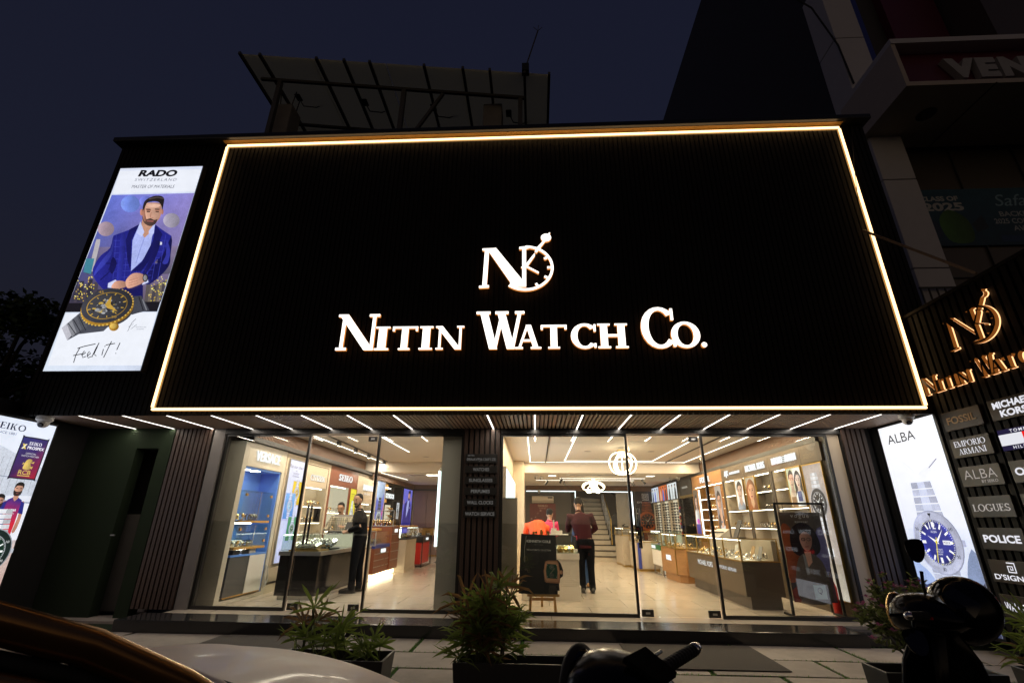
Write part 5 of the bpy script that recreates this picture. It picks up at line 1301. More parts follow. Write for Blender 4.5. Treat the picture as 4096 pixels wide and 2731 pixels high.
def yellow(a, w, h):
    a.rect(0, 0, w, h, (222, 205, 20), (238, 225, 40)); a.text("SEIKO", w / 2, h * .86, w * .7, h * .03, (60, 60, 20), True); a.text("5 SPORTS", w / 2, h * .80, w * .6, h * .018, (90, 85, 30)); a.watch(w * .5, h * .32, w * .30, dial=(230, 230, 235), ring=(225, 230, 240), strap=(220, 225, 240), edge=(160, 165, 190), mark=(90, 90, 110), band=2.2)
lit_poster(t, lfr(12.42, 1.20), .42, .92, yellow, "mahogany")
for z, n in ((1.14, 7), (1.542, 6)): watch_row((LX - .10, 11.25, z), (LX - .10, 12.3, z), n, R(90), "watch in the bright window of the reddish brown cabinet", "watches in the reddish brown cabinet", ("watch_gold", "watch_steel", "tray"), sc=1.5)
t = lcab("cream cabinet with thin lit header letters behind the salesman", 12.91, 14.4, "cream_paint", zo=1.80, shelves=(1.2, 1.5))
header_text(t, lfr(13.75, 2.22), "BALMAIN", .78, .15); m = MB(); put_text(m, lfr(13.75, 2.05), "SWISS WATCHES", 0, 0, .5, .045); m.build("lettering", "sign_cool", t)
watch_row((LX - .12, 13.0, 1.522), (LX - .12, 14.2, 1.522), 7, R(90), "watch in the cabinet behind the salesman", "watches behind the salesman", sc=1.6)
def purple_watch(a, w, h):
    a.rect(0, 0, w, h, (88, 80, 190), (110, 130, 220)); a.poly(smooth2d([(w * .02, h), (w * .0, h * .75), (w * .35, h * .62), (w * .5, h * .58), (w * .95, h * .8), (w, h)], 3), (165, 190, 235)); a.poly([(w * .55, h * .25), (w * .95, h * .5), (w, h * .62), (w, h * .45), (w * .7, h * .15)], (220, 60, 150)); a.poly([(0, h * .35), (w * .15, h * .2), (w * .1, 0), (0, 0)], (200, 40, 110))
    a.watch(w * .50, h * .27, w * .33, dial=(30, 30, 34), ring=(205, 210, 215), strap=(70, 70, 75), mark=(240, 240, 245), band=2.1, edge=(150, 150, 155))
t = thing("poster_lightbox", "tall backlit purple poster of a diver watch", "lit panel", (LX, 14.9, 1.0)); lit_poster(t, lfr(14.5, .95), .78, 1.53, purple_watch, "marble")
# black cabinet
t = thing("display_cabinet", "black cabinet with lit white letters and framed watch window", "display cabinet", (LX - .1, 16.4, FL))
MB().box((LX - .3, 15.34, FL), (LX - .26, 17.38, 2.48)).box((LX - .26, 15.34, FL), (LX, 15.4, 2.48)).box((LX - .26, 17.32, FL), (LX, 17.38, 2.48)).box((LX - .26, 15.4, FL), (LX - .02, 17.32, 1.0)).box((LX - .26, 16.35, 1.0), (LX - .01, 16.45, 2.48)).build("carcass", "back_board", t)
MB().box((LX - .08, 15.4, 2.02), (LX - .02, 16.35, 2.2)).box((LX - .1, 16.45, 1.98), (LX - .04, 17.32, 2.02)).box((LX - .1, 16.45, 1.35), (LX - .04, 17.32, 1.38)).build("shelf", "dark_grey", t)
MB().box((LX - .06, 15.42, 2.28), (LX - .02, 15.75, 2.46)).box((LX - .06, 15.42, 1.9), (LX - .02, 15.7, 2.01)).build("back_glow_panel", "gold_wood", t)
m = MB(); put_text(m, lfr(15.95, 2.11), "KEYMOOR", 0, 0, .95, .15, bold=.04, depth=.005); m.build("lettering", "sign_white", t)
MB().box((LX - .04, 15.44, 2.33), (LX - .005, 16.0, 2.36)).build("light_bar", "case_led", t)
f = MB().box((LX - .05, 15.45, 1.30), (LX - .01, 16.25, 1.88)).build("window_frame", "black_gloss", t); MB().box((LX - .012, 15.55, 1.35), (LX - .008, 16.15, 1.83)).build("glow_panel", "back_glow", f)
watch_row((LX + .03, 15.6, 1.4), (LX + .03, 16.1, 1.4), 4, R(90), "gold watch in the framed window of the black cabinet", "watches in the black cabinet", ("watch_gold",), sc=2); watch_row((LX + .03, 15.6, 1.62), (LX + .03, 16.1, 1.62), 4, R(90), "gold watch in the framed window of the black cabinet", "watches in the black cabinet", ("watch_gold",), sc=2)
lit_poster(t, lfr(16.85, 1.42, LX - .03), .34, .52, lambda a, w, h: (a.rect(0, 0, w, h, (225, 228, 235)), a.watch(w / 2, h / 2, w * .3, dial=(40, 40, 45), strap=(60, 60, 65))), "black_metal")
MB().box((LX - .2, 16.6, 1.15), (LX - .05, 16.85, 1.30)).build("orange_box", "gold_wood", t)
# ---- suited man artwork (used twice: street lightbox and inside panel)
def suit_man(a, mini=False):
    a.poly([(550, 468), (950, 460), (790, 985), (345, 990)], None, cols=[(110, 125, 225), (150, 140, 215), (120, 105, 120), (66, 60, 80)])
    for (x, y, r, c) in ((640, 512, 46, (125, 150, 240)), (523, 632, 40, (178, 155, 170)), (840, 592, 40, (172, 165, 185)), (715, 500, 30, (120, 130, 225))): a.ell(x, y, r, r * .88, c)
    a.poly([(470, 720), (890, 715), (852, 850), (425, 850)], None, cols=[(120, 110, 150), (140, 125, 160), (95, 90, 110), (80, 80, 105)])
    a.poly([(440, 838), (472, 700), (478, 682), (496, 682), (494, 705), (462, 838)], (190, 185, 190)); a.poly([(415, 840), (428, 775), (468, 775), (452, 850)], (70, 140, 160))
    for i in range(9): a.poly([(355 + i * 14, 985), (372 + i * 14, 870 + (i * 37) % 60), (392 + i * 14, 870 + (i * 37) % 60), (378 + i * 14, 985)], [(60, 58, 75), (75, 68, 80), (52, 50, 66)][i % 3])
    for i in range(7): a.poly([(712 + i * 15, 985), (726 + i * 15, 860 + (i * 53) % 60), (744 + i * 15, 860 + (i * 53) % 60), (734 + i * 12, 985)], [(95, 88, 88), (120, 110, 100), (75, 70, 80)][i % 3])
    rr = random.Random(5); kk = a.k
    for i in range(110):
        s_ = i % 2; x = rr.uniform(372, 470) if s_ else rr.uniform(730, 815); y = rr.uniform(860, 980)
        if s_ and x < 345 + (990 - y) * .28: continue
        if not s_ and x > 950 - (y - 460) * .305: continue
        a.k = kk; a.rect(x, y, x + 5, y + 5, rr.choice([(235, 215, 60), (240, 200, 90), (250, 240, 150), (200, 170, 80)]))
    a.k = kk + 1
    a.poly([(345, 990), (790, 984), (774, 1032), (330, 1034)], (28, 26, 34))
    J, JD, JL = (38, 40, 140), (24, 25, 95), (60, 66, 175)
    a.poly([(500, 905), (545, 800), (800, 800), (705, 900), (705, 975), (560, 975)], JD)
    a.poly(smooth2d([(562, 665), (545, 725), (500, 762), (466, 815), (463, 850), (478, 885), (520, 930), (545, 920), (588, 880), (565, 850), (536, 828), (575, 770), (585, 690)], 3), J)
    a.poly(smooth2d([(842, 668), (838, 760), (833, 805), (800, 850), (735, 902), (708, 880), (765, 825), (775, 790), (785, 690)], 3), JD)
    a.poly([(690, 612), (640, 637), (562, 665), (562, 760), (545, 830), (520, 905), (640, 900), (700, 880), (735, 840), (765, 790), (800, 760), (842, 668), (800, 640), (765, 614)], J)
    for i in range(9): a.line([(575 + i * 30, 655 + abs(i - 4) * 2), (560 + i * 27, 880)], 2.2, JL)
    for i in range(7): a.line([(565, 690 + i * 30), (830 - i * 14, 690 + i * 28)], 2.2, JL)
    a.line([(480, 850), (520, 800), (560, 800)], 5, JD); a.line([(500, 880), (545, 840)], 5, JD); a.line([(770, 790), (810, 800), (826, 820)], 4, (14, 15, 60))
    a.poly([(690, 606), (655, 690), (648, 838), (700, 790), (738, 735), (752, 660), (764, 612), (735, 645), (710, 676)], (178, 190, 250))
    a.line([(712, 680), (690, 740), (672, 800)], 3, (140, 150, 220))
    a.poly([(703, 585), (762, 600), (752, 640), (713, 678), (690, 640)], (200, 150, 125))
    a.poly([(692, 598), (676, 655), (700, 672), (712, 650)], (200, 210, 255)); a.poly([(763, 606), (733, 645), (738, 685), (758, 655)], (195, 205, 252))
    a.poly([(688, 612), (650, 690), (646, 838), (632, 790), (622, 690), (640, 637)], JD); a.poly([(766, 614), (755, 690), (700, 795), (650, 838), (700, 838), (770, 740), (800, 660)], JD)
    a.poly([(775, 712), (786, 697), (798, 699), (797, 712)], (225, 228, 245))
    for k_, (pl, c_) in enumerate([([(562, 668), (552, 730), (512, 780), (478, 830), (470, 860), (490, 840), (535, 790), (560, 740)], (58, 64, 176)), ([(600, 660), (590, 760), (580, 880), (600, 880), (618, 760), (622, 668)], (46, 50, 158)), ([(560, 770), (545, 830), (560, 850), (580, 800)], (22, 22, 84)), ([(760, 700), (735, 790), (700, 860), (722, 850), (765, 780), (790, 700)], (28, 28, 104)), ([(820, 690), (818, 760), (800, 800), (826, 800), (838, 740)], (52, 56, 160))]): a.poly(smooth2d(pl, 3), c_)
    a.ell(699, 555, 8, 16, (205, 140, 120)); a.ell(799, 552, 6, 14, (190, 130, 112))
    a.poly(smooth2d([(706, 530), (704, 575), (714, 603), (738, 619), (762, 612), (783, 585), (795, 545), (790, 513), (750, 508), (715, 513)], 3), (222, 172, 148))
    a.poly(smooth2d([(702, 572), (710, 605), (738, 622), (764, 613), (776, 590), (760, 592), (742, 584), (722, 588)], 3), (88, 66, 60))
    a.poly(smooth2d([(706, 535), (704, 575), (714, 600), (722, 590), (716, 560), (716, 530)], 3), (176, 122, 102)); a.poly(smooth2d([(785, 530), (784, 575), (772, 600), (788, 580), (796, 545)], 3), (190, 136, 114)); a.poly(smooth2d([(722, 545), (735, 538), (745, 546), (735, 556)], 3), (190, 134, 112)); a.poly(smooth2d([(764, 546), (776, 539), (788, 547), (776, 557)], 3), (194, 138, 116)); a.poly(smooth2d([(725, 520), (760, 515), (790, 520), (775, 532), (740, 532)], 3), (236, 190, 168))
    a.line([(724, 597), (757, 599)], 6, (160, 95, 90)); a.line([(746, 555), (742, 580), (756, 583)], 4, (180, 125, 105))
    for x in (732, 775): a.line([(x - 11, 541), (x + 11, 542)], 5, (60, 42, 38)); a.line([(x - 8, 552), (x + 8, 553)], 5, (48, 36, 36))
    a.poly(smooth2d([(705, 550), (707, 520), (720, 496), (756, 478), (792, 477), (808, 490), (806, 515), (800, 545), (796, 527), (782, 507), (752, 503), (727, 510), (716, 530)], 3), (42, 34, 36))
    a.line([(735, 492), (775, 484), (808, 490)], 4, (90, 80, 78))
    a.poly([(540, 897), (575, 880), (588, 890), (556, 920), (538, 918)], (215, 222, 255)); a.poly([(709, 888), (730, 872), (735, 893), (704, 906)], (215, 222, 255))
    a.poly(smooth2d([(556, 912), (580, 886), (622, 890), (628, 912), (600, 922), (565, 922)], 3), (222, 165, 140)); a.poly(smooth2d([(628, 880), (660, 850), (706, 853), (720, 885), (690, 905), (640, 922), (626, 905)], 3), (228, 172, 148))
    for i in range(3): a.line([(640, 885 + i * 12), (685, 872 + i * 12)], 2.5, (185, 125, 105))
    a.ell(720, 872, 13, 20, (40, 40, 46)); a.ell(720, 872, 9, 14, (150, 150, 155))
def wristwatch_big(a):
    a.poly([(411, 1040), (318, 1112), (345, 1172), (400, 1142), (520, 1128), (560, 1090)], (78, 80, 90)); 
    for i, c in enumerate([(200, 200, 210), (150, 152, 160), (105, 107, 116), (88, 90, 98)]): a.poly([(318 + i * 24, 1112 - i * 20), (342 + i * 24, 1093 - i * 20), (368 + i * 24, 1146 - i * 13), (345 + i * 24, 1172 - i * 16)], c)
    for i in range(3): a.line([(350 + i * 25, 1090 - i * 18), (385 + i * 25, 1140 - i * 8)], 4, (40, 40, 48))
    a.poly([(655, 962), (702, 958), (742, 1028), (690, 1040), (655, 1050)], (70, 72, 82)); a.line([(690, 962), (712, 1030)], 5, (35, 35, 42)); a.line([(708, 975), (728, 1028)], 6, (130, 132, 140))
    a.ell(540, 1030, 128, 78, (72, 74, 84), -12, 36); a.ell(538, 1016, 131, 84, (175, 130, 45), -14, 40); 
    for i in range(40):
        t_ = 2 * math.pi * i / 40; kk = a.k; a.ell(538 + 128 * math.cos(t_) * .97, 1014 + 82 * math.sin(t_) - 30 * math.cos(t_) * .97, 5, 4, (235, 195, 90), n=6); a.k = kk
    a.k += 1
    a.ell(536, 1006, 126, 80, (62, 63, 72), -14, 40); a.ell(537, 1006, 101, 62, (190, 150, 60), -14, 40); a.ell(537, 1006, 97, 59, (66, 66, 72), -14, 40)
    rr = random.Random(2); kk = a.k
    for i in range(70):
        t_, q = rr.uniform(0, 6.28), rr.uniform(0, .85); a.k = kk + i % 5; a.ell(537 + 80 * q * math.cos(t_), 1010 + 44 * q * math.sin(t_) - 14 * q * math.cos(t_), rr.uniform(3, 12), rr.uniform(2, 7), rr.choice([(150, 152, 155), (110, 112, 116), (200, 170, 80), (60, 62, 66), (185, 187, 190), (40, 40, 44), (165, 166, 170)]), n=9)
    a.k = kk + 6
    for i in range(12):
        t_ = 2 * math.pi * i / 12; c, s_ = math.cos(t_), math.sin(t_); a.line([(537 + 78 * c, 1006 + 48 * s_ - 17 * c), (537 + 93 * c, 1006 + 56 * s_ - 21 * c)], 4, (215, 175, 70))
    a.poly([(530, 1000), (548, 975), (560, 960), (556, 1000), (590, 1035), (540, 1018)], (205, 165, 70)); 
    a.text("45", 510, 941, 24, 12, (190, 150, 60)); a.text("20", 572, 1060, 24, 10, (190, 150, 60))
    a.ell(573, 1108, 24, 20, (190, 140, 50), -15); a.ell(570, 1104, 17, 13, (235, 195, 95), -15)
def blue_man(a, w, h):
    a.rect(0, 0, w, h, (105, 95, 205), (120, 120, 235))
    q = homog([(480, 470), (900, 470), (860, 960), (460, 960)], [(0, h), (w, h), (w, h * .1), (0, h * .1)]); old = a.mp; a.mp = lambda x, y: old(*q(x, y))
    K = [(520, 640, 40), (840, 592, 38)]
    for x, y, r in K: a.ell(x, y, r * .8, r * .9, (165, 135, 190))
    a.poly([(470, 960), (560, 665), (690, 610), (765, 612), (842, 668), (860, 960)], (50, 44, 130)); a.poly([(690, 606), (650, 700), (650, 838), (738, 735), (764, 612)], (180, 185, 250))
    a.poly(smooth2d([(706, 530), (704, 575), (714, 603), (738, 619), (762, 612), (783, 585), (795, 545), (790, 513), (750, 508), (715, 513)], 3), (215, 160, 145)); a.poly([(703, 572), (715, 612), (740, 622), (770, 606), (780, 585), (740, 590)], (70, 48, 60)); a.poly([(704, 545), (716, 495), (770, 478), (815, 485), (805, 540), (795, 520), (720, 520)], (36, 28, 44)); a.poly([(775, 712), (786, 697), (798, 699), (797, 712)], (235, 238, 255)); a.mp = old
t = thing("poster_lightbox", "backlit violet poster of a man in a suit near the plum cupboards", "lit panel", (LX, 18.2, .9)); lit_poster(t, lfr(17.5, .95), 1.28, 1.50, blue_man, "black_metal")

# =================================================================== LEFT COUNTERS
t = thing("glass_counter", "black gloss counter with glass top and piles of watches", "counter", (-3.95, 9.2, FL))
MB().box((-4.30, 8.44, .20), (-3.62, 10.0, .80)).build("body", "black_gloss", t); MB().box((-4.25, 8.47, FL), (-3.66, 9.98, .198)).build("plinth", "white_laminate", t)
MB().box((-4.32, 8.42, .80), (-3.60, 10.02, .862)).build("band", "steel", t)
glass_case(t, -4.30, -3.61, 8.43, 10.0, .865, 1.125, None, top="green_glass")
for i, (y0, lab) in enumerate(((8.5, "front"), (9.0, "rear"))):
    tag(MB().box((-4.2, y0, .8635), (-3.68, y0 + .42, .885)).build("tray", ["gold_wood", "black_metal"][i]), ["wooden tray of watches nearest the door in the black counter", "black tray of watches deeper in the black counter"][i], "tray")
    for r_ in range(4): watch_row((-4.16, y0 + .06 + r_ * .09, .887 + r_ * .018), (-3.72, y0 + .06 + r_ * .09, .887 + r_ * .018), 8, R(20), ["steel watch on the wooden tray in the black counter", "steel watch on the black tray in the black counter"][i], ["watches on the wooden tray", "watches on the black tray"][i], ("watch_steel", "watch_steel", "chrome"), 0, sc=1.5)
tag(MB().prism([(-4.25, 8.95, .866), (-4.0, 8.98, .866), (-4.02, 9.02, 1.0), (-4.27, 8.99, 1.0)], (0, .008, 0)).build("price_card", "box_grey"), "grey price card at the back of the wooden watch tray", "card")
t = thing("glass_counter", "cream counter the salesman stands at, with a lit glass front", "counter", (-3.95, 10.8, FL))
MB().box((-4.3, 10.06, FL), (-3.60, 11.02, .84)).build("body", "cream_stone", t); MB().box((-3.599, 10.1, .80), (-3.59, 11.0, .815)).build("groove", "black_metal", t)
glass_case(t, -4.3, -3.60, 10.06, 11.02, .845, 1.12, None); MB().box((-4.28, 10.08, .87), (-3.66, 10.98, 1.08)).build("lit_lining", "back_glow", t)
tag(MB().box((-4.2, 10.0, 1.134), (-3.72, 10.4, 1.15)).build("display_pad", "black_metal", bevel=.004), "flat black display pad on the cream counter by the salesman", "display pad")
t = thing("counter_screen", "clear acrylic box on the counter in front of the plaid shirt", "acrylic box", (-3.95, 10.5, 1.15))
MB().box((-4.3, 10.55, 1.135), (-3.72, 10.56, 1.42)).build("pane", "case_glass", t); MB().box((-4.32, 10.54, 1.421), (-3.70, 10.6, 1.47)).build("top_rail", "grey_paint", t)
MB().prism([(-4.02, 10.42, 1.152), (-3.86, 10.42, 1.152), (-3.88, 10.46, 1.33), (-4.0, 10.46, 1.33)], (0, .01, 0)).build("price_stand", "dark_grey", t)
t = thing("drawer_counter", "low mahogany drawer counter with silver lines and glowing base", "counter", (-3.8, 11.6, FL))
MB().box((-4.3, 11.06, .27), (-3.535, 12.15, .78)).build("drawers", "mahogany", t)
for z in (.40, .53, .66): MB().box((-3.536, 11.06, z), (-3.528, 12.15, z + .014)).build("silver_line", "steel", t)
MB().box((-4.25, 11.1, FL + .02), (-3.60, 12.1, .262)).build("glow_base", "under_glow", t)
b = MB().box((-3.532, 11.5, .68), (-3.524, 11.85, .76)).build("badge", "sign_white", t); MB().box((-3.5345, 11.47, .665), (-3.5325, 11.88, .775)).build("badge_rim", "black_metal", b)
MB().box((-4.3, 11.05, .782), (-3.53, 12.16, .85)).build("band", "blue_laminate", t)
glass_case(t, -4.3, -3.54, 11.06, 12.15, .852, 1.12, "steel")
for k in range(2): watch_row((-3.75 - k * .15, 11.15, .855), (-3.75 - k * .15, 12.05, .855), 7, R(90), "gold watch inside the low mahogany counter", "watches in the low mahogany counter", ("watch_gold", "watch_steel"), sc=1.5)
tag(MB().box((-3.9, 11.1, 1.143), (-3.56, 11.5, 1.19)).build("wood_tray", "gold_wood", bevel=.004), "small pale wooden tray on the low mahogany counter", "tray")
t = thing("drawer_counter", "tall mahogany drawer counter with a glass case above", "counter", (-3.8, 12.5, FL))
MB().box((-4.3, 12.18, .27), (-3.51, 12.86, 1.24)).build("drawers", "mahogany", t)
for z in (.47, .66, .85, 1.04): MB().box((-3.511, 12.18, z), (-3.503, 12.86, z + .014)).build("silver_line", "steel", t)
MB().box((-3.509, 12.4, 1.09), (-3.50, 12.65, 1.17)).build("badge", "sign_white", t); MB().box((-4.25, 12.2, FL + .02), (-3.58, 12.84, .262)).build("glow_base", "under_glow", t)
glass_case(t, -4.3, -3.50, 12.18, 12.9, 1.245, 1.58, "steel")
watch_row((-4.1, 12.4, 1.25), (-3.6, 12.4, 1.25), 6, R(30), "gold watch in the glass case on the tall mahogany counter", "watches on the tall mahogany counter", ("watch_gold",), sc=1.8)
t = thing("glass_counter", "cream pedestal with a yellow lit glass case", "counter", (-3.6, 13.4, FL))
MB().box((-3.8, 12.94, .22), (-3.34, 14.02, .90)).build("body", "cream_stone", t); MB().box((-3.81, 12.93, FL), (-3.33, 14.03, .218)).build("plinth", "cream_stone", t)
MB().box((-3.81, 12.93, .902), (-3.33, 14.03, .93)).build("band", "dark_grey", t); glass_case(t, -3.8, -3.34, 12.94, 14.02, .932, 1.2, None, top="green_glass")
for y in (13.05, 13.3, 13.7): MB().box((-3.75, y, .934), (-3.71, y + .03, 1.15)).build("lit_post", "case_led", t)
MB().box((-3.82, 12.92, 1.211), (-3.32, 14.04, 1.24)).build("top_tray", "gold_wood", t)
watch_row((-3.5, 13.0, .936), (-3.5, 13.9, .936), 6, R(60), "watch inside the yellow lit pedestal", "watches in the cream pedestal", ("watch_gold", "watch_steel"), sc=1.7)
t = thing("glass_counter", "bright red pedestal with black frame near the plum cupboards", "counter", (-3.5, 15.0, FL))
MB().box((-3.72, 14.48, .22), (-3.30, 15.6, .78)).build("body", "red_laminate", t); MB().box((-3.74, 14.46, .782), (-3.26, 15.62, .94)).build("band", "black_metal", t)
f = MB()
for x, y in ((-3.74, 14.44), (-3.25, 14.44), (-3.25, 15.62)): f.bar((x, y, FL), (x, y, .94), .025, .025)
f.bar((-3.74, 14.44, .16), (-3.25, 14.44, .16), .025, .025).bar((-3.25, 14.44, .16), (-3.25, 15.62, .16), .025, .025); f.build("frame", "black_metal", t)
MB().box((-3.255, 14.9, .84), (-3.249, 15.2, .9)).build("badge", "sign_white", t); MB().box((-3.65, 14.55, .94), (-3.35, 15.5, .76)).build("glow", "amber_glow", t) if False else None
glass_case(t, -3.74, -3.26, 14.46, 15.62, .945, 1.18, None)
t = thing("accessory_row", "row of small boxes and figures along the back counter", "display row", (-3.0, 18.6, .86))
for i in range(9): MB().box((-4.4 + i * .3, 18.6, .861), (-4.25 + i * .3, 18.7, .95 + .06 * (i % 3))).build("pack", ["chrome", "leather", "white_laminate"][i % 3], t)
tag(MB().tube([(-3.1, 16.2, FL), (-3.1, 16.2, .9)], .02).box((-3.2, 16.1, FL), (-3.0, 16.3, FL + .02)).build("barrier_post", "black_metal"), "short black post standing right of the red pedestal", "post")

# =================================================================== POSTER STANDS BEHIND THE GLASS
t = thing("easel", "wooden easel holding the black watch poster", "easel", (.05, 7.95, FL))
for a_, b_ in (((-.10, 7.72, FL), (-.04, 7.98, 1.22)), ((.27, 7.72, FL), (.19, 7.98, 1.22)), ((.08, 8.25, FL), (.08, 7.99, 1.25))): MB().bar(a_, b_, .035, .02).build("leg", "gold_wood", t)
MB().bar((-.14, 7.72, .365), (.33, 7.72, .365), .06, .03).build("ledge", "gold_wood", t); MB().bar((-.07, 7.76, .31), (.24, 7.76, .31), .02, .035).build("crossbar", "gold_wood", t)
for x in (.0, .09, .18): MB().box((x - .02, 7.92, 1.19), (x + .02, 7.95, 1.225)).build("clip", "gold_wood", t)
pf = Fr((-.265, 7.70, .385), (1, .0, -.02), (-.0, .26, 1))
a = Art(pf); W_, H_ = .57, .83
a.poly([(0, .0), (W_, -.005), (W_, H_ * .99), (.03, H_)], (30, 27, 26))
a.text("KENNETH COLE", .30, .725, .37, .038, (255, 252, 248), bold=.03); a.text("NEW YORK", .30, .675, .14, .014, (140, 135, 130)); a.text("THE AUTOMATIC COLLECTION", .30, .60, .37, .022, (235, 230, 225), bold=.01); a.text("Designed by us. Powered by you.", .31, .572, .24, .012, (120, 115, 110))
for i in range(22): x = .05 + (i * 53 % 34) / 100; a.line([(x, .08), (x, .2 + (i * 31 % 20) / 100)], .003, (32, 27, 25))
for r_, x, y in ((.035, .10, .47), (.022, .15, .30)): a.ell(x, y, r_, r_, (120, 105, 60)); a.ell(x, y, r_ * .75, r_ * .75, (14, 13, 13)); a.line([(x, y - r_ * .6), (x, y + r_ * .6)], .008, (110, 95, 55))
a.poly([(.37, .06), (.60, .055), (.59, .2), (.655, .25), (.66, .33), (.63, .42), (.585, .47), (.40, .44)], (12, 11, 11))
G1, G2 = (245, 185, 145), (205, 145, 108)
a.poly([(.385, .17), (.41, .155), (.585, .15), (.605, .16), (.615, .30), (.595, .43), (.575, .46), (.43, .455), (.395, .44), (.37, .31)], G2); a.poly([(.39, .20), (.42, .175), (.575, .17), (.598, .2), (.605, .30), (.59, .41), (.565, .44), (.42, .44), (.39, .41), (.378, .31)], G1)
a.poly([(.415, .215), (.57, .21), (.578, .31), (.565, .405), (.42, .41), (.405, .31)], (30, 82, 64)); a.ell(.493, .365, .034, .034, (150, 150, 140)); a.ell(.493, .365, .026, .026, (20, 45, 38)); a.ell(.49, .255, .033, .033, (130, 135, 125)); a.ell(.49, .255, .024, .024, (22, 40, 35)); a.rect(.41, .305, .575, .312, (70, 110, 90))
for i in range(8): t_ = R(45 * i); a.line([(.493, .365), (.493 + .028 * math.cos(t_), .365 + .028 * math.sin(t_))], .004, (175, 175, 165)); a.line([(.49, .255), (.49 + .026 * math.cos(t_), .255 + .026 * math.sin(t_))], .004, (150, 150, 140))
a.line([(.47, .28), (.54, .35)], .006, (215, 190, 160)); a.ell(.632, .30, .022, .028, G1)
for x in (.42, .56): a.line([(x, .40), (x + .008, .385)], .007, (225, 225, 220)); a.line([(x, .225), (x + .006, .24)], .007, (225, 225, 220))
a.line([(.11, .80), (.085, .62), (.088, .42)], .006, (205, 200, 195))
tag(a.build("easel_poster", "print"), "black poster with a square gold watch standing on the wooden easel", "poster")
# framed hanging eyewear poster (stands right behind the glass)
t = thing("poster_stand", "black metal stand with a hanging dark eyewear poster", "poster stand", (3.97, 7.75, FL))
for x, y in ((3.62, 7.74), (4.32, 7.74)): MB().bar((x, y, FL), (x, y, 1.64), .03, .03).build("upright", "black_metal", t)
MB().bar((3.605, 7.74, 1.655), (4.335, 7.74, 1.655), .03, .03).build("top_bar", "black_metal", t)
for x in (3.62, 4.32): MB().bar((x, 7.66, FL + .015), (x, 8.0, FL + .015), .03, .03).build("foot", "black_metal", t)
MB().bar((3.635, 7.70, FL + .015), (4.305, 7.70, FL + .015), .025, .025).build("floor_bar", "black_metal", t)
for x in (3.74, 4.18): MB().tube([(x, 7.74, 1.64), (x, 7.74, 1.53)], .005, 6).build("hook", "black_metal", t)
a = Art(Fr((3.66, 7.735, .33), (1, 0, 0))); w, h = .60, 1.20
a.poly([(0, 0), (w, 0), (w, h), (0, h)], None, cols=[(90, 67, 60), (105, 78, 90), (90, 82, 75), (112, 87, 67)])
a.poly(smooth2d([(0, .55), (.0, 1.0), (.12, 1.0), (.2, .7), (.15, .35), (0, .25)], 3), (187, 93, 52)); a.poly(smooth2d([(.42, .3), (.6, .45), (.6, .95), (.48, .9)], 3), (127, 120, 172)); a.poly([(.0, .15), (.2, .3), (.3, .2), (.15, .0), (0, 0)], (165, 67, 52))
a.poly(smooth2d([(.10, .70), (.13, .95), (.30, 1.06), (.46, .97), (.52, .75), (.45, .62), (.2, .60)], 3), (45, 30, 30))
a.poly(smooth2d([(.08, .28), (.16, .55), (.26, .63), (.38, .63), (.50, .52), (.55, .25), (.52, .0), (.12, .0)], 3), (126, 108, 93)); a.poly([(.27, .66), (.36, .66), (.36, .52), (.29, .45)], (247, 187, 157)); a.poly([(.24, .63), (.28, .6), (.29, .35), (.25, .35)], (172, 165, 157))
a.poly(smooth2d([(.25, .88), (.24, .78), (.28, .68), (.34, .67), (.40, .76), (.41, .87), (.33, .93)], 3), (225, 162, 138)); a.ell(.29, .825, .032, .024, (37, 27, 27)); a.ell(.365, .825, .03, .024, (37, 27, 27)); a.ell(.29, .825, .024, .017, (195, 142, 123)); a.ell(.365, .825, .022, .017, (195, 142, 123)); a.line([(.30, .725), (.35, .727)], .012, (180, 82, 82)); a.line([(.33, .80), (.325, .765)], .008, (180, 123, 105))
a.poly(smooth2d([(.12, .05), (.2, .3), (.36, .32), (.5, .2), (.5, .0), (.12, 0)], 3), (138, 120, 108)); a.text("vogue", .30, 1.135, .27, .055, (225, 210, 198), space=1.3); a.text("eyewear", .31, 1.06, .19, .03, (225, 213, 202), space=1.2); a.text("Taapsee Pannu", .32, .05, .36, .03, (165, 157, 153), space=1.2)
a.rect(.30, .04, .47, .22, (225, 247, 255)); a.ell(.385, .15, .035, .04, (165, 180, 210)); a.ell(.385, .15, .026, .03, (225, 247, 255)); a.line([(.37, .12), (.40, .10)], .01, (90, 90, 105))
tag(a.build("hanging_poster", "gloss_print", t), None)
tag(MB().lathe([(.05, 0), (.055, .02), (.055, .36), (.03, .40), (.02, .44)], (4.36, 7.95, FL), n=16).build("fire_extinguisher", "red_plastic"), "red fire extinguisher in the corner behind the hanging poster", "fire extinguisher")

# =================================================================== STREET LIGHTBOXES
# suited man
t = thing("poster_lightbox", "tall backlit street poster of a man in a blue checked suit", "lightbox sign", (-6.35, 6.19, 3.32))
MB().box((-7.10, 6.13, 3.31), (-5.60, 6.234, 6.98)).build("housing", "black_metal", t)
qm = homog([(592, 340), (990, 330), (692, 1315), (221, 1317)], [(0, 3.64), (1.46, 3.64), (1.46, 0), (0, 0)])
a = Art(Fr((-7.08, 6.128, 3.325), (1, 0, 0)), mp=qm); a.clip = (0, 0, 1.46, 3.64)
a.poly([(592, 340), (990, 330), (692, 1315), (221, 1317)], None, cols=[(225, 232, 250), (220, 228, 250), (215, 225, 245), (225, 235, 250)]); a.poly([(588, 352), (984, 345), (952, 452), (556, 460)], (238, 242, 252)); a.poly([(330, 1040), (772, 1034), (700, 1290), (245, 1290)], (240, 244, 253))
suit_man(a); wristwatch_big(a)
sh = lambda x, y: (x - y * 0.30, y)
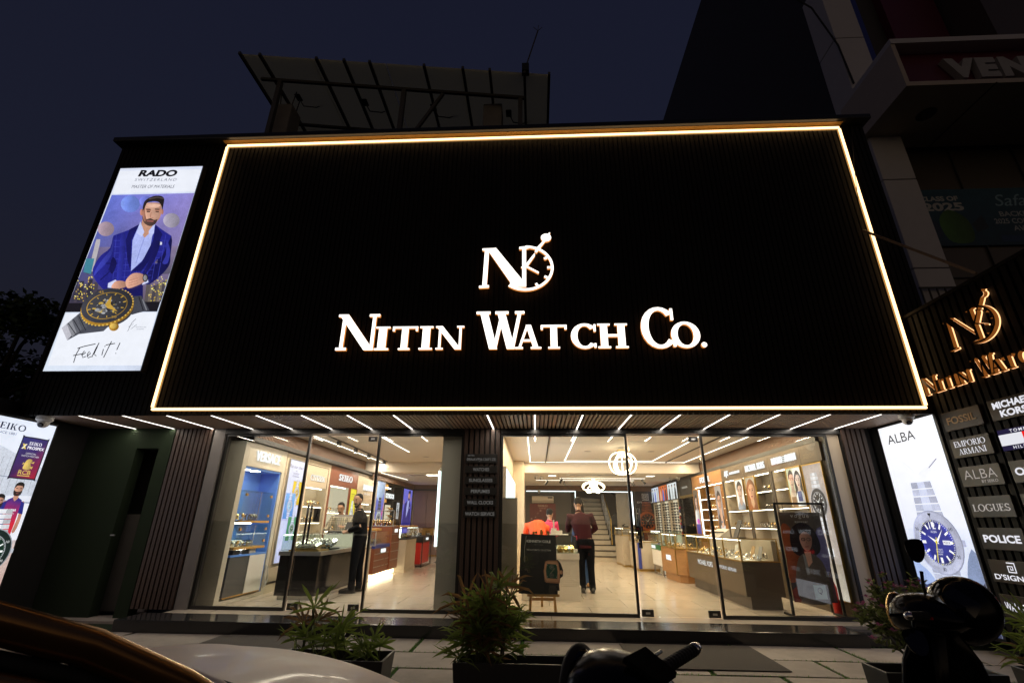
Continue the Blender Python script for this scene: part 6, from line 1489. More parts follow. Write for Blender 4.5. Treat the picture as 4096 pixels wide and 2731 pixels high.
a.text("RADO", 782, 370, 182, 32, (18, 18, 26), bold=.05, xf=lambda x, y: (x - y * .55, y)); a.text("SWITZERLAND", 770, 401, 200, 13, (110, 112, 130), space=1.3, xf=lambda x, y: (x - y * .5, y)); a.text("MASTER OF MATERIALS", 758, 434, 204, 15, (70, 72, 90), xf=lambda x, y: (x - y * .5, y))
INK = (25, 25, 32)
for pl in ([(380, 1280), (392, 1240), (412, 1205)], [(398, 1212), (430, 1202), (485, 1190)], [(378, 1246), (420, 1238)], [(418, 1245), (438, 1232), (432, 1224), (420, 1240), (424, 1256), (440, 1250)], [(444, 1250), (462, 1236), (456, 1226), (446, 1240), (450, 1258), (466, 1250)], [(468, 1254), (486, 1215), (503, 1185), (494, 1205), (478, 1240), (490, 1248)], [(516, 1245), (524, 1215)], [(529, 1204), (533, 1200)], [(525, 1256), (545, 1215), (563, 1178)], [(535, 1196), (580, 1188)], [(588, 1220), (604, 1185)], [(583, 1238), (585, 1234)]): a.line(pl, 4, INK)
for pl in ([(640, 1130), (660, 1090), (680, 1070)], [(645, 1110), (668, 1092), (655, 1120), (684, 1098)]): a.line(pl, 2, (70, 70, 85))
a.text("Brand Ambassador", 705, 1110, 50, 5, (120, 120, 140)); a.text("watch", 700, 1120, 36, 5, (120, 120, 140))
a.build("printed_face", "lit_print", t)
# diver watch panel
t = thing("poster_lightbox", "tall lit white panel with a blue diver watch over mountains", "lightbox sign", (5.16, 6.8, .1))
MB().box((5.135, 6.22, .16), (5.24, 7.32, 2.74)).build("housing", "black_metal", t)
MB().box((5.12, 7.325, .1), (5.24, 7.44, 2.74)).build("edge_trim", "black_metal", t)
w, h = 1.03, 2.50
a = Art(Fr((5.133, 7.285, .20), (0, -1, 0))); a.clip = (0, 0, w, h)
a.rect(0, 0, w, h, (210, 220, 245), (245, 248, 255)); a.rect(0, h * .45, w, h, (236, 240, 253), (250, 252, 255))
a.text("ALBA", w * .38, h * .925, .52, .125, (35, 35, 42))
a.poly([(w * .2, h * .84), (w * .45, h * .72), (w * .9, h * .80), (w * .6, h * .69)], (240, 243, 252)); a.line([(w * .70, h * .745), (w * .86, h * .785)], .012, (140, 140, 165))
a.poly(smooth2d([(0, 0), (0, h * .30), (w * .12, h * .27), (w * .25, h * .23), (w * .45, h * .12), (w * .7, h * .15), (w * .85, h * .30), (w, h * .345), (w, 0)], 3), (165, 185, 230))
a.poly([(0, 0), (0, h * .21), (w * .12, h * .175), (w * .3, h * .20), (w * .45, h * .08), (w * .5, 0)], (70, 82, 130)); a.poly([(w * .5, 0), (w * .62, h * .09), (w * .8, h * .15), (w, h * .22), (w, 0)], (50, 56, 85))
rr = random.Random(4); kk = a.k
for i in range(140):
    x, y = rr.uniform(0, w), rr.uniform(0, h * .2); a.k = kk + i % 3
    if y < h * .17 - abs(x - w * .5) * -.05: a.poly([(x, y), (x + .03, y + .02), (x + .05, y - .005)], rr.choice([(150, 165, 205), (40, 45, 75), (110, 125, 170), (190, 200, 230)]))
a.k = kk + 4
a.watch(w * .50, h * .385, .355, dial=(24, 24, 66), ring=(205, 210, 238), strap=(196, 202, 226), mark=(248, 250, 255), hand=(250, 250, 255), band=1.62, edge=(186, 192, 222), inner=(75, 85, 215))
a.poly([(w * .50 - .03, h * .385 + .355 * .98), (w * .50 + .03, h * .385 + .355 * .98), (w * .50, h * .385 + .355 * .86)], (20, 20, 30))
for tx, ang in (("10", 60), ("20", 120), ("30", 180), ("40", 240), ("50", 300)):
    t_ = R(90 - ang); a.text(tx, w * .5 + .315 * math.cos(t_), h * .385 + .315 * math.sin(t_), .055, .04, (60, 62, 80))
for i in range(12):
    if i % 2: t_ = R(30 * i); a.line([(w * .5 + .29 * math.cos(t_), h * .385 + .29 * math.sin(t_)), (w * .5 + .33 * math.cos(t_), h * .385 + .33 * math.sin(t_))], .006, (60, 62, 80))
a.text("12", w * .5, h * .385 + .20, .10, .085, (248, 250, 255)); a.text("ALBA", w * .5, h * .385 + .125, .10, .028, (220, 225, 245)); a.rect(w * .5 + .10, h * .385 - .025, w * .5 + .215, h * .385 + .025, (235, 238, 250)); a.text("MON 8", w * .5 + .158, h * .385, .095, .028, (40, 40, 60)); a.text("AUTOMATIC", w * .5 + .01, h * .385 - .085, .11, .02, (225, 228, 245)); a.text("WATER RESIST", w * .5 + .01, h * .385 - .112, .11, .018, (225, 228, 245)); a.text("10 BAR", w * .5 + .01, h * .385 - .14, .07, .02, (235, 238, 250))
a.line([(w * .5 + .015, h * .385 + .06), (w * .5 - .065, h * .385 - .24)], .012, (235, 220, 40)); a.ell(w * .5, h * .385, .018, .018, (235, 220, 40))
for i in range(0, 60, 5): t_ = R(6 * i); a.line([(w * .5 + .252 * math.cos(t_), h * .385 + .252 * math.sin(t_)), (w * .5 + .266 * math.cos(t_), h * .385 + .266 * math.sin(t_))], .012, (225, 225, 60))
a.build("printed_face", "lit_print", t)
# cricketers panel
t = thing("poster_lightbox", "tall lit street panel with two cricketers and a diver watch", "lightbox sign", (-7.25, 5.9, 0))
MB().box((-7.34, 4.9, .0), (-7.215, 6.75, 2.68)).build("housing", "black_metal", t)
qm = homog([(445, 178), (60, 97), (48, 1402), (145, 1085)], [(1.82, 2.43), (1.09, 2.43), (1.89 - .02, .37), (1.86, .97)])
w, h = 1.82, 2.62
a = Art(Fr((-7.212, 4.90, .02), (0, 1, 0))); a.clip = (0, 0, w, h)
a.rect(0, 0, w, h, (195, 165, 150), (235, 240, 252)); a.rect(0, h * .42, w, h, (225, 228, 240), (232, 240, 255)); a.poly([(0, h * .80), (1.0, h * .88), (w, h * .77), (w, h * .62), (0, h * .60)], (205, 212, 225))
for i in range(10): a.line([(.9 + i * .09, h * .80 + (i % 3) * .01), (.85 + i * .1, h * .63)], .006, (165, 172, 185))
a.line([(.8, h * .72), (w, h * .70)], .01, (140, 150, 170)); a.line([(.8, h * .60), (w, h * .585)], .02, (170, 178, 200))
a.rect(0, 0, w, h * .38, (186, 140, 115), (225, 205, 200)); a.poly([(w * .5, h * .38), (w, h * .40), (w, h * .58), (w * .8, h * .56)], (235, 238, 248))
a.text("SEIKO", 1.195, 2.505, .42, .085, (20, 25, 60), True, T=.18, S=.10); a.text("SINCE 1881", 1.17, 2.415, .27, .032, (85, 92, 125))
x0, x1, y0, y1 = 1.405, 1.78, 1.84, 2.41
a.poly(smooth2d([(x0, y0 + .03), (x0, y1 - .03), (x0 + .03, y1), (x1 - .03, y1), (x1, y1 - .03), (x1, y0 + .03), (x1 - .03, y0), (x0 + .03, y0)], 2), (18, 18, 40)); x0 += .015; x1 -= .015; y0 += .015; y1 -= .015
a.poly([(x0, y0), (x1, y0), (x1, y1), (x0, y1)], None, cols=[(70, 30, 85), (165, 28, 45), (55, 42, 110), (38, 45, 120)])
a.text("SEIKO", 1.61, 2.325, .18, .045, (240, 240, 250), True, T=.2, S=.12); a.text("PROSPEX", 1.635, 2.265, .24, .042, (240, 240, 250), bold=.03); a.poly([(1.435, 2.31), (1.46, 2.31), (1.50, 2.24), (1.475, 2.24)], (235, 210, 80)); a.poly([(1.50, 2.31), (1.475, 2.31), (1.435, 2.24), (1.46, 2.24)], (240, 235, 200)); a.text("OFFICIAL", 1.595, 2.185, .15, .022, (225, 225, 235)); a.text("WATCH PARTNER", 1.595, 2.15, .25, .022, (225, 225, 235))
GD = (215, 185, 100)
for pl in ([(1.548, 1.987), (1.565, 2.089), (1.608, 2.115), (1.650, 2.098), (1.633, 2.055), (1.659, 2.004), (1.642, 1.970), (1.582, 1.970)],): a.poly(smooth2d(pl, 3), GD)
for pl in ([(1.633, 2.064), (1.684, 2.089), (1.676, 2.055)], [(1.557, 2.047), (1.523, 2.030), (1.535, 2.064)], [(1.633, 2.004), (1.684, 2.021), (1.676, 1.979)]): a.poly(pl, GD)
a.text("RCB", 1.595, 1.93, .17, .06, GD, bold=.02); a.rect(1.51, 1.878, 1.68, 1.89, GD)
def cricketer(x, y, s, faceaway=False):
    N_, R_ = (38, 42, 130), (225, 40, 60)
    a.poly([(x - .17 * s, y - .10 * s), (x + .16 * s, y - .10 * s), (x + .14 * s, y - .75 * s), (x - .16 * s, y - .75 * s)], R_)
    for q in (-1, 1): a.poly(smooth2d([(x + q * .16 * s, y + .33 * s), (x + q * .22 * s, y + .26 * s), (x + q * .25 * s, y - .05 * s), (x + q * .22 * s, y - .26 * s), (x + q * .16 * s, y - .25 * s), (x + q * .18 * s, y + .0 * s)], 2), (196, 138, 115)); a.poly([(x + q * .12 * s, y + .34 * s), (x + q * .21 * s, y + .30 * s), (x + q * .25 * s, y + .08 * s), (x + q * .15 * s, y + .10 * s)], N_)
    a.poly([(x - .05 * s, y + .40 * s), (x + .05 * s, y + .40 * s), (x + .14 * s, y + .35 * s), (x + .16 * s, y - .12 * s), (x - .16 * s, y - .12 * s), (x - .14 * s, y + .35 * s)], None, cols=[N_, N_, N_, R_, R_, N_])
    a.text("QATAR", x, y + .15 * s, .2 * s, .055 * s, (245, 245, 250), bold=.03); a.text("AIRWAYS", x, y + .09 * s, .15 * s, .03 * s, (245, 245, 250))
    a.poly([(x - .05 * s, y + .47 * s), (x + .05 * s, y + .47 * s), (x + .05 * s, y + .38 * s), (x, y + .32 * s), (x - .05 * s, y + .38 * s)], (200, 145, 122)); a.ell(x, y + .55 * s, .082 * s, .115 * s, (212, 158, 134)); a.poly(smooth2d([(x - .082 * s, y + .54 * s), (x - .07 * s, y + .45 * s), (x, y + .425 * s), (x + .07 * s, y + .45 * s), (x + .082 * s, y + .54 * s), (x + .04 * s, y + .51 * s), (x - .04 * s, y + .51 * s)], 2), (45, 34, 34)); a.poly(smooth2d([(x - .088 * s, y + .56 * s), (x - .08 * s, y + .66 * s), (x, y + .70 * s), (x + .08 * s, y + .66 * s), (x + .088 * s, y + .56 * s), (x + .06 * s, y + .62 * s), (x - .05 * s, y + .625 * s)], 2), (26, 22, 24))
    for q in (-1, 1): a.line([(x + q * .02 * s, y + .575 * s), (x + q * .06 * s, y + .578 * s)], .012 * s, (30, 24, 26))
    a.line([(x - .025 * s, y + .475 * s), (x + .025 * s, y + .475 * s)], .012 * s, (150, 85, 80))
cricketer(1.60, 1.325, .68); cricketer(1.40, 1.16, .68)
a.watch(1.49, .91, .27, dial=(20, 60, 45), ring=(28, 44, 42), strap=(215, 218, 225), mark=(235, 240, 240), edge=(190, 195, 205), band=1.5)
for tx, ang in (("10", 60), ("20", 120), ("30", 180)): t_ = R(90 - ang); a.text(tx, 1.49 + .235 * math.cos(t_), .91 + .235 * math.sin(t_), .04, .03, (225, 230, 230))
a.text("new", 1.66, .12, .12, .06, (30, 20, 20))
a.build("printed_face", "lit_print", t)
# =================================================================== PEOPLE
def remeshed(mb, name, mat, parent, voxel, smooth=4):
    o = mb.build(name, mat, parent)
    r = o.modifiers.new("r", 'REMESH'); r.mode = 'VOXEL'; r.voxel_size = voxel; r.use_smooth_shade = True
    s = o.modifiers.new("s", 'SMOOTH'); s.iterations = smooth; s.factor = 0.5
    dg = bpy.context.evaluated_depsgraph_get(); dg.update()
    me = bpy.data.meshes.new_from_object(o.evaluated_get(dg)); me.name = name
    o.modifiers.clear(); o.data = me
    if not me.materials: me.materials.append(M[mat])
    me.polygons.foreach_set("use_smooth", [True] * len(me.polygons))
    return o
def person(label, J, shirt, trouser, hair_len=.0, sleeves=True, beard=None, face=(0, -1, 0), fwd=(0, -1, 0), voxel=.0125, shoe="leather", tuck=True, skirt=0.0):
    P = {k: V(v) for k, v in J.items()}; face = V(face).normalized(); fwd = V(fwd).normalized(); right = fwd.cross(V((0, 0, 1))).normalized()
    base = (P['anL'] + P['anR']) / 2; root = thing("person", label, "person", (base.x, base.y, FL))
    sd = (P['shR'] - P['shL']).normalized()
    pel, che, nek, hd = P['pel'], P['che'], P['nek'], P['head']
    b = MB()
    b.tube([pel - V((0, 0, .08)), pel, pel.lerp(che, .4), che, che.lerp(nek, .6), nek], [(.15, .11), (.165, .12), (.145, .105), (.175, .12), (.12, .085), (.056, .056)], 16, side=sd)
    up = (hd - nek).normalized()
    b.tube([nek - up * .03, nek + up * .07], [.056, .052], 12)
    fr_ = face - up * face.dot(up); fr_.normalize(); sr = fr_.cross(up)
    # head: skull, jaw, nose, ears
    b.tube([hd - up * .11 + fr_ * .03, hd - up * .07 + fr_ * .025, hd - up * .02 + fr_ * .012, hd + up * .04, hd + up * .085, hd + up * .115 - fr_ * .005], [(.035, .04), (.055, .068), (.070, .088), (.076, .096), (.064, .08), (.025, .03)], 16, side=sr)
    b.ball(hd + fr_ * .10 - up * .02, (.014, .014, .02), 8, 6); b.ball(hd + fr_ * .093 + up * .01, (.010, .010, .022), 8, 6)
    for s in (-1, 1): b.ball(hd + sr * s * .076 - fr_ * .008 - up * .01, (.014, .016, .028), 8, 6)
    for k in ('L', 'R'):
        sh, el, wr = P['sh' + k], P['el' + k], P['wr' + k]
        b.tube([che.lerp(sh, .6), sh, sh.lerp(el, .5), el, el.lerp(wr, .4), wr], [.06, .058, .050, .041, .040, .028], 12)
        d = (wr - el).normalized(); h = P.get('hd' + k); d = ((h - wr).normalized() if h is not None else d)
        pl = d.orthogonal().normalized(); nb = d.cross(pl)
        if abs(nb.z) > abs(pl.z): pl, nb = nb, pl
        b.tube([wr - d * .01, wr + d * .03, wr + d * .085], [(.026, .018), (.040, .017), (.038, .014)], 10, side=nb)
        for q, (off, ln) in enumerate(((-.030, .060), (-.010, .072), (.010, .068), (.029, .052))):
            a0 = wr + d * .08 + nb * off; m1 = a0 + d * ln * .5 - V((0, 0, .006)); b.tube([a0, m1, m1 + d * ln * .4 - V((0, 0, .018))], [.0095, .0088, .0075], 6)
        t0 = wr + d * .03 + nb * .032; b.tube([t0, t0 + d * .03 + nb * .022, t0 + d * .055 + nb * .022 - V((0, 0, .012))], [.012, .0105, .009], 6)
        hp, kn, an = P['hp' + k], P['kn' + k], P['an' + k]
        b.tube([hp + V((0, 0, .06)), hp, hp.lerp(kn, .5), kn, kn.lerp(an, .35), an], [.085, .085, .072, .053, .052, .036], 12)
        to = P['to' + k]; b.tube([an + V((0, 0, .02)), an - V((0, 0, .05)), an.lerp(to, .5) - V((0, 0, .045)), to], [.036, .036, .036, .025], 10)
    body = remeshed(b, "body", "skin", root, voxel)
    # shirt
    c = MB(); lo = pel + V((0, 0, .02 if tuck else -.12)) 
    c.tube([lo - V((0, 0, skirt)), lo + V((0, 0, .06)), pel.lerp(che, .45), che, che.lerp(nek, .62), nek.lerp(che, .12)], [(.172, .128), (.170, .128), (.168, .128), (.196, .14), (.142, .105), (.068, .068)], 18, side=sd)
    for k in ('L', 'R'):
        sh, el, wr = P['sh' + k], P['el' + k], P['wr' + k]; en = wr if sleeves else sh.lerp(el, .75)
        pts = [che.lerp(sh, .55), sh, sh.lerp(el, .5), el, el.lerp(wr, .5), wr - (wr - el).normalized() * .02] if sleeves else [che.lerp(sh, .55), sh, sh.lerp(el, .4), sh.lerp(el, .8)]
        c.tube(pts, [.085, .080, .066, .058, .055, .042][:len(pts)], 12)
    so = remeshed(c, "shirt", shirt, root, voxel * 1.05, 3)
    cb = MB(); cn = nek.lerp(che, .06)
    cb.lathe([(.064, -.008), (.072, -.012), (.066, .022), (.058, .020)], cn, up, 16); cb.build("collar", shirt, so, smooth=True)
    tr = MB()
    tr.tube([pel + V((0, 0, .05)), pel, pel - V((0, 0, .09))], [(.172, .128), (.178, .134), (.165, .125)], 16, side=sd)
    for k in ('L', 'R'):
        hp, kn, an = P['hp' + k], P['kn' + k], P['an' + k]
        tr.tube([hp + V((0, 0, .06)), hp, hp.lerp(kn, .5), kn, kn.lerp(an, .5), an - V((0, 0, .03))], [.098, .100, .088, .070, .064, .062], 12)
    to_ = remeshed(tr, "trousers", trouser, root, voxel * 1.05, 3)
    if tuck: MB().tube([pel + V((0, 0, .035)), pel + V((0, 0, .068))], [(.182, .138), (.182, .138)], 18, side=sd).build("belt", "leather", to_)
    for k in ('L', 'R'):
        an, to = P['an' + k], P['to' + k]; d = (to - an); d.z = 0; d.normalize()
        z0 = FL + .003
        sh_ = MB().tube([V((an.x, an.y, z0 + .05)) - d * .07, V((an.x, an.y, z0 + .05)) - d * .02, V((an.x, an.y, z0 + .045)) + d * .09, V((an.x, an.y, z0 + .035)) + d * .17, V((an.x, an.y, z0 + .03)) + d * .205], [(.030, .040), (.042, .050), (.046, .044), (.042, .034), (.02, .02)], 12, side=d.cross(V((0, 0, 1))))
        so_ = sh_.build("shoe", shoe, root, smooth=True)
        MB().tube([V((an.x, an.y, z0 + .008)) - d * .085, V((an.x, an.y, z0 + .008)) + d * .06, V((an.x, an.y, z0 + .008)) + d * .205], [(.038, .008), (.048, .008), (.03, .008)], 10, side=d.cross(V((0, 0, 1)))).build("sole", "dark_grey", so_)
    # hair cap, brows, eyes, mouth
    hr = MB()
    hr.tube([hd - up * .03 - fr_ * .052, hd + up * .03 - fr_ * .028, hd + up * .075 - fr_ * .012, hd + up * .112 - fr_ * .002, hd + up * .128], [(.060, .044), (.080, .078), (.079, .090), (.058, .070), (.022, .032)], 16, side=sr)
    remeshed(hr, "hair", "hair", body, voxel, 2)
    fe = MB()
    for s in (-1, 1):
        fe.ball(hd + fr_ * .083 + sr * s * .030 + up * .012, (.010, .010, .006), 8, 6); fe.bar(hd + fr_ * .087 + sr * s * .014 + up * .032, hd + fr_ * .078 + sr * s * .05 + up * .030, .009, .009)
    fe.build("eyes", "hair", body)
    mo = MB(); mo.bar(hd + fr_ * .083 - sr * .022 - up * .062, hd + fr_ * .083 + sr * .022 - up * .062, .010, .010); mo.build("mouth", "red_laminate" if False else "leather", body)
    if beard:
        bd = MB(); bd.tube([hd + fr_ * .088 - sr * .028 - up * .048, hd + fr_ * .097 - up * .044, hd + fr_ * .088 + sr * .028 - up * .048], [.008, .009, .008], 6)
        if beard == 2: bd.tube([hd - up * .05 - sr * .064 + fr_ * .02, hd - up * .095 - sr * .035 + fr_ * .055, hd - up * .11 + fr_ * .068, hd - up * .095 + sr * .035 + fr_ * .055, hd - up * .05 + sr * .064 + fr_ * .02], [.012, .017, .019, .017, .012], 8)
        bd.build("beard", "hair", body)
    return root

# salesman in black, side on to the counter, face turned to the street
x, y = -3.33, 9.40
sm = person("man in black shirt and black trousers at the counter, looking out to the street",
    dict(pel=(x + .02, y, 1.06), che=(x - .02, y, 1.38), nek=(x - .06, y - .01, 1.56), head=(x - .085, y - .03, 1.715), shL=(x + .02, y - .19, 1.475), shR=(x - .06, y + .19, 1.475),
         elL=(x + .085, y - .25, 1.25), wrL=(x - .16, y - .17, 1.17), hdL=(x - .27, y - .10, 1.155), elR=(x - .10, y + .25, 1.24), wrR=(x - .24, y + .12, 1.16), hdR=(x - .33, y + .06, 1.16),
         hpL=(x + .02, y - .09, .98), hpR=(x + .02, y + .09, .98), knL=(x - .005, y - .10, .57), knR=(x + .03, y + .10, .57), anL=(x + .0, y - .11, .22), anR=(x + .06, y + .14, .22), toL=(x - .16, y - .16, .17), toR=(x - .10, y + .14, .17)),
    "black_shirt", "black_cloth", beard=2, face=(-.42, -.9, .02), fwd=(-1, 0, 0))
MB().lathe([(.022, -.008), (.026, 0), (.022, .012)], (x - .145, y - .195, 1.195), (-.2, -.9, .5), 14).build("wristwatch", "chrome", sm)
# plaid shirt
def plaidmat():
    m = bpy.data.materials.new("plaid_shirt"); m.use_nodes = True; n, l = m.node_tree.nodes, m.node_tree.links; b = n["Principled BSDF"]; b.inputs["Roughness"].default_value = .8
    tc = n.new("ShaderNodeTexCoord"); out = None
    for i, ax in enumerate(("X", "Z")):
        w = n.new("ShaderNodeTexWave"); w.bands_direction = ax; w.inputs["Scale"].default_value = 7.0; w.inputs["Distortion"].default_value = .4; l.new(tc.outputs["Object"], w.inputs[0])
        r = n.new("ShaderNodeValToRGB"); r.color_ramp.elements[0].color = (.10, .11, .09, 1); r.color_ramp.elements[1].color = (.55, .47, .34, 1); r.color_ramp.elements[0].position = .25; r.color_ramp.elements[1].position = .6; l.new(w.outputs[0], r.inputs[0])
        if out is None: out = r
        else:
            x_ = n.new("ShaderNodeMix"); x_.data_type = 'RGBA'; x_.inputs[0].default_value = .5; l.new(out.outputs[0], x_.inputs[6]); l.new(r.outputs[0], x_.inputs[7]); l.new(x_.outputs[2], b.inputs["Base Color"])
    M["plaid_shirt"] = m
plaidmat()
x, y = -4.50, 11.02
x = -4.50; y = 11.42
person("man in a plaid shirt leaning over the counter with his eyes lowered",
    dict(pel=(x, y + .05, .98), che=(x, y - .02, 1.30), nek=(x, y - .07, 1.475), head=(x + .0, y - .13, 1.615), shL=(x + .20, y - .03, 1.40), shR=(x - .20, y - .03, 1.40),
         elL=(x + .26, y - .14, 1.18), wrL=(x + .17, y - .32, 1.22), hdL=(x + .13, y - .40, 1.24), elR=(x - .28, y - .12, 1.18), wrR=(x - .33, y - .34, 1.16), hdR=(x - .34, y - .44, 1.15),
         hpL=(x + .09, y + .05, .92), hpR=(x - .09, y + .05, .92), knL=(x + .09, y + .03, .55), knR=(x - .09, y + .03, .55), anL=(x + .09, y + .06, .22), anR=(x - .09, y + .06, .22), toL=(x + .09, y - .1, .17), toR=(x - .09, y - .1, .17)),
    "plaid_shirt", "black_cloth", beard=1, face=(.05, -.9, -.42), fwd=(0, -1, 0))
# customer in maroon
x, y = .90, 9.88
person("man in a maroon shirt seen from behind, leaning on the white ribbed counter",
    dict(pel=(x + .03, y - .03, 1.02), che=(x - .03, y + .06, 1.38), nek=(x - .06, y + .10, 1.56), head=(x - .06, y + .16, 1.70), shL=(x - .24, y + .08, 1.46), shR=(x + .18, y + .10, 1.47),
         elL=(x - .27, y + .20, 1.22), wrL=(x - .17, y + .34, 1.40), hdL=(x - .13, y + .36, 1.52), elR=(x + .27, y + .16, 1.25), wrR=(x + .16, y + .36, 1.16), hdR=(x + .08, y + .42, 1.16),
         hpL=(x - .06, y - .03, .95), hpR=(x + .12, y - .03, .95), knL=(x - .05, y, .56), knR=(x + .13, y + .01, .56), anL=(x - .04, y - .05, .22), anR=(x + .14, y - .05, .22), toL=(x - .06, y + .11, .17), toR=(x + .14, y + .11, .17)),
    "maroon_shirt", "black_cloth", face=(-.1, .95, -.1), fwd=(0, 1, 0), tuck=False, shoe="dark_grey")
# person in orange, bent over
x, y = .0, 10.75
person("person in a bright orange shirt bent forward behind the easel poster",
    dict(pel=(x + .06, y - .02, .99), che=(x + .02, y + .20, 1.29), nek=(x - .06, y + .38, 1.25), head=(x - .10, y + .50, 1.19), shL=(x - .20, y + .24, 1.27), shR=(x + .23, y + .24, 1.24),
         elL=(x - .24, y + .32, 1.08), wrL=(x - .1, y + .5, 1.02), hdL=(x, y + .56, 1.02), elR=(x + .2, y + .36, 1.05), wrR=(x + .1, y + .52, 1.02), hdR=(x + .04, y + .58, 1.02),
         hpL=(x - .03, y - .02, .92), hpR=(x + .15, y - .02, .92), knL=(x - .03, y, .55), knR=(x + .15, y, .55), anL=(x - .03, y - .02, .22), anR=(x + .15, y - .02, .22), toL=(x - .03, y + .14, .17), toR=(x + .15, y + .14, .17)),
    "orange_shirt", "denim", face=(-.1, .6, -.8), fwd=(0, 1, 0), tuck=False, skirt=.02)
x, y = .30, 12.05
person("person in a pink shirt with head bowed, just past the orange shirt",
    dict(pel=(x, y, .92), che=(x, y + .02, 1.22), nek=(x + .02, y + .05, 1.39), head=(x + .03, y + .08, 1.535), shL=(x - .17, y + .02, 1.32), shR=(x + .17, y + .02, 1.32),
         elL=(x - .2, y + .1, 1.1), wrL=(x - .1, y + .3, 1.05), elR=(x + .2, y + .1, 1.1), wrR=(x + .1, y + .3, 1.05),
         hpL=(x - .08, y, .86), hpR=(x + .08, y, .86), knL=(x - .08, y, .52), knR=(x + .08, y, .52), anL=(x - .08, y, .22), anR=(x + .08, y, .22), toL=(x - .08, y + .15, .17), toR=(x + .08, y + .15, .17)),
    "pink_shirt", "black_cloth", face=(.3, .9, -.2), fwd=(0, 1, 0), tuck=False)
x, y = 1.0, 10.62
person("person in blue jeans mostly hidden in front of the maroon shirt",
    dict(pel=(x, y, .86), che=(x - .05, y + .04, 1.12), nek=(x - .06, y + .06, 1.27), head=(x - .06, y + .09, 1.40), shL=(x - .19, y + .03, 1.21), shR=(x + .09, y + .03, 1.21),
         elL=(x - .22, y + .1, 1.0), wrL=(x - .12, y + .25, .98), elR=(x + .12, y + .1, 1.0), wrR=(x + .04, y + .25, .98),
         hpL=(x - .08, y, .80), hpR=(x + .06, y, .80), knL=(x - .08, y, .50), knR=(x + .05, y, .50), anL=(x - .08, y, .22), anR=(x + .04, y, .22), toL=(x - .10, y + .14, .17), toR=(x + .05, y + .14, .17)),
    "denim", "denim", face=(-.3, .9, 0), fwd=(0, 1, 0), tuck=False, shoe="oak")
# =================================================================== SIGN WALL (runs towards the street at x = 5.12)
SX = 5.12
t = thing("sign_wall", "black slatted side wall carrying the lit logo and the small plates", "sign wall", (5.2, 4.2, 0))
MB().box((SX + .03, 1.2, -.1), (SX + .22, 6.17, 4.02)).build("wall", "back_board", t)
m = MB(); slats(m, Fr((SX + .03, 6.17, -.1), (0, -1, 0)), 4.9, 4.12, .098, .066, .03); m.build("slat_cladding", "black_slat", t)
MB().box((SX - .02, 1.2, 4.021), (SX + .24, 6.19, 4.06)).build("coping", "black_slat", t)
def ret2d(fr, q, w0, w1):
    n = len(q); return [fr.p(a, b, w0) for a, b in q] + [fr.p(a, b, w1) for a, b in q], [(i, (i + 1) % n, n + (i + 1) % n, n + i) for i in range(n)]
wf = lambda y, z: Fr((SX, y, z), (0, -1, 0))
# halo lit logo
t = thing("shop_sign", "halo lit serif lettering and clock emblem glowing orange on the side sign wall", "shop sign", (SX, 5.2, 2.9))
pbr("dark_bronze", (0.03, 0.02, 0.014), 0.35, metal=.5)
emis("halo_edge", (1.0, 0.50, 0.22), 2.2); emis("halo_return", (1.0, 0.30, 0.05), 0.22)
fr = wf(6.2, 2.93); k = 1.28 / 3.36
for ch, a, b, h in LET:
    if ch == '.': continue
    polys, adv = roman(ch, .20 if h > .5 else .215, .085 if h > .5 else .10, .07, .09 if ch in 'NA' else .08)
    xs = [p[0] for q in polys for p in q]; x0, x1 = min(xs), max(xs); f = MB(); s_ = MB(); s2 = MB()
    for i, q in enumerate(polys):
        qq = [((a + 2.85 + (x - x0) / (x1 - x0) * (b - a)) * k, yv * h * k * 1.05) for x, yv in q]
        solid2d(f, fr, qq, .066 + .0002 * (i % 9), 0); solid2d(s_, fr, qq, .006, .016 - .0003 * (i % 9)); s2.add(*ret2d(fr, qq, .0225, .064))
    l = f.build("letter", "dark_bronze", t); s_.build("lit_edge", "halo_edge", l); s2.build("return", "halo_return", l)
f = MB(); s_ = MB(); s2 = MB(); fr = wf(5.62, 3.31); k = .68 / 1.14
for i, q in enumerate(em):
    qq = [((x_ + .81) * k, (z_ - 4.52) * k * .94) for x_, z_ in q]
    solid2d(f, fr, qq, .066 + .0002 * (i % 12), 0); solid2d(s_, fr, qq, .006, .016 - .0003 * (i % 12)); s2.add(*ret2d(fr, qq, .0225, .064))
l = f.build("emblem", "dark_bronze", t); s_.build("lit_edge", "halo_edge", l); s2.build("return", "halo_return", l)
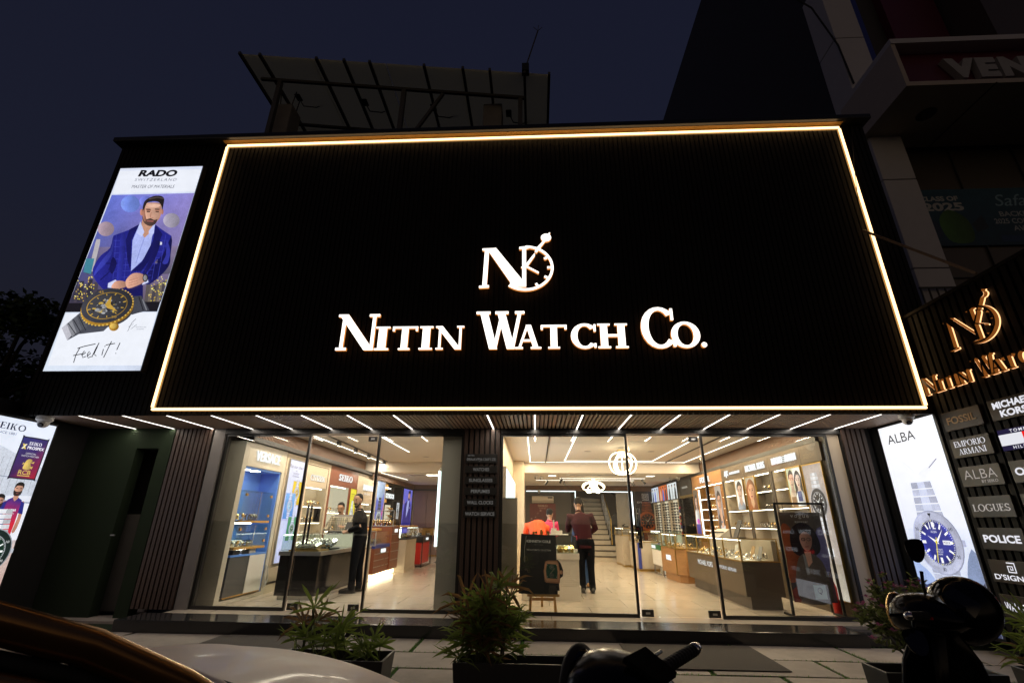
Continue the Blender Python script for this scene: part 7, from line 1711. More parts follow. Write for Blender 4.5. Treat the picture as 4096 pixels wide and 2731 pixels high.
# plates
PL = [[("FOSSIL", "bronze", 0), ("EMPORIO\nARMANI", "roman", 0), ("ALBA", "thin", 0), ("LOGUES", "romanb", 0), ("POLICE", "bold", 0), ("D'SIGNER", "spiral", 0), ("WALL CLOCKS", "narrow", 0)],
      [("MICHAEL\nKORS", "bold2", 0), ("TOMMY", "flag", 0), ("OBAKU", "bold", 0), ("CASIO", "bold", 0), ("TITAN", "bold", 0), ("fastrack", "red", 0), ("DANIEL KLEIN", "narrow", 0)],
      [("GUESS", "red", 0), ("TIMEX", "bold", 0), ("SONATA", "roman1", 0), ("VOGUE", "thin1", 0), ("Carrera", "narrow", 0), ("SWATCH", "bold", 0), ("NAUTICA", "roman1", 0)]]
desc = {"FOSSIL": "unlit bronze wide capitals, topmost beside the black front", "EMPORIO\nARMANI": "white serif capitals in two lines", "ALBA": "thin grey capitals over a tiny second line", "LOGUES": "greyish slab serif capitals", "POLICE": "wide bold white capitals, right above the spiral plate", "D'SIGNER": "a white square spiral over one word", "WALL CLOCKS": "narrow white wording about wall clocks",
        "MICHAEL\nKORS": "bold white capitals in two lines, above the flag plate", "TOMMY": "a white and red flag between navy bands", "OBAKU": "bold white capitals, right below the flag plate", "CASIO": "bold white capitals, second below the flag plate", "TITAN": "bold white capitals, third below the flag plate", "fastrack": "red lower case letters", "DANIEL KLEIN": "two narrow white words, low beside the red lettered plate",
        "GUESS": "red capitals, topmost near the street", "TIMEX": "bold white capitals, second from top near the street", "SONATA": "white serif capitals, third from top near the street", "VOGUE": "thin grey capitals near the street", "Carrera": "white mixed case letters near the street", "SWATCH": "bold white capitals low, near the street", "NAUTICA": "white serif capitals lowest near the street"}
emis("plate_white", (.93, .93, 1.0), .85); emis("plate_grey", (.9, .82, .75), .45)
for c in range(3):
    for r_ in range(7):
        tx, st, _ = PL[c][r_]; yc = 5.81 - c * .64; zc = [2.555, 2.23, 1.90, 1.565, 1.23, .90, .555][r_]; w, h = .53, .225
        t = thing("sign_plate", "dark side wall plate with " + desc[tx], "sign plate", (SX, yc, zc - h / 2), "plates on the side sign wall")
        MB().box((SX - .035, yc - w / 2, zc - h / 2), (SX - .001, yc + w / 2, zc + h / 2)).build("board", "sign_plate", t, bevel=.003)
        fr = Fr((SX - .0355, yc, zc), (0, -1, 0)); m = MB(); mat = "plate_white"
        if st == "bronze": put_text(m, fr, tx, 0, 0, .40, .085, bold=.02, depth=.004); mat = "bronze_letter"
        elif st == "roman": put_roman(m, fr, "EMPORIO", 0, .045, .42, .065, T=.15, S=.05, gap=.05); put_roman(m, fr, "ARMANI", 0.01, -.045, .36, .065, T=.15, S=.05, gap=.05)
        elif st == "roman1": put_roman(m, fr, tx, 0, 0, .36, .07)
        elif st == "romanb": put_roman(m, fr, tx, 0, -.01, .46, .075, T=.19, S=.10, gap=.05); mat = "plate_grey"
        elif st in ("thin", "thin1"):
            put_text(m, fr, tx, 0, .02, .42, .10, bold=-.012, space=1.05); mat = "plate_grey"
            if st == "thin": put_roman(m, fr, "BY SEIKO".replace("Y", "V"), .10, -.065, .20, .028) if False else put_text(m, fr, "BY SEIKO", .10, -.065, .20, .03)
        elif st == "bold": put_text(m, fr, tx, 0, 0, .44, .08, bold=.035)
        elif st == "bold2": put_text(m, fr, "MICHAEL", 0, .045, .42, .075, bold=.04); put_text(m, fr, "KORS", 0, -.05, .30, .075, bold=.04)
        elif st == "narrow": put_text(m, fr, tx, 0, 0, .44, .085, bold=.01)
        elif st == "red": put_text(m, fr, tx, 0, 0, .36, .08, bold=.03); mat = "sign_red"
        elif st == "spiral":
            put_text(m, fr, tx, 0, -.055, .46, .055, bold=.02)
            for (x0, y0, x1, y1) in ((-.045, .085, .05, .097), (.038, -.005, .05, .085), (-.045, -.005, .038, .006), (-.045, .006, -.034, .062), (-.034, .052, .02, .062), (.01, .02, .02, .052), (-.015, .02, .01, .03), (-.015, .03, -.006, .042)): m.add([fr.p(a, b, .003) for a, b in ((x0, y0), (x1, y0), (x1, y1), (x0, y1))], [(0, 1, 2, 3)])
        elif st == "flag":
            for (u0, u1, v0, v1, mm) in ((-.262, .262, .06, .11, "sign_navy"), (-.262, .262, -.11, -.06, "sign_navy"), (-.262, .0, -.058, .058, "plate_white"), (.0, .262, -.058, .058, "sign_red")):
                MB().add([fr.p(u0, v0, .001), fr.p(u1, v0, .001), fr.p(u1, v1, .001), fr.p(u0, v1, .001)], [(0, 1, 2, 3)]).build("flag_field", mm, t)
            put_text(m, fr, "TOMMY", 0, .085, .24, .032, bold=.02, space=1.4); put_text(m, fr, "HILFIGER", .01, -.085, .30, .032, bold=.02, space=1.4)
        m.build("lettering", mat, t)
t = thing("poster_lightbox", "low lit white panel at the foot of the sign wall behind leaves", "lightbox sign", (SX, 5.2, .05))
MB().box((SX - .06, 4.5, .06), (SX - .001, 5.62, .40)).build("housing", "black_metal", t)
a = Art(Fr((SX - .062, 5.60, .08), (0, -1, 0))); a.rect(0, 0, 1.06, .30, (235, 238, 250)); a.text("SANTANA", .5, .20, .4, .05, (150, 155, 175)); a.text("POLICE", .55, .08, .3, .05, (160, 165, 185)); a.build("printed_face", "lit_print", t)
tag(MB().bar((4.86, 6.12, 5.42), (5.14, 5.06, 4.10), .03, .03).build("support_rod", "wire_tan"), "thin tan rod slanting from the black front to the side sign wall", "rod")
tag(MB().tube([(5.25, 6.2, 7.5), (4.95, 6.08, 6.3), (4.86, 6.12, 5.42)], .004, 5).build("hanging_wire", "cable_black"), "thin wire hanging from the coping to the tan rod", "wire")

# =================================================================== NEIGHBOUR BUILDING
t = thing("neighbour_building", "tall dark building behind on the right with clad column and projecting canopy", "building", (10, 9, 0))
MB().box((7.1, 8.35, 0), (7.3, 22, 21.8)).build("side_wall", "charcoal_wall", t)
for k in range(7): MB().box((7.02, 7.96, .1 + k * 2.02 - .35), (7.66, 8.6, .1 + (k + 1) * 2.02 - .37)).build("column_cladding", "panel_cladding", t, bevel=.01)
MB().box((7.66, 8.4, 0), (16, 8.5, 9.2)).build("glazed_wall", "taupe_dark", t)
for k in range(6): MB().box((7.662, 8.36, 1.2 * k + 1), (16, 8.399, 1.2 * k + 1.02)).build("glazing_bar", "dark_grey", t)
for k in range(4): MB().box((8.9 + k * 1.3, 8.36, .2), (8.92 + k * 1.3, 8.399, 9.1)).build("glazing_bar", "dark_grey", t)
pbr("lettering_grey", (0.40, 0.39, 0.38), 0.5)  # even grey of the canopy lettering
c = MB().box((6.9, 6.72, 8.92), (16, 8.3, 9.02)).build("canopy_soffit", "cream_stone", t)
MB().box((6.9, 6.72, 9.021), (6.98, 8.3, 10.0)).build("canopy_side", "cream_stone", c); MB().box((6.9, 6.70, 10.0), (16, 8.3, 10.12)).build("canopy_top", "panel_cladding", c); MB().box((6.98, 6.95, 9.021), (16, 7.0, 9.999)).build("canopy_front", "maroon_cladding", c)
MB().lathe([(.16, 0), (.17, -.01), (.12, -.004)], (7.75, 7.4, 8.919), n=22).build("downlight", "dark_grey", c)
MB().box((8.46, 6.70, 8.905), (8.475, 8.3, 8.919)).build("joint", "dark_grey", c)
m = MB(); fr = Fr((0, 6.94, 9.42), (1, 0, 0)); put_text(m, fr, "VEN", 8.60, 0.02, 1.5, .50, bold=.07, depth=.12, off=.0, space=1.25); m.build("lettering", "lettering_grey", t)
MB().box((7.661, 8.1, 10.5), (9.1, 8.3, 11.2)).build("ledge", "panel_cladding", t); MB().box((7.661, 8.25, 10.12), (8.7, 8.3, 10.49)).build("ledge_band", "maroon_cladding", t)
MB().box((7.661, 8.4, 11.2), (8.2, 8.5, 15)).build("blue_glazing", "blue_laminate", t); MB().box((8.7, 8.3, 10.5), (9.95, 8.5, 15)).build("maroon_panel", "maroon_cladding", t); MB().box((10.1, 7.6, 10.8), (16, 8.5, 15)).build("upper_box", "taupe_dark", t)
MB().box((8.2, 8.5, 11.2), (8.7, 8.6, 15)).build("recess", "charcoal_wall", t)
a = Art(Fr((7.72, 8.35, 6.5), (1, 0, 0))); a.rect(0, 0, 4.2, 1.35, (26, 64, 86), (40, 86, 110)); a.text("CLASS OF", .60, 1.12, .75, .12, (193, 197, 197), bold=.04); a.text("2025", .62, .92, .80, .20, (197, 200, 200), bold=.04)
a.poly(smooth2d([(.5, .15), (.45, .6), (.7, .85), (1.0, .6), (1.0, .15), (.75, .05)], 3), (72, 118, 54)); a.poly([(1.05, .5), (1.3, .7), (1.35, .4), (1.1, .3)], (36, 54, 68)); a.poly(smooth2d([(.15, .3), (.25, .6), (.42, .5), (.4, .2)], 3), (46, 64, 92))
a.text("Safari", 2.1, 1.05, .9, .28, (138, 175, 193), shear=.3); a.text("BACKPACK", 2.1, .72, .9, .12, (175, 184, 189), bold=.02); a.text("2025 COLLECTION", 2.1, .55, 1.2, .12, (175, 184, 189), bold=.02); a.text("AVAILABLE", 2.2, .38, .8, .12, (175, 184, 189), bold=.02); a.rect(1.5, .08, 4.1, .22, (32, 68, 110))
tag(a.build("shop_banner", "print"), "blue school bag banner on the dark neighbouring building", "banner")
t = thing("railing", "dark railing on the ledge between column and side sign wall", "railing", (7.3, 7.9, 5.0))
MB().bar((6.95, 7.9, 5.36), (7.9, 7.9, 5.36), .03, .03).build("top_rail", "black_metal", t)
for k in range(7): MB().bar((6.97 + k * .14, 7.9, 4.6), (6.97 + k * .14, 7.9, 5.345), .02, .02).build("bar", "black_metal", t)
t = thing("roof_cable", "dark cable looping down the neighbouring wall beside the column", "cable", (6.8, 8.2, 9)); MB().tube([(6.2, 8.0, 13.6), (6.7, 7.95, 12.9), (7.0, 7.93, 11.6), (7.06, 7.93, 10.4)], .02, 6).build("line", "cable_black", t)

# =================================================================== ROOF SOLAR FRAME
def sol(x, y, dz=0): return V((x, y, 10.05 - (x + 2.0) * .142 + dz))
t = thing("solar_array", "large solar panel frame seen from below on the roof", "solar array", (-3, 9, 4.2))
xs = [-6.23, -5.35, -3.9, -3.35, -2.35, -.85, .38]
panels = [-6.23, -4.63, -3.03, -1.43, .38]
for i in range(4):
    for j in range(2):
        y0 = 6.9 + j * 2.0; x0, x1 = panels[i] + .01, panels[i + 1] - .01
        p = [sol(x0, y0), sol(x1, y0), sol(x1, y0 + 1.98), sol(x0, y0 + 1.98)]; o = MB().prism(p, (0, 0, .035)).build("panel", "translucent_panel", t)
        mx = (x0 + x1) / 2; c = sol(mx, y0 + 1.0, -.012)
        MB().box(c - V((.06, .09, .012)), c + V((.06, .09, .012))).build("junction_box", "cable_black", o); MB().tube([c, c + V((.1, .1, -.16)), c + V((.32, .25, -.05)), c + V((.5, .2, -.02))], .012, 6).build("lead", "cable_black", o)
for x in (-6.2, -5.75, -4.5, -3.9, -3.35, -2.2, -1.4, -.85, -.15, .34): MB().bar(sol(x, 6.80, -.05), sol(x, 10.9, -.05), .05, .07).build("rafter", "galvanised", t)
for y in (7.35, 8.6, 10.2): MB().bar(sol(-6.0 if y < 8 else -6.23, y, -.14), sol(-.15 if y < 8 else .38, y, -.14), .055, .06).build("beam", "galvanised", t)
for x, y in ((-5.55, 7.36), (-2.75, 7.36), (-.25, 7.36), (-5.55, 10.2), (-.25, 10.2)): MB().bar((x, y, 4.2), sol(x, y, -.18), .09, .09).build("post", "galvanised", t)
MB().bar((-2.75, 7.36, 8.2), sol(-1.9, 7.36, -.18), .06, .06).bar((-2.75, 7.36, 8.4), (-1.9, 7.5, 7.9), .06, .06).build("brace", "galvanised", t)
for x, lab in ((-5.5, "concrete roof column stub under the left end of the solar frame"), (-.85, "concrete roof column stub under the right end of the solar frame")):
    c = thing("column_stub", lab, "column", (x, 7.75, 4.2)); h = 9.95 if x < -2 else 9.75
    MB().box((x - .2, 7.55, 4.2), (x + .2, 7.95, h)).build("concrete", "concrete", c, bevel=.02)
    for dx, dy in ((-.13, -.1), (.12, -.1), (.1, .12), (-.1, .1)): MB().tube([(x + dx, 7.75 + dy, h), (x + dx * 1.4, 7.75 + dy, h + .45)], .012, 6).build("rebar", "galvanised", c) if x < -2 else None
t = thing("lightning_rod", "thin lightning rod with forked tip rising over the solar frame", "lightning rod", (-.13, 6.85, 9.7))
MB().box((-.2, 6.78, 9.76), (-.06, 6.92, 9.95)).build("clamp", "cable_black", t); MB().tube([(-.13, 6.85, 9.9), (.13, 6.85, 10.95)], .014, 6).build("rod", "galvanised", t)
m = MB(); 
for dx, dy, dz in ((-.09, 0, .12), (.09, .02, .13), (0, .08, .12), (.02, 0, .17)): m.tube([(.13, 6.85, 10.95), (.13 + dx, 6.85 + dy, 10.95 + dz)], .006, 5)
m.build("spikes", "galvanised", t)

# =================================================================== TREE, PLANTERS, PLANTS, MATS
def leaf_tree(label, c, r, z0, n, seed):
    rr = random.Random(seed); t = thing("tree", label, "tree", (c[0], c[1], -.12)); c = V(c)
    tr = MB(); tr.tube([(c.x, c.y, -.12), (c.x + .1, c.y, 1.5), (c.x - .05, c.y + .05, c.z - .3)], [.2, .15, .1], 10); cl = []
    for i in range(15):
        d = V((rr.gauss(0, 1), rr.gauss(0, 1), rr.gauss(.15, .7))).normalized(); p = c + V((d.x * r * rr.uniform(.5, .95), d.y * r * rr.uniform(.5, .9), d.z * r * .85)); cl.append((p, rr.uniform(.3, .62)))
        tr.tube([(c.x, c.y, c.z - .6), c.lerp(p, .5), p], [.06, .035, .012], 6)
    tr.build("trunk", "bark", t, smooth=True); lf = MB()
    for p, k in cl:
        for i in range(n):
            d = V((rr.gauss(0, 1), rr.gauss(0, 1), rr.gauss(0, .8))).normalized() * k * rr.random() ** .4; q = p + d
            a = V((rr.gauss(0, 1), rr.gauss(0, 1), rr.gauss(-.3, .5))).normalized(); b = a.orthogonal().normalized() * rr.uniform(.03, .05); ln = rr.uniform(.12, .2)
            lf.add([q, q + a * ln * .45 + b, q + a * ln, q + a * ln * .45 - b], [(0, 1, 2, 3)])
    lf.build("crown", "tree_leaf", t); return t
leaf_tree("dark leafy tree left of the shop beyond the boundary wall", (-11.6, 9.2, 4.3), 1.75, 0, 330, 3)
leaf_tree("lower dark leafy tree behind the tall cricketers panel", (-9.9, 8.3, 2.6), .9, 0, 160, 8)
def planter(label, x0, x1, y0, y1, h, taper=.03):
    t = thing("planter", label, "planter", ((x0 + x1) / 2, (y0 + y1) / 2, .003)); m = MB(); z = .004; w = .022
    def ring(i, zz, tp): return [(x0 + tp + i, y0 + tp + i, zz), (x1 - tp - i, y0 + tp + i, zz), (x1 - tp - i, y1 - tp - i, zz), (x0 + tp + i, y1 - tp - i, zz)]
    R_ = [ring(0, z, taper), ring(0, h, 0), ring(w, h, 0), ring(w, h - .16, taper * .4)]; v = [p for q in R_ for p in q]; f = [(3, 2, 1, 0)]
    for k in range(3):
        for j in range(4): q = (j + 1) % 4; f.append((k * 4 + j, k * 4 + q, k * 4 + 4 + q, k * 4 + 4 + j))
    m.add(v, f).build("tub", "planter_plastic", t, bevel=.006)
    MB().add([(a, b, h - .09) for a, b, _ in ring(w + .004, 0, .01)], [(0, 1, 2, 3)]).build("soil", "soil", t)
planter("black rectangular planter just beyond the white car bonnet", -2.12, -1.21, 4.27, 4.62, .33); planter("black rectangular planter in the middle of the pavement", -.62, .27, 4.0, 4.27, .40); planter("black rectangular planter with the pink flowering shrub", 2.43, 3.25, 4.0, 4.28, .40); planter("black rectangular planter at the far right under the side sign wall", 3.5, 4.4, 4.0, 4.28, .40)
def palm(label, canes, seed, dry=.1, name="lady_palm"):
    rr = random.Random(seed); x, y = canes[0][0], canes[0][1]; t = thing(name, label, "potted palm", (x, y, .25)); st = MB(); gm = MB(); dm = MB()
    for (cx, cy_, z0, h, nl, ln) in canes:
        lean = V((rr.gauss(0, .05), rr.gauss(0, .05), 0)); st.tube([(cx, cy_, z0), V((cx, cy_, z0 + h * .6)) + lean * .5, V((cx, cy_, z0 + h)) + lean], [.012, .011, .008], 6)
        for i in range(nl):
            k = (i + .6) / nl; o = V((cx, cy_, z0 + h * (.35 + .65 * k))) + lean * k; az = rr.uniform(0, 6.28); el = R(rr.uniform(15, 50) + 35 * k)
            d = V((math.cos(az) * math.cos(el), math.sin(az) * math.cos(el), math.sin(el))); pe = o + d * rr.uniform(.05, .12); st.tube([o, pe], .004, 4)
            nb = rr.randint(6, 9); M_ = dm if rr.random() < dry else gm; sidev = d.cross(V((0, 0, 1))).normalized(); upv = sidev.cross(d)
            for j in range(nb):
                fa = R(-95 + 190 * j / (nb - 1) + rr.uniform(-6, 6)); bd = (d * math.cos(fa) + sidev * math.sin(fa) + upv * rr.uniform(-.05, .2)).normalized(); L_ = ln * rr.uniform(.75, 1.1); wv = bd.cross(upv).normalized() * rr.uniform(.009, .015); dr = V((0, 0, -1)) * L_
                p0, p1, p2, p3 = pe, pe + bd * L_ * .35 + dr * .01, pe + bd * L_ * .72 + dr * rr.uniform(.05, .14), pe + bd * L_ * .98 + dr * rr.uniform(.12, .34); kl = upv * .006
                M_.add([p0 - wv * .3, p0 + wv * .3, p1 - wv, p1 - kl, p1 + wv, p2 - wv * .9, p2 - kl, p2 + wv * .9, p3], [(0, 1, 3, 2), (1, 4, 3), (2, 3, 6, 5), (3, 4, 7, 6), (5, 6, 8), (6, 7, 8)])
    st.build("stems", "stem", t); gm.build("leaves", "leaf", t)
    if dm.v: dm.build("dry_leaves", "leaf_dry", t)
    return t
palm("fan palm standing in the planter beyond the white bonnet", [(-1.84, 4.45, .24, .44, 4, .27), (-1.95, 4.42, .24, .26, 4, .25), (-1.66, 4.47, .24, .26, 4, .30), (-1.78, 4.38, .24, .14, 4, .27), (-1.60, 4.4, .24, .12, 3, .26)], 12, .12)
palm("small fan palm at the right end of the planter beyond the bonnet", [(-1.40, 4.45, .24, .12, 5, .17), (-1.36, 4.42, .24, .06, 4, .14)], 4, .15)
palm("bushy fan palm with browned leaf tips in the middle planter", [(-.54 + .085 * (i % 4) + .02 * (i // 4), 4.07 + .05 * (i // 4), .31, .16 + .09 * ((i * 7) % 5), 6, .26) for i in range(8)] + [(-.44, 4.12, .31, .42, 7, .27), (-.36, 4.15, .31, .46, 6, .27)], 21, .22)
palm("arching thin leaved palm at the far right edge", [(3.72, 4.12, .31, .30, 6, .34), (3.95, 4.14, .31, .34, 6, .34), (4.2, 4.1, .31, .3, 6, .32), (3.55, 4.12, .31, .2, 5, .3)], 33, .1)
rr = random.Random(9)
t = thing("flowering_shrub", "leafy shrub with small pink flowers behind the parked scooter on the right", "shrub", (2.72, 4.14, .31)); st = MB(); lf = MB(); fl = MB()
for i in range(64):
    a = rr.uniform(0, 6.28); q = rr.random() ** .6; tip = V((2.80 + .44 * q * math.cos(a), 4.14 + .28 * q * math.sin(a), 1.02 - .30 * q * q + rr.uniform(-.14, .03))); ba = V((2.86 + rr.gauss(0, .04), 4.14 + rr.gauss(0, .03), .31)); mid = ba.lerp(tip, .55) + V((0, 0, .05)); st.tube([ba, mid, tip], [.006, .005, .003], 5)
    for j in range(30):
        k = rr.uniform(.45, 1.02); o = mid.lerp(tip, (k - .4) / .6) if k > .5 else ba.lerp(mid, k); d = V((rr.gauss(0, 1), rr.gauss(0, 1), rr.gauss(.2, .5))).normalized(); b = d.cross(V((0, 0, 1))).normalized() * rr.uniform(.010, .016); L_ = rr.uniform(.035, .065); up = V((0, 0, .006))
        lf.add([o, o + d * L_ * .5 + b + up, o + d * L_, o + d * L_ * .5 - b + up, o + d * L_ * .5 - up], [(0, 1, 4), (1, 2, 4), (2, 3, 4), (3, 0, 4)])
    if i < 44:
        for j in range(5):
            c = R(72 * j); d = V((math.cos(c), math.sin(c) * .8, .25 + .3 * math.sin(c))) * .034; b = V((-math.sin(c), math.cos(c), 0)) * .013; o = tip + V((0, 0, .012)); fl.add([o, o + d * .6 + b, o + d, o + d * .6 - b], [(0, 1, 2, 3)])
st.build("stems", "stem", t); lf.build("leaves", "leaf_shrub", t); fl.build("flowers", "petal", t)
tag(MB().box((.98, 5.585, .0055), (2.50, 6.60, .014)).build("door_mat", "mat_fibre", bevel=.002), "dark fibre door mat in front of the right glass door", "door mat")
tag(MB().box((-3.92, 5.60, .0055), (-2.4, 6.60, .014)).build("door_mat", "mat_fibre", bevel=.002), "dark fibre door mat in front of the left glass door", "door mat")
# =================================================================== PARKED CAR (own axes: X forward, Y left, Z up from the road)
t = thing("parked_car", "white dusty hatchback parked at the lower left, bonnet towards the shop", "car", (-0.75, 1.68, -.12), rot=R(60))
CW = 1.56
def hood_z(x, y):
    k = (y - CW / 2) / (CW / 2); z = .955 - .10 * max(0, x) - .075 * max(0, (x - .35)) ** 1.5 * 2; z -= .05 * k * k + .07 * max(0, abs(k) - .78) ** 1.4 * 6
    if x > .72: z -= 2.2 * (x - .72) ** 1.8
    return z
rows_ = [[(x, CW * j / 24, hood_z(x, CW * j / 24)) for j in range(25)] for x in [i * .05 for i in range(23)]]
P_ = []
for i, row in enumerate(rows_):
    x = row[0][0]; P_.append([(x * (1 if .0 < 1 else 1) - .05 * ((2 * j / 24 - 1) ** 2) * (1 if x > .5 else 0), p[1], p[2]) for j, p in enumerate(row)])
hd_ = MB().grid(P_); hood = hd_.build("bonnet", "car_white", t, smooth=True); sd_ = hood.modifiers.new("thickness", 'SOLIDIFY'); sd_.thickness = .012
# body sides, nose and tail
b = MB()
prof = [(-2.55, .55), (-2.5, .30), (-2.2, .26), (1.0, .24), (1.10, .40), (1.06, .52), (.98, .62), (.5, .76), (0, .80), (-.5, .87), (-2.3, .90), (-2.52, .85)]
for y0, y1 in ((.0, .10), (CW - .10, CW)): b.prism([(x, y0 + (0 if True else 0), z) for x, z in prof], (0, y1 - y0, 0))
b.box((-2.5, .10, .25), (-.25, CW - .10, .5)).box((.95, .10, .28), (1.08, CW - .10, .66)).box((-2.52, .1, .3), (-2.42, CW - .1, .9))
b.build("body", "car_white", t, bevel=.02)
for y, s in ((.02, -1), (CW - .02, 1)):
    MB().prism([(.70, y, .56), (1.0, y, .54), (.98, y, .66), (.66, y, .74)], (0, .02 * s, 0)).build("headlight", "lens_clear", t)
MB().box((1.082, .3, .42), (1.10, CW - .3, .58)).build("grille", "black_metal", t)
MB().prism([(-.02, .06, .925), (.05, .06, .942), (.05, CW - .06, .942), (-.02, CW - .06, .925)], (0, 0, -.03)).build("wiper_cowl", "rubber", t)
MB().prism([(-.03, .05, .90), (-.03, CW - .05, .90), (-.62, CW - .16, 1.20), (-.62, .16, 1.20)], (.02, 0, .01)).build("windscreen", "dark_glass", t)
for y in (.45, .95): MB().bar((-.02, y, .945), (-.10, y + .42, .985), .02, .014).build("wiper", "rubber", t)
# roof and pillars
rf = [[(x, .10 + (CW - .20) * j / 10, z - .035 * (2 * j / 10 - 1) ** 2 - .05 * max(0, abs(2 * j / 10 - 1) - .8) * 3) for j in range(11)] for x, z in ((-.60, 1.22), (-.75, 1.29), (-1.0, 1.355), (-1.5, 1.39), (-2.0, 1.35), (-2.3, 1.26), (-2.42, 1.16))]
r_ = MB().grid(rf).build("roof", "car_white", t, smooth=True); q = r_.modifiers.new("thickness", 'SOLIDIFY'); q.thickness = .02
for y, s in ((0, 1), (CW, -1)):
    C = [(.10, y + s * .015, .825), (-.10, y + s * .035, .925), (-.30, y + s * .06, 1.065), (-.52, y + s * .085, 1.19), (-.75, y + s * .10, 1.285), (-1.05, y + s * .11, 1.35), (-1.5, y + s * .11, 1.37), (-2.0, y + s * .10, 1.33), (-2.4, y + s * .08, 1.17)]
    MB().tube(C, [(.034, .042)] * 9, 14, side=(0, s * 1.0, .6)).build("pillar", "car_trim", t, smooth=True)
    D = [(p[0] - .015, p[1] - s * .012, p[2] - .110) for p in C[1:]]
    MB().tube(D, [(.022, .036)] * 8, 12, side=(0, 1, .4)).build("door_frame", "car_trim", t, smooth=True)
    G_ = [(p[0] - .008, p[1] + s * .012, p[2] - .062) for p in C]; MB().tube(G_, [(.018, .020)] * 9, 8, side=(0, 1, .4)).build("door_seal", "rubber", t, smooth=True)
    W_ = [(p[0], p[1] + s * .012, p[2] - .03) for p in D]; MB().prism(W_ + [(-2.4, y + s * .04, .88), (-.12, y + s * .03, .84)], (0, s * .004, 0)).build("side_window", "dark_glass", t)
    d = MB().prism([(-.02, y - s * .004, .35), (-.02, y - s * .004, .825), (-1.1, y - s * .004, .87), (-1.1, y - s * .004, .33)], (0, s * .003, 0)).build("door", "car_white", t); MB().box((-.98, y - s * .03, .78), (-.82, y - s * .008, .81)).build("handle", "car_white", d)
    m = MB().ball((-.16, y - s * .13, .86), (.05, .075, .055), 12, 8).build("wing_mirror", "rubber", t, smooth=True)
    for x in (.55, -1.95):
        w = MB().lathe([(.20, -.085), (.285, -.08), (.30, -.05), (.30, .05), (.285, .08), (.20, .085)], (x, y + s * .10, .30), (0, 1, 0), 28).build("wheel", "rubber", t, smooth=True)
        MB().lathe([(.19, -.09), (.2, -.06), (.08, -.07), (.02, -.075)], (x, y + s * .10, .30), (0, s, 0), 20).build("rim", "steel", w)
MB().prism([(-2.40, .12, 1.14), (-2.40, CW - .12, 1.14), (-2.54, CW - .1, .92), (-2.54, .1, .92)], (.01, 0, 0)).build("rear_window", "dark_glass", t)

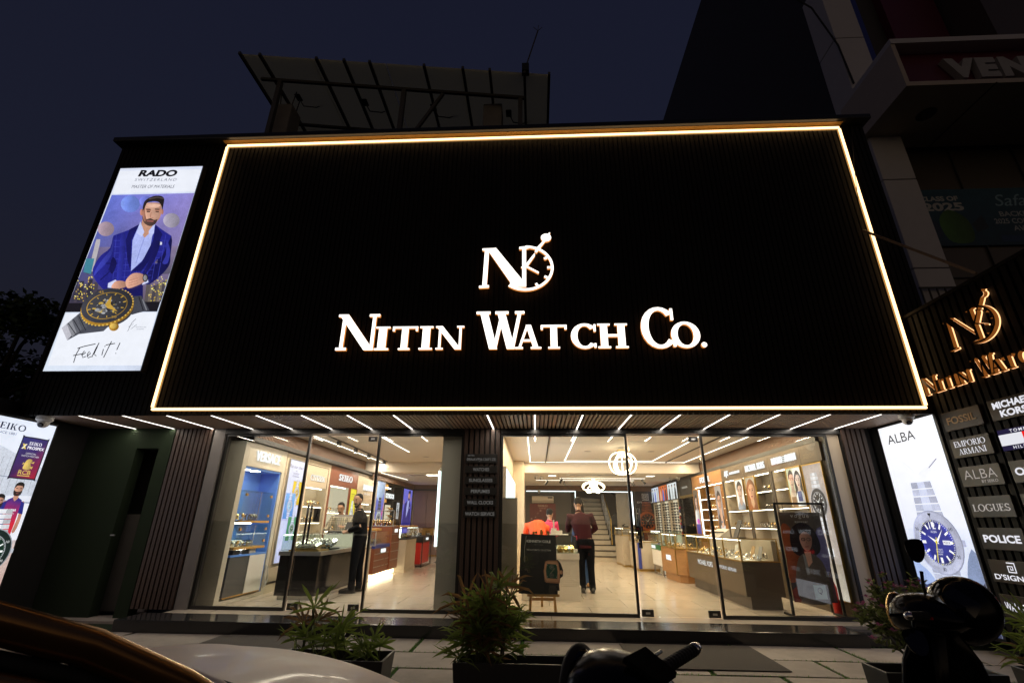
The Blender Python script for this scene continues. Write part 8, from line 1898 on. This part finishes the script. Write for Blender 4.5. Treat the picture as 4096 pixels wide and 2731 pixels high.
# =================================================================== SCOOTERS (own axes: X forward, Y left, Z up from the road)
def scooter(label, loc, rot, hz, mirrors, lens, full_cowl=1.0, steer=0.0):
    def T(m): q_ = Matrix.Rotation(-R(steer), 3, 'Z'); m.v = [q_ @ p for p in m.v]; return m      # body turned against the handlebar
    t = thing("parked_scooter", label, "scooter", loc, rot=rot)
    # handlebar cowl: loft of rounded sections
    S_ = [(.155, .055, .045, -.02), (.13, .10, .075, -.012), (.06, .125, .085, 0), (-.02, .13, .078, .0), (-.09, .11, .055, -.005), (-.125, .06, .02, -.012)]
    rows2 = [[(x * full_cowl, w * full_cowl * math.cos(a) * (1 if abs(math.cos(a)) < .9 else .97), hz + dz + h * full_cowl * math.sin(a)) for a in [2 * math.pi * j / 20 for j in range(21)]] for x, w, h, dz in S_]
    c = MB().grid(rows2).build("handlebar_cowl", "bike_black", t, smooth=True); q = c.modifiers.new("round", 'SUBSURF'); q.levels = q.render_levels = 1
    m = MB().lathe([(.001, .020), (.04, .017), (.072, .006), (.08, -.012), (.07, -.03)], (.145 * full_cowl, 0, hz - .005), (1, 0, .05), 20); hl = m.build("headlight", lens, t, smooth=True)
    MB().lathe([(.082, -.02), (.088, -.008), (.083, .004)], (.145 * full_cowl, 0, hz - .005), (1, 0, .05), 22).build("rim", "watch_gold" if lens == "lens_clear" else "rubber", hl, smooth=True)
    MB().prism([(-.03, -.07, hz + .072), (-.03, .07, hz + .072), (-.115, .055, hz + .03), (-.115, -.055, hz + .03)], (-.004, 0, .012)).build("instrument_panel", "dark_glass", t)
    for s in (-1, 1):
        A_, B_ = V((-.02, s * .10, hz + .005)), V((-.065, s * .385, hz + .03)); d = (B_ - A_).normalized()
        MB().tube([A_, A_ + d * .06], .020, 10).build("switch_block", "rubber", t)
        rad = [.0165 + .0022 * (i % 2) for i in range(25)]; g = MB().tube([A_ + d * (.07 + .0085 * i) for i in range(25)], rad, 12).build("grip", "rubber", t); 
        MB().tube([A_ + d * .275, A_ + d * .283, A_ + d * .30, A_ + d * .306], [.017, .0185, .0165, .009], 14).build("bar_end", "chrome", g, smooth=True)
        MB().tube([A_ + V((.035, s * .02, .0)), A_ + V((.065, s * .07, .0)), A_ + V((.05, s * .24, .012))], [.008, .008, .006], 8).build("brake_lever", "bike_black", t, smooth=True)
        MB().box(A_ + V((-.03, s * .03 - .012, -.012)), A_ + V((-.018, s * .03 + .012, .0))).build("switch", "red_plastic", t)
    for (p0, p1, c_, n_, sc) in mirrors:
        mm = MB().tube([p0, V(p0).lerp(V(p1), .5) + V((.01, 0, .01)), p1], .008, 8).build("mirror_stem", "bike_black", t, smooth=True)
        n_ = V(n_).normalized(); c_ = V(c_); side = n_.cross(V((0, 0, 1))).normalized(); up = side.cross(n_)
        sh = [(.95, .5), (.5, .95), (-.55, 1.0), (-.95, .6), (-.85, -.35), (-.35, -1.05), (.3, -1.1), (.8, -.5)]; sh = smooth2d(sh, 3)
        B1 = [c_ + side * a * .055 * sc + up * b * .062 * sc for a, b in sh]; B2 = [c_ + n_ * -.028 + side * a * .040 * sc + up * b * .046 * sc for a, b in sh]; n = len(B1)
        MB().add(B1 + B2, [tuple(range(n, 2 * n))] + [(i, (i + 1) % n, n + (i + 1) % n, n + i) for i in range(n)]).build("mirror_shell", "bike_black", mm, smooth=False); MB().add([c_ + n_ * .001 + side * a * .051 * sc + up * b * .058 * sc for a, b in sh], [tuple(range(n))]).build("mirror_glass", "dark_glass", mm)
    # front apron, fork, fender, floor, body, seat, wheels
    ap = [[(.10 - .02 * (j / 8 * 2 - 1) ** 2 * 4 + .10 * (1 - k) ** 2, (j / 8 * 2 - 1) * w, z) for j in range(9)] for k, (z, w) in enumerate(((hz - .10, .10), (hz - .22, .17), (hz - .42, .21), (hz - .62, .20), (hz - .78, .16)))]
    ap = [[(.12 + .06 * k / 4 - .10 * (j / 8 * 2 - 1) ** 2, (j / 8 * 2 - 1) * w, z) for j in range(9)] for k, (z, w) in enumerate(((hz - .06, .09), (hz - .20, .17), (hz - .42, .22), (hz - .62, .21), (hz - .78, .17)))]
    a_ = T(MB().grid(ap)).build("front_apron", "bike_black", t, smooth=True); q = a_.modifiers.new("thickness", 'SOLIDIFY'); q.thickness = .02
    T(MB().tube([(.02, 0, hz - .06), (.13, 0, .62), (.27, 0, .26)], [.045, .04, .03], 10)).build("steering_column", "bike_black", t, smooth=True)
    MB().grid([[(.30 + .27 * math.cos(R(u)), v, .235 + .27 * math.sin(R(u))) for v in (-.07, -.04, 0, .04, .07)] for u in range(10, 171, 20)]).build("front_fender", "bike_black", t, smooth=True)
    T(MB().box((-.62, -.17, .24), (.08, .17, .29))).build("floorboard", "rubber", t, bevel=.02)
    bd = [[(-.45 - 1.0 * k / 5, w * math.cos(a), zc + hh * math.sin(a)) for a in [2 * math.pi * j / 14 for j in range(15)]] for k, (w, zc, hh) in enumerate(((.13, .50, .24), (.19, .52, .24), (.20, .55, .22), (.18, .60, .18), (.13, .64, .13), (.05, .66, .06)))]
    T(MB().grid(bd)).build("rear_body", "bike_black", t, smooth=True)
    T(MB().tube([(-.42, 0, .77), (-.6, 0, .80), (-.85, 0, .82), (-1.15, 0, .84), (-1.28, 0, .83)], [(.10, .03), (.15, .05), (.15, .05), (.13, .05), (.08, .03)], 14, side=(0, 1, 0))).build("seat", "rubber", t, smooth=True)
    T(MB().box((-1.46, -.07, .62), (-1.42, .07, .70))).build("tail_light", "red_plastic", t, bevel=.01)
    for x in (.30, -1.05):
        Q_ = T if x < 0 else (lambda m: m); w = Q_(MB().lathe([(.15, -.045), (.215, -.045), (.235, -.02), (.235, .02), (.215, .045), (.15, .045)], (x, 0, .235), (0, 1, 0), 26)).build("wheel", "rubber", t, smooth=True); Q_(MB().lathe([(.145, -.03), (.15, 0), (.145, .03)], (x, 0, .235), (0, 1, 0), 18)).build("rim", "steel", w)
    return t
scooter("black scooter at the lower middle with only its right grip and cowl in view", (.225, 1.455, -.12), R(146), 1.085, [((-.03, .22, 1.10), (-.06, .30, 1.12), (-.06, .33, 1.06), (-1, .1, -.2), .7)], "dark_glass")
scooter("black scooter at the lower right with raised mirror and gold rimmed headlight", (1.94, 2.72, -.12), R(122), 1.075, [((.03, -.07, 1.10), (.032, -.077, 1.26), (.034, -.08, 1.36), (-.75, .65, -.05), .85), ((-.03, .22, 1.09), (-.05, .33, 1.05), (-.05, .34, 1.0), (-.55, .6, .55), .85)], "lens_clear", 1.12, 40)
t = thing("helmet", "glossy black helmet hung on the right handle of the lower right scooter", "helmet", (2.14, 2.80, .85)); c = V((2.145, 2.80, .965))
rows3 = []
for i in range(13):
    ph = math.pi * (.02 + .80 * i / 12); rows3.append([(c.x + .128 * math.sin(ph) * math.cos(a) * .92, c.y + .138 * math.sin(ph) * math.sin(a), c.z + .140 * math.cos(ph)) for a in [2 * math.pi * j / 28 for j in range(29)]])
m = MB().grid(rows3); tilt = Matrix.Rotation(R(38), 4, V((.5, .86, 0))); m.v = [c + (tilt @ (p - c)) for p in m.v]
h_ = m.build("shell", "bike_black", t, smooth=True); q = h_.modifiers.new("thickness", 'SOLIDIFY'); q.thickness = -.02
vs = MB().grid([[(c.x + .142 * math.sin(ph) * math.cos(a), c.y + .160 * math.sin(ph) * math.sin(a), c.z + .150 * math.cos(ph)) for a in [R(150 + 8 * j) for j in range(13)]] for ph in [math.pi * (.34 + .04 * i) for i in range(5)]]); vs.v = [c + (tilt @ (p - c)) for p in vs.v]; vo = vs.build("visor", "dark_glass", t, smooth=True)
MB().tube([(2.09, 2.90, 1.0), (2.06, 2.92, .96), (2.10, 2.88, .88)], .008, 6).build("chin_strap", "rubber", t)
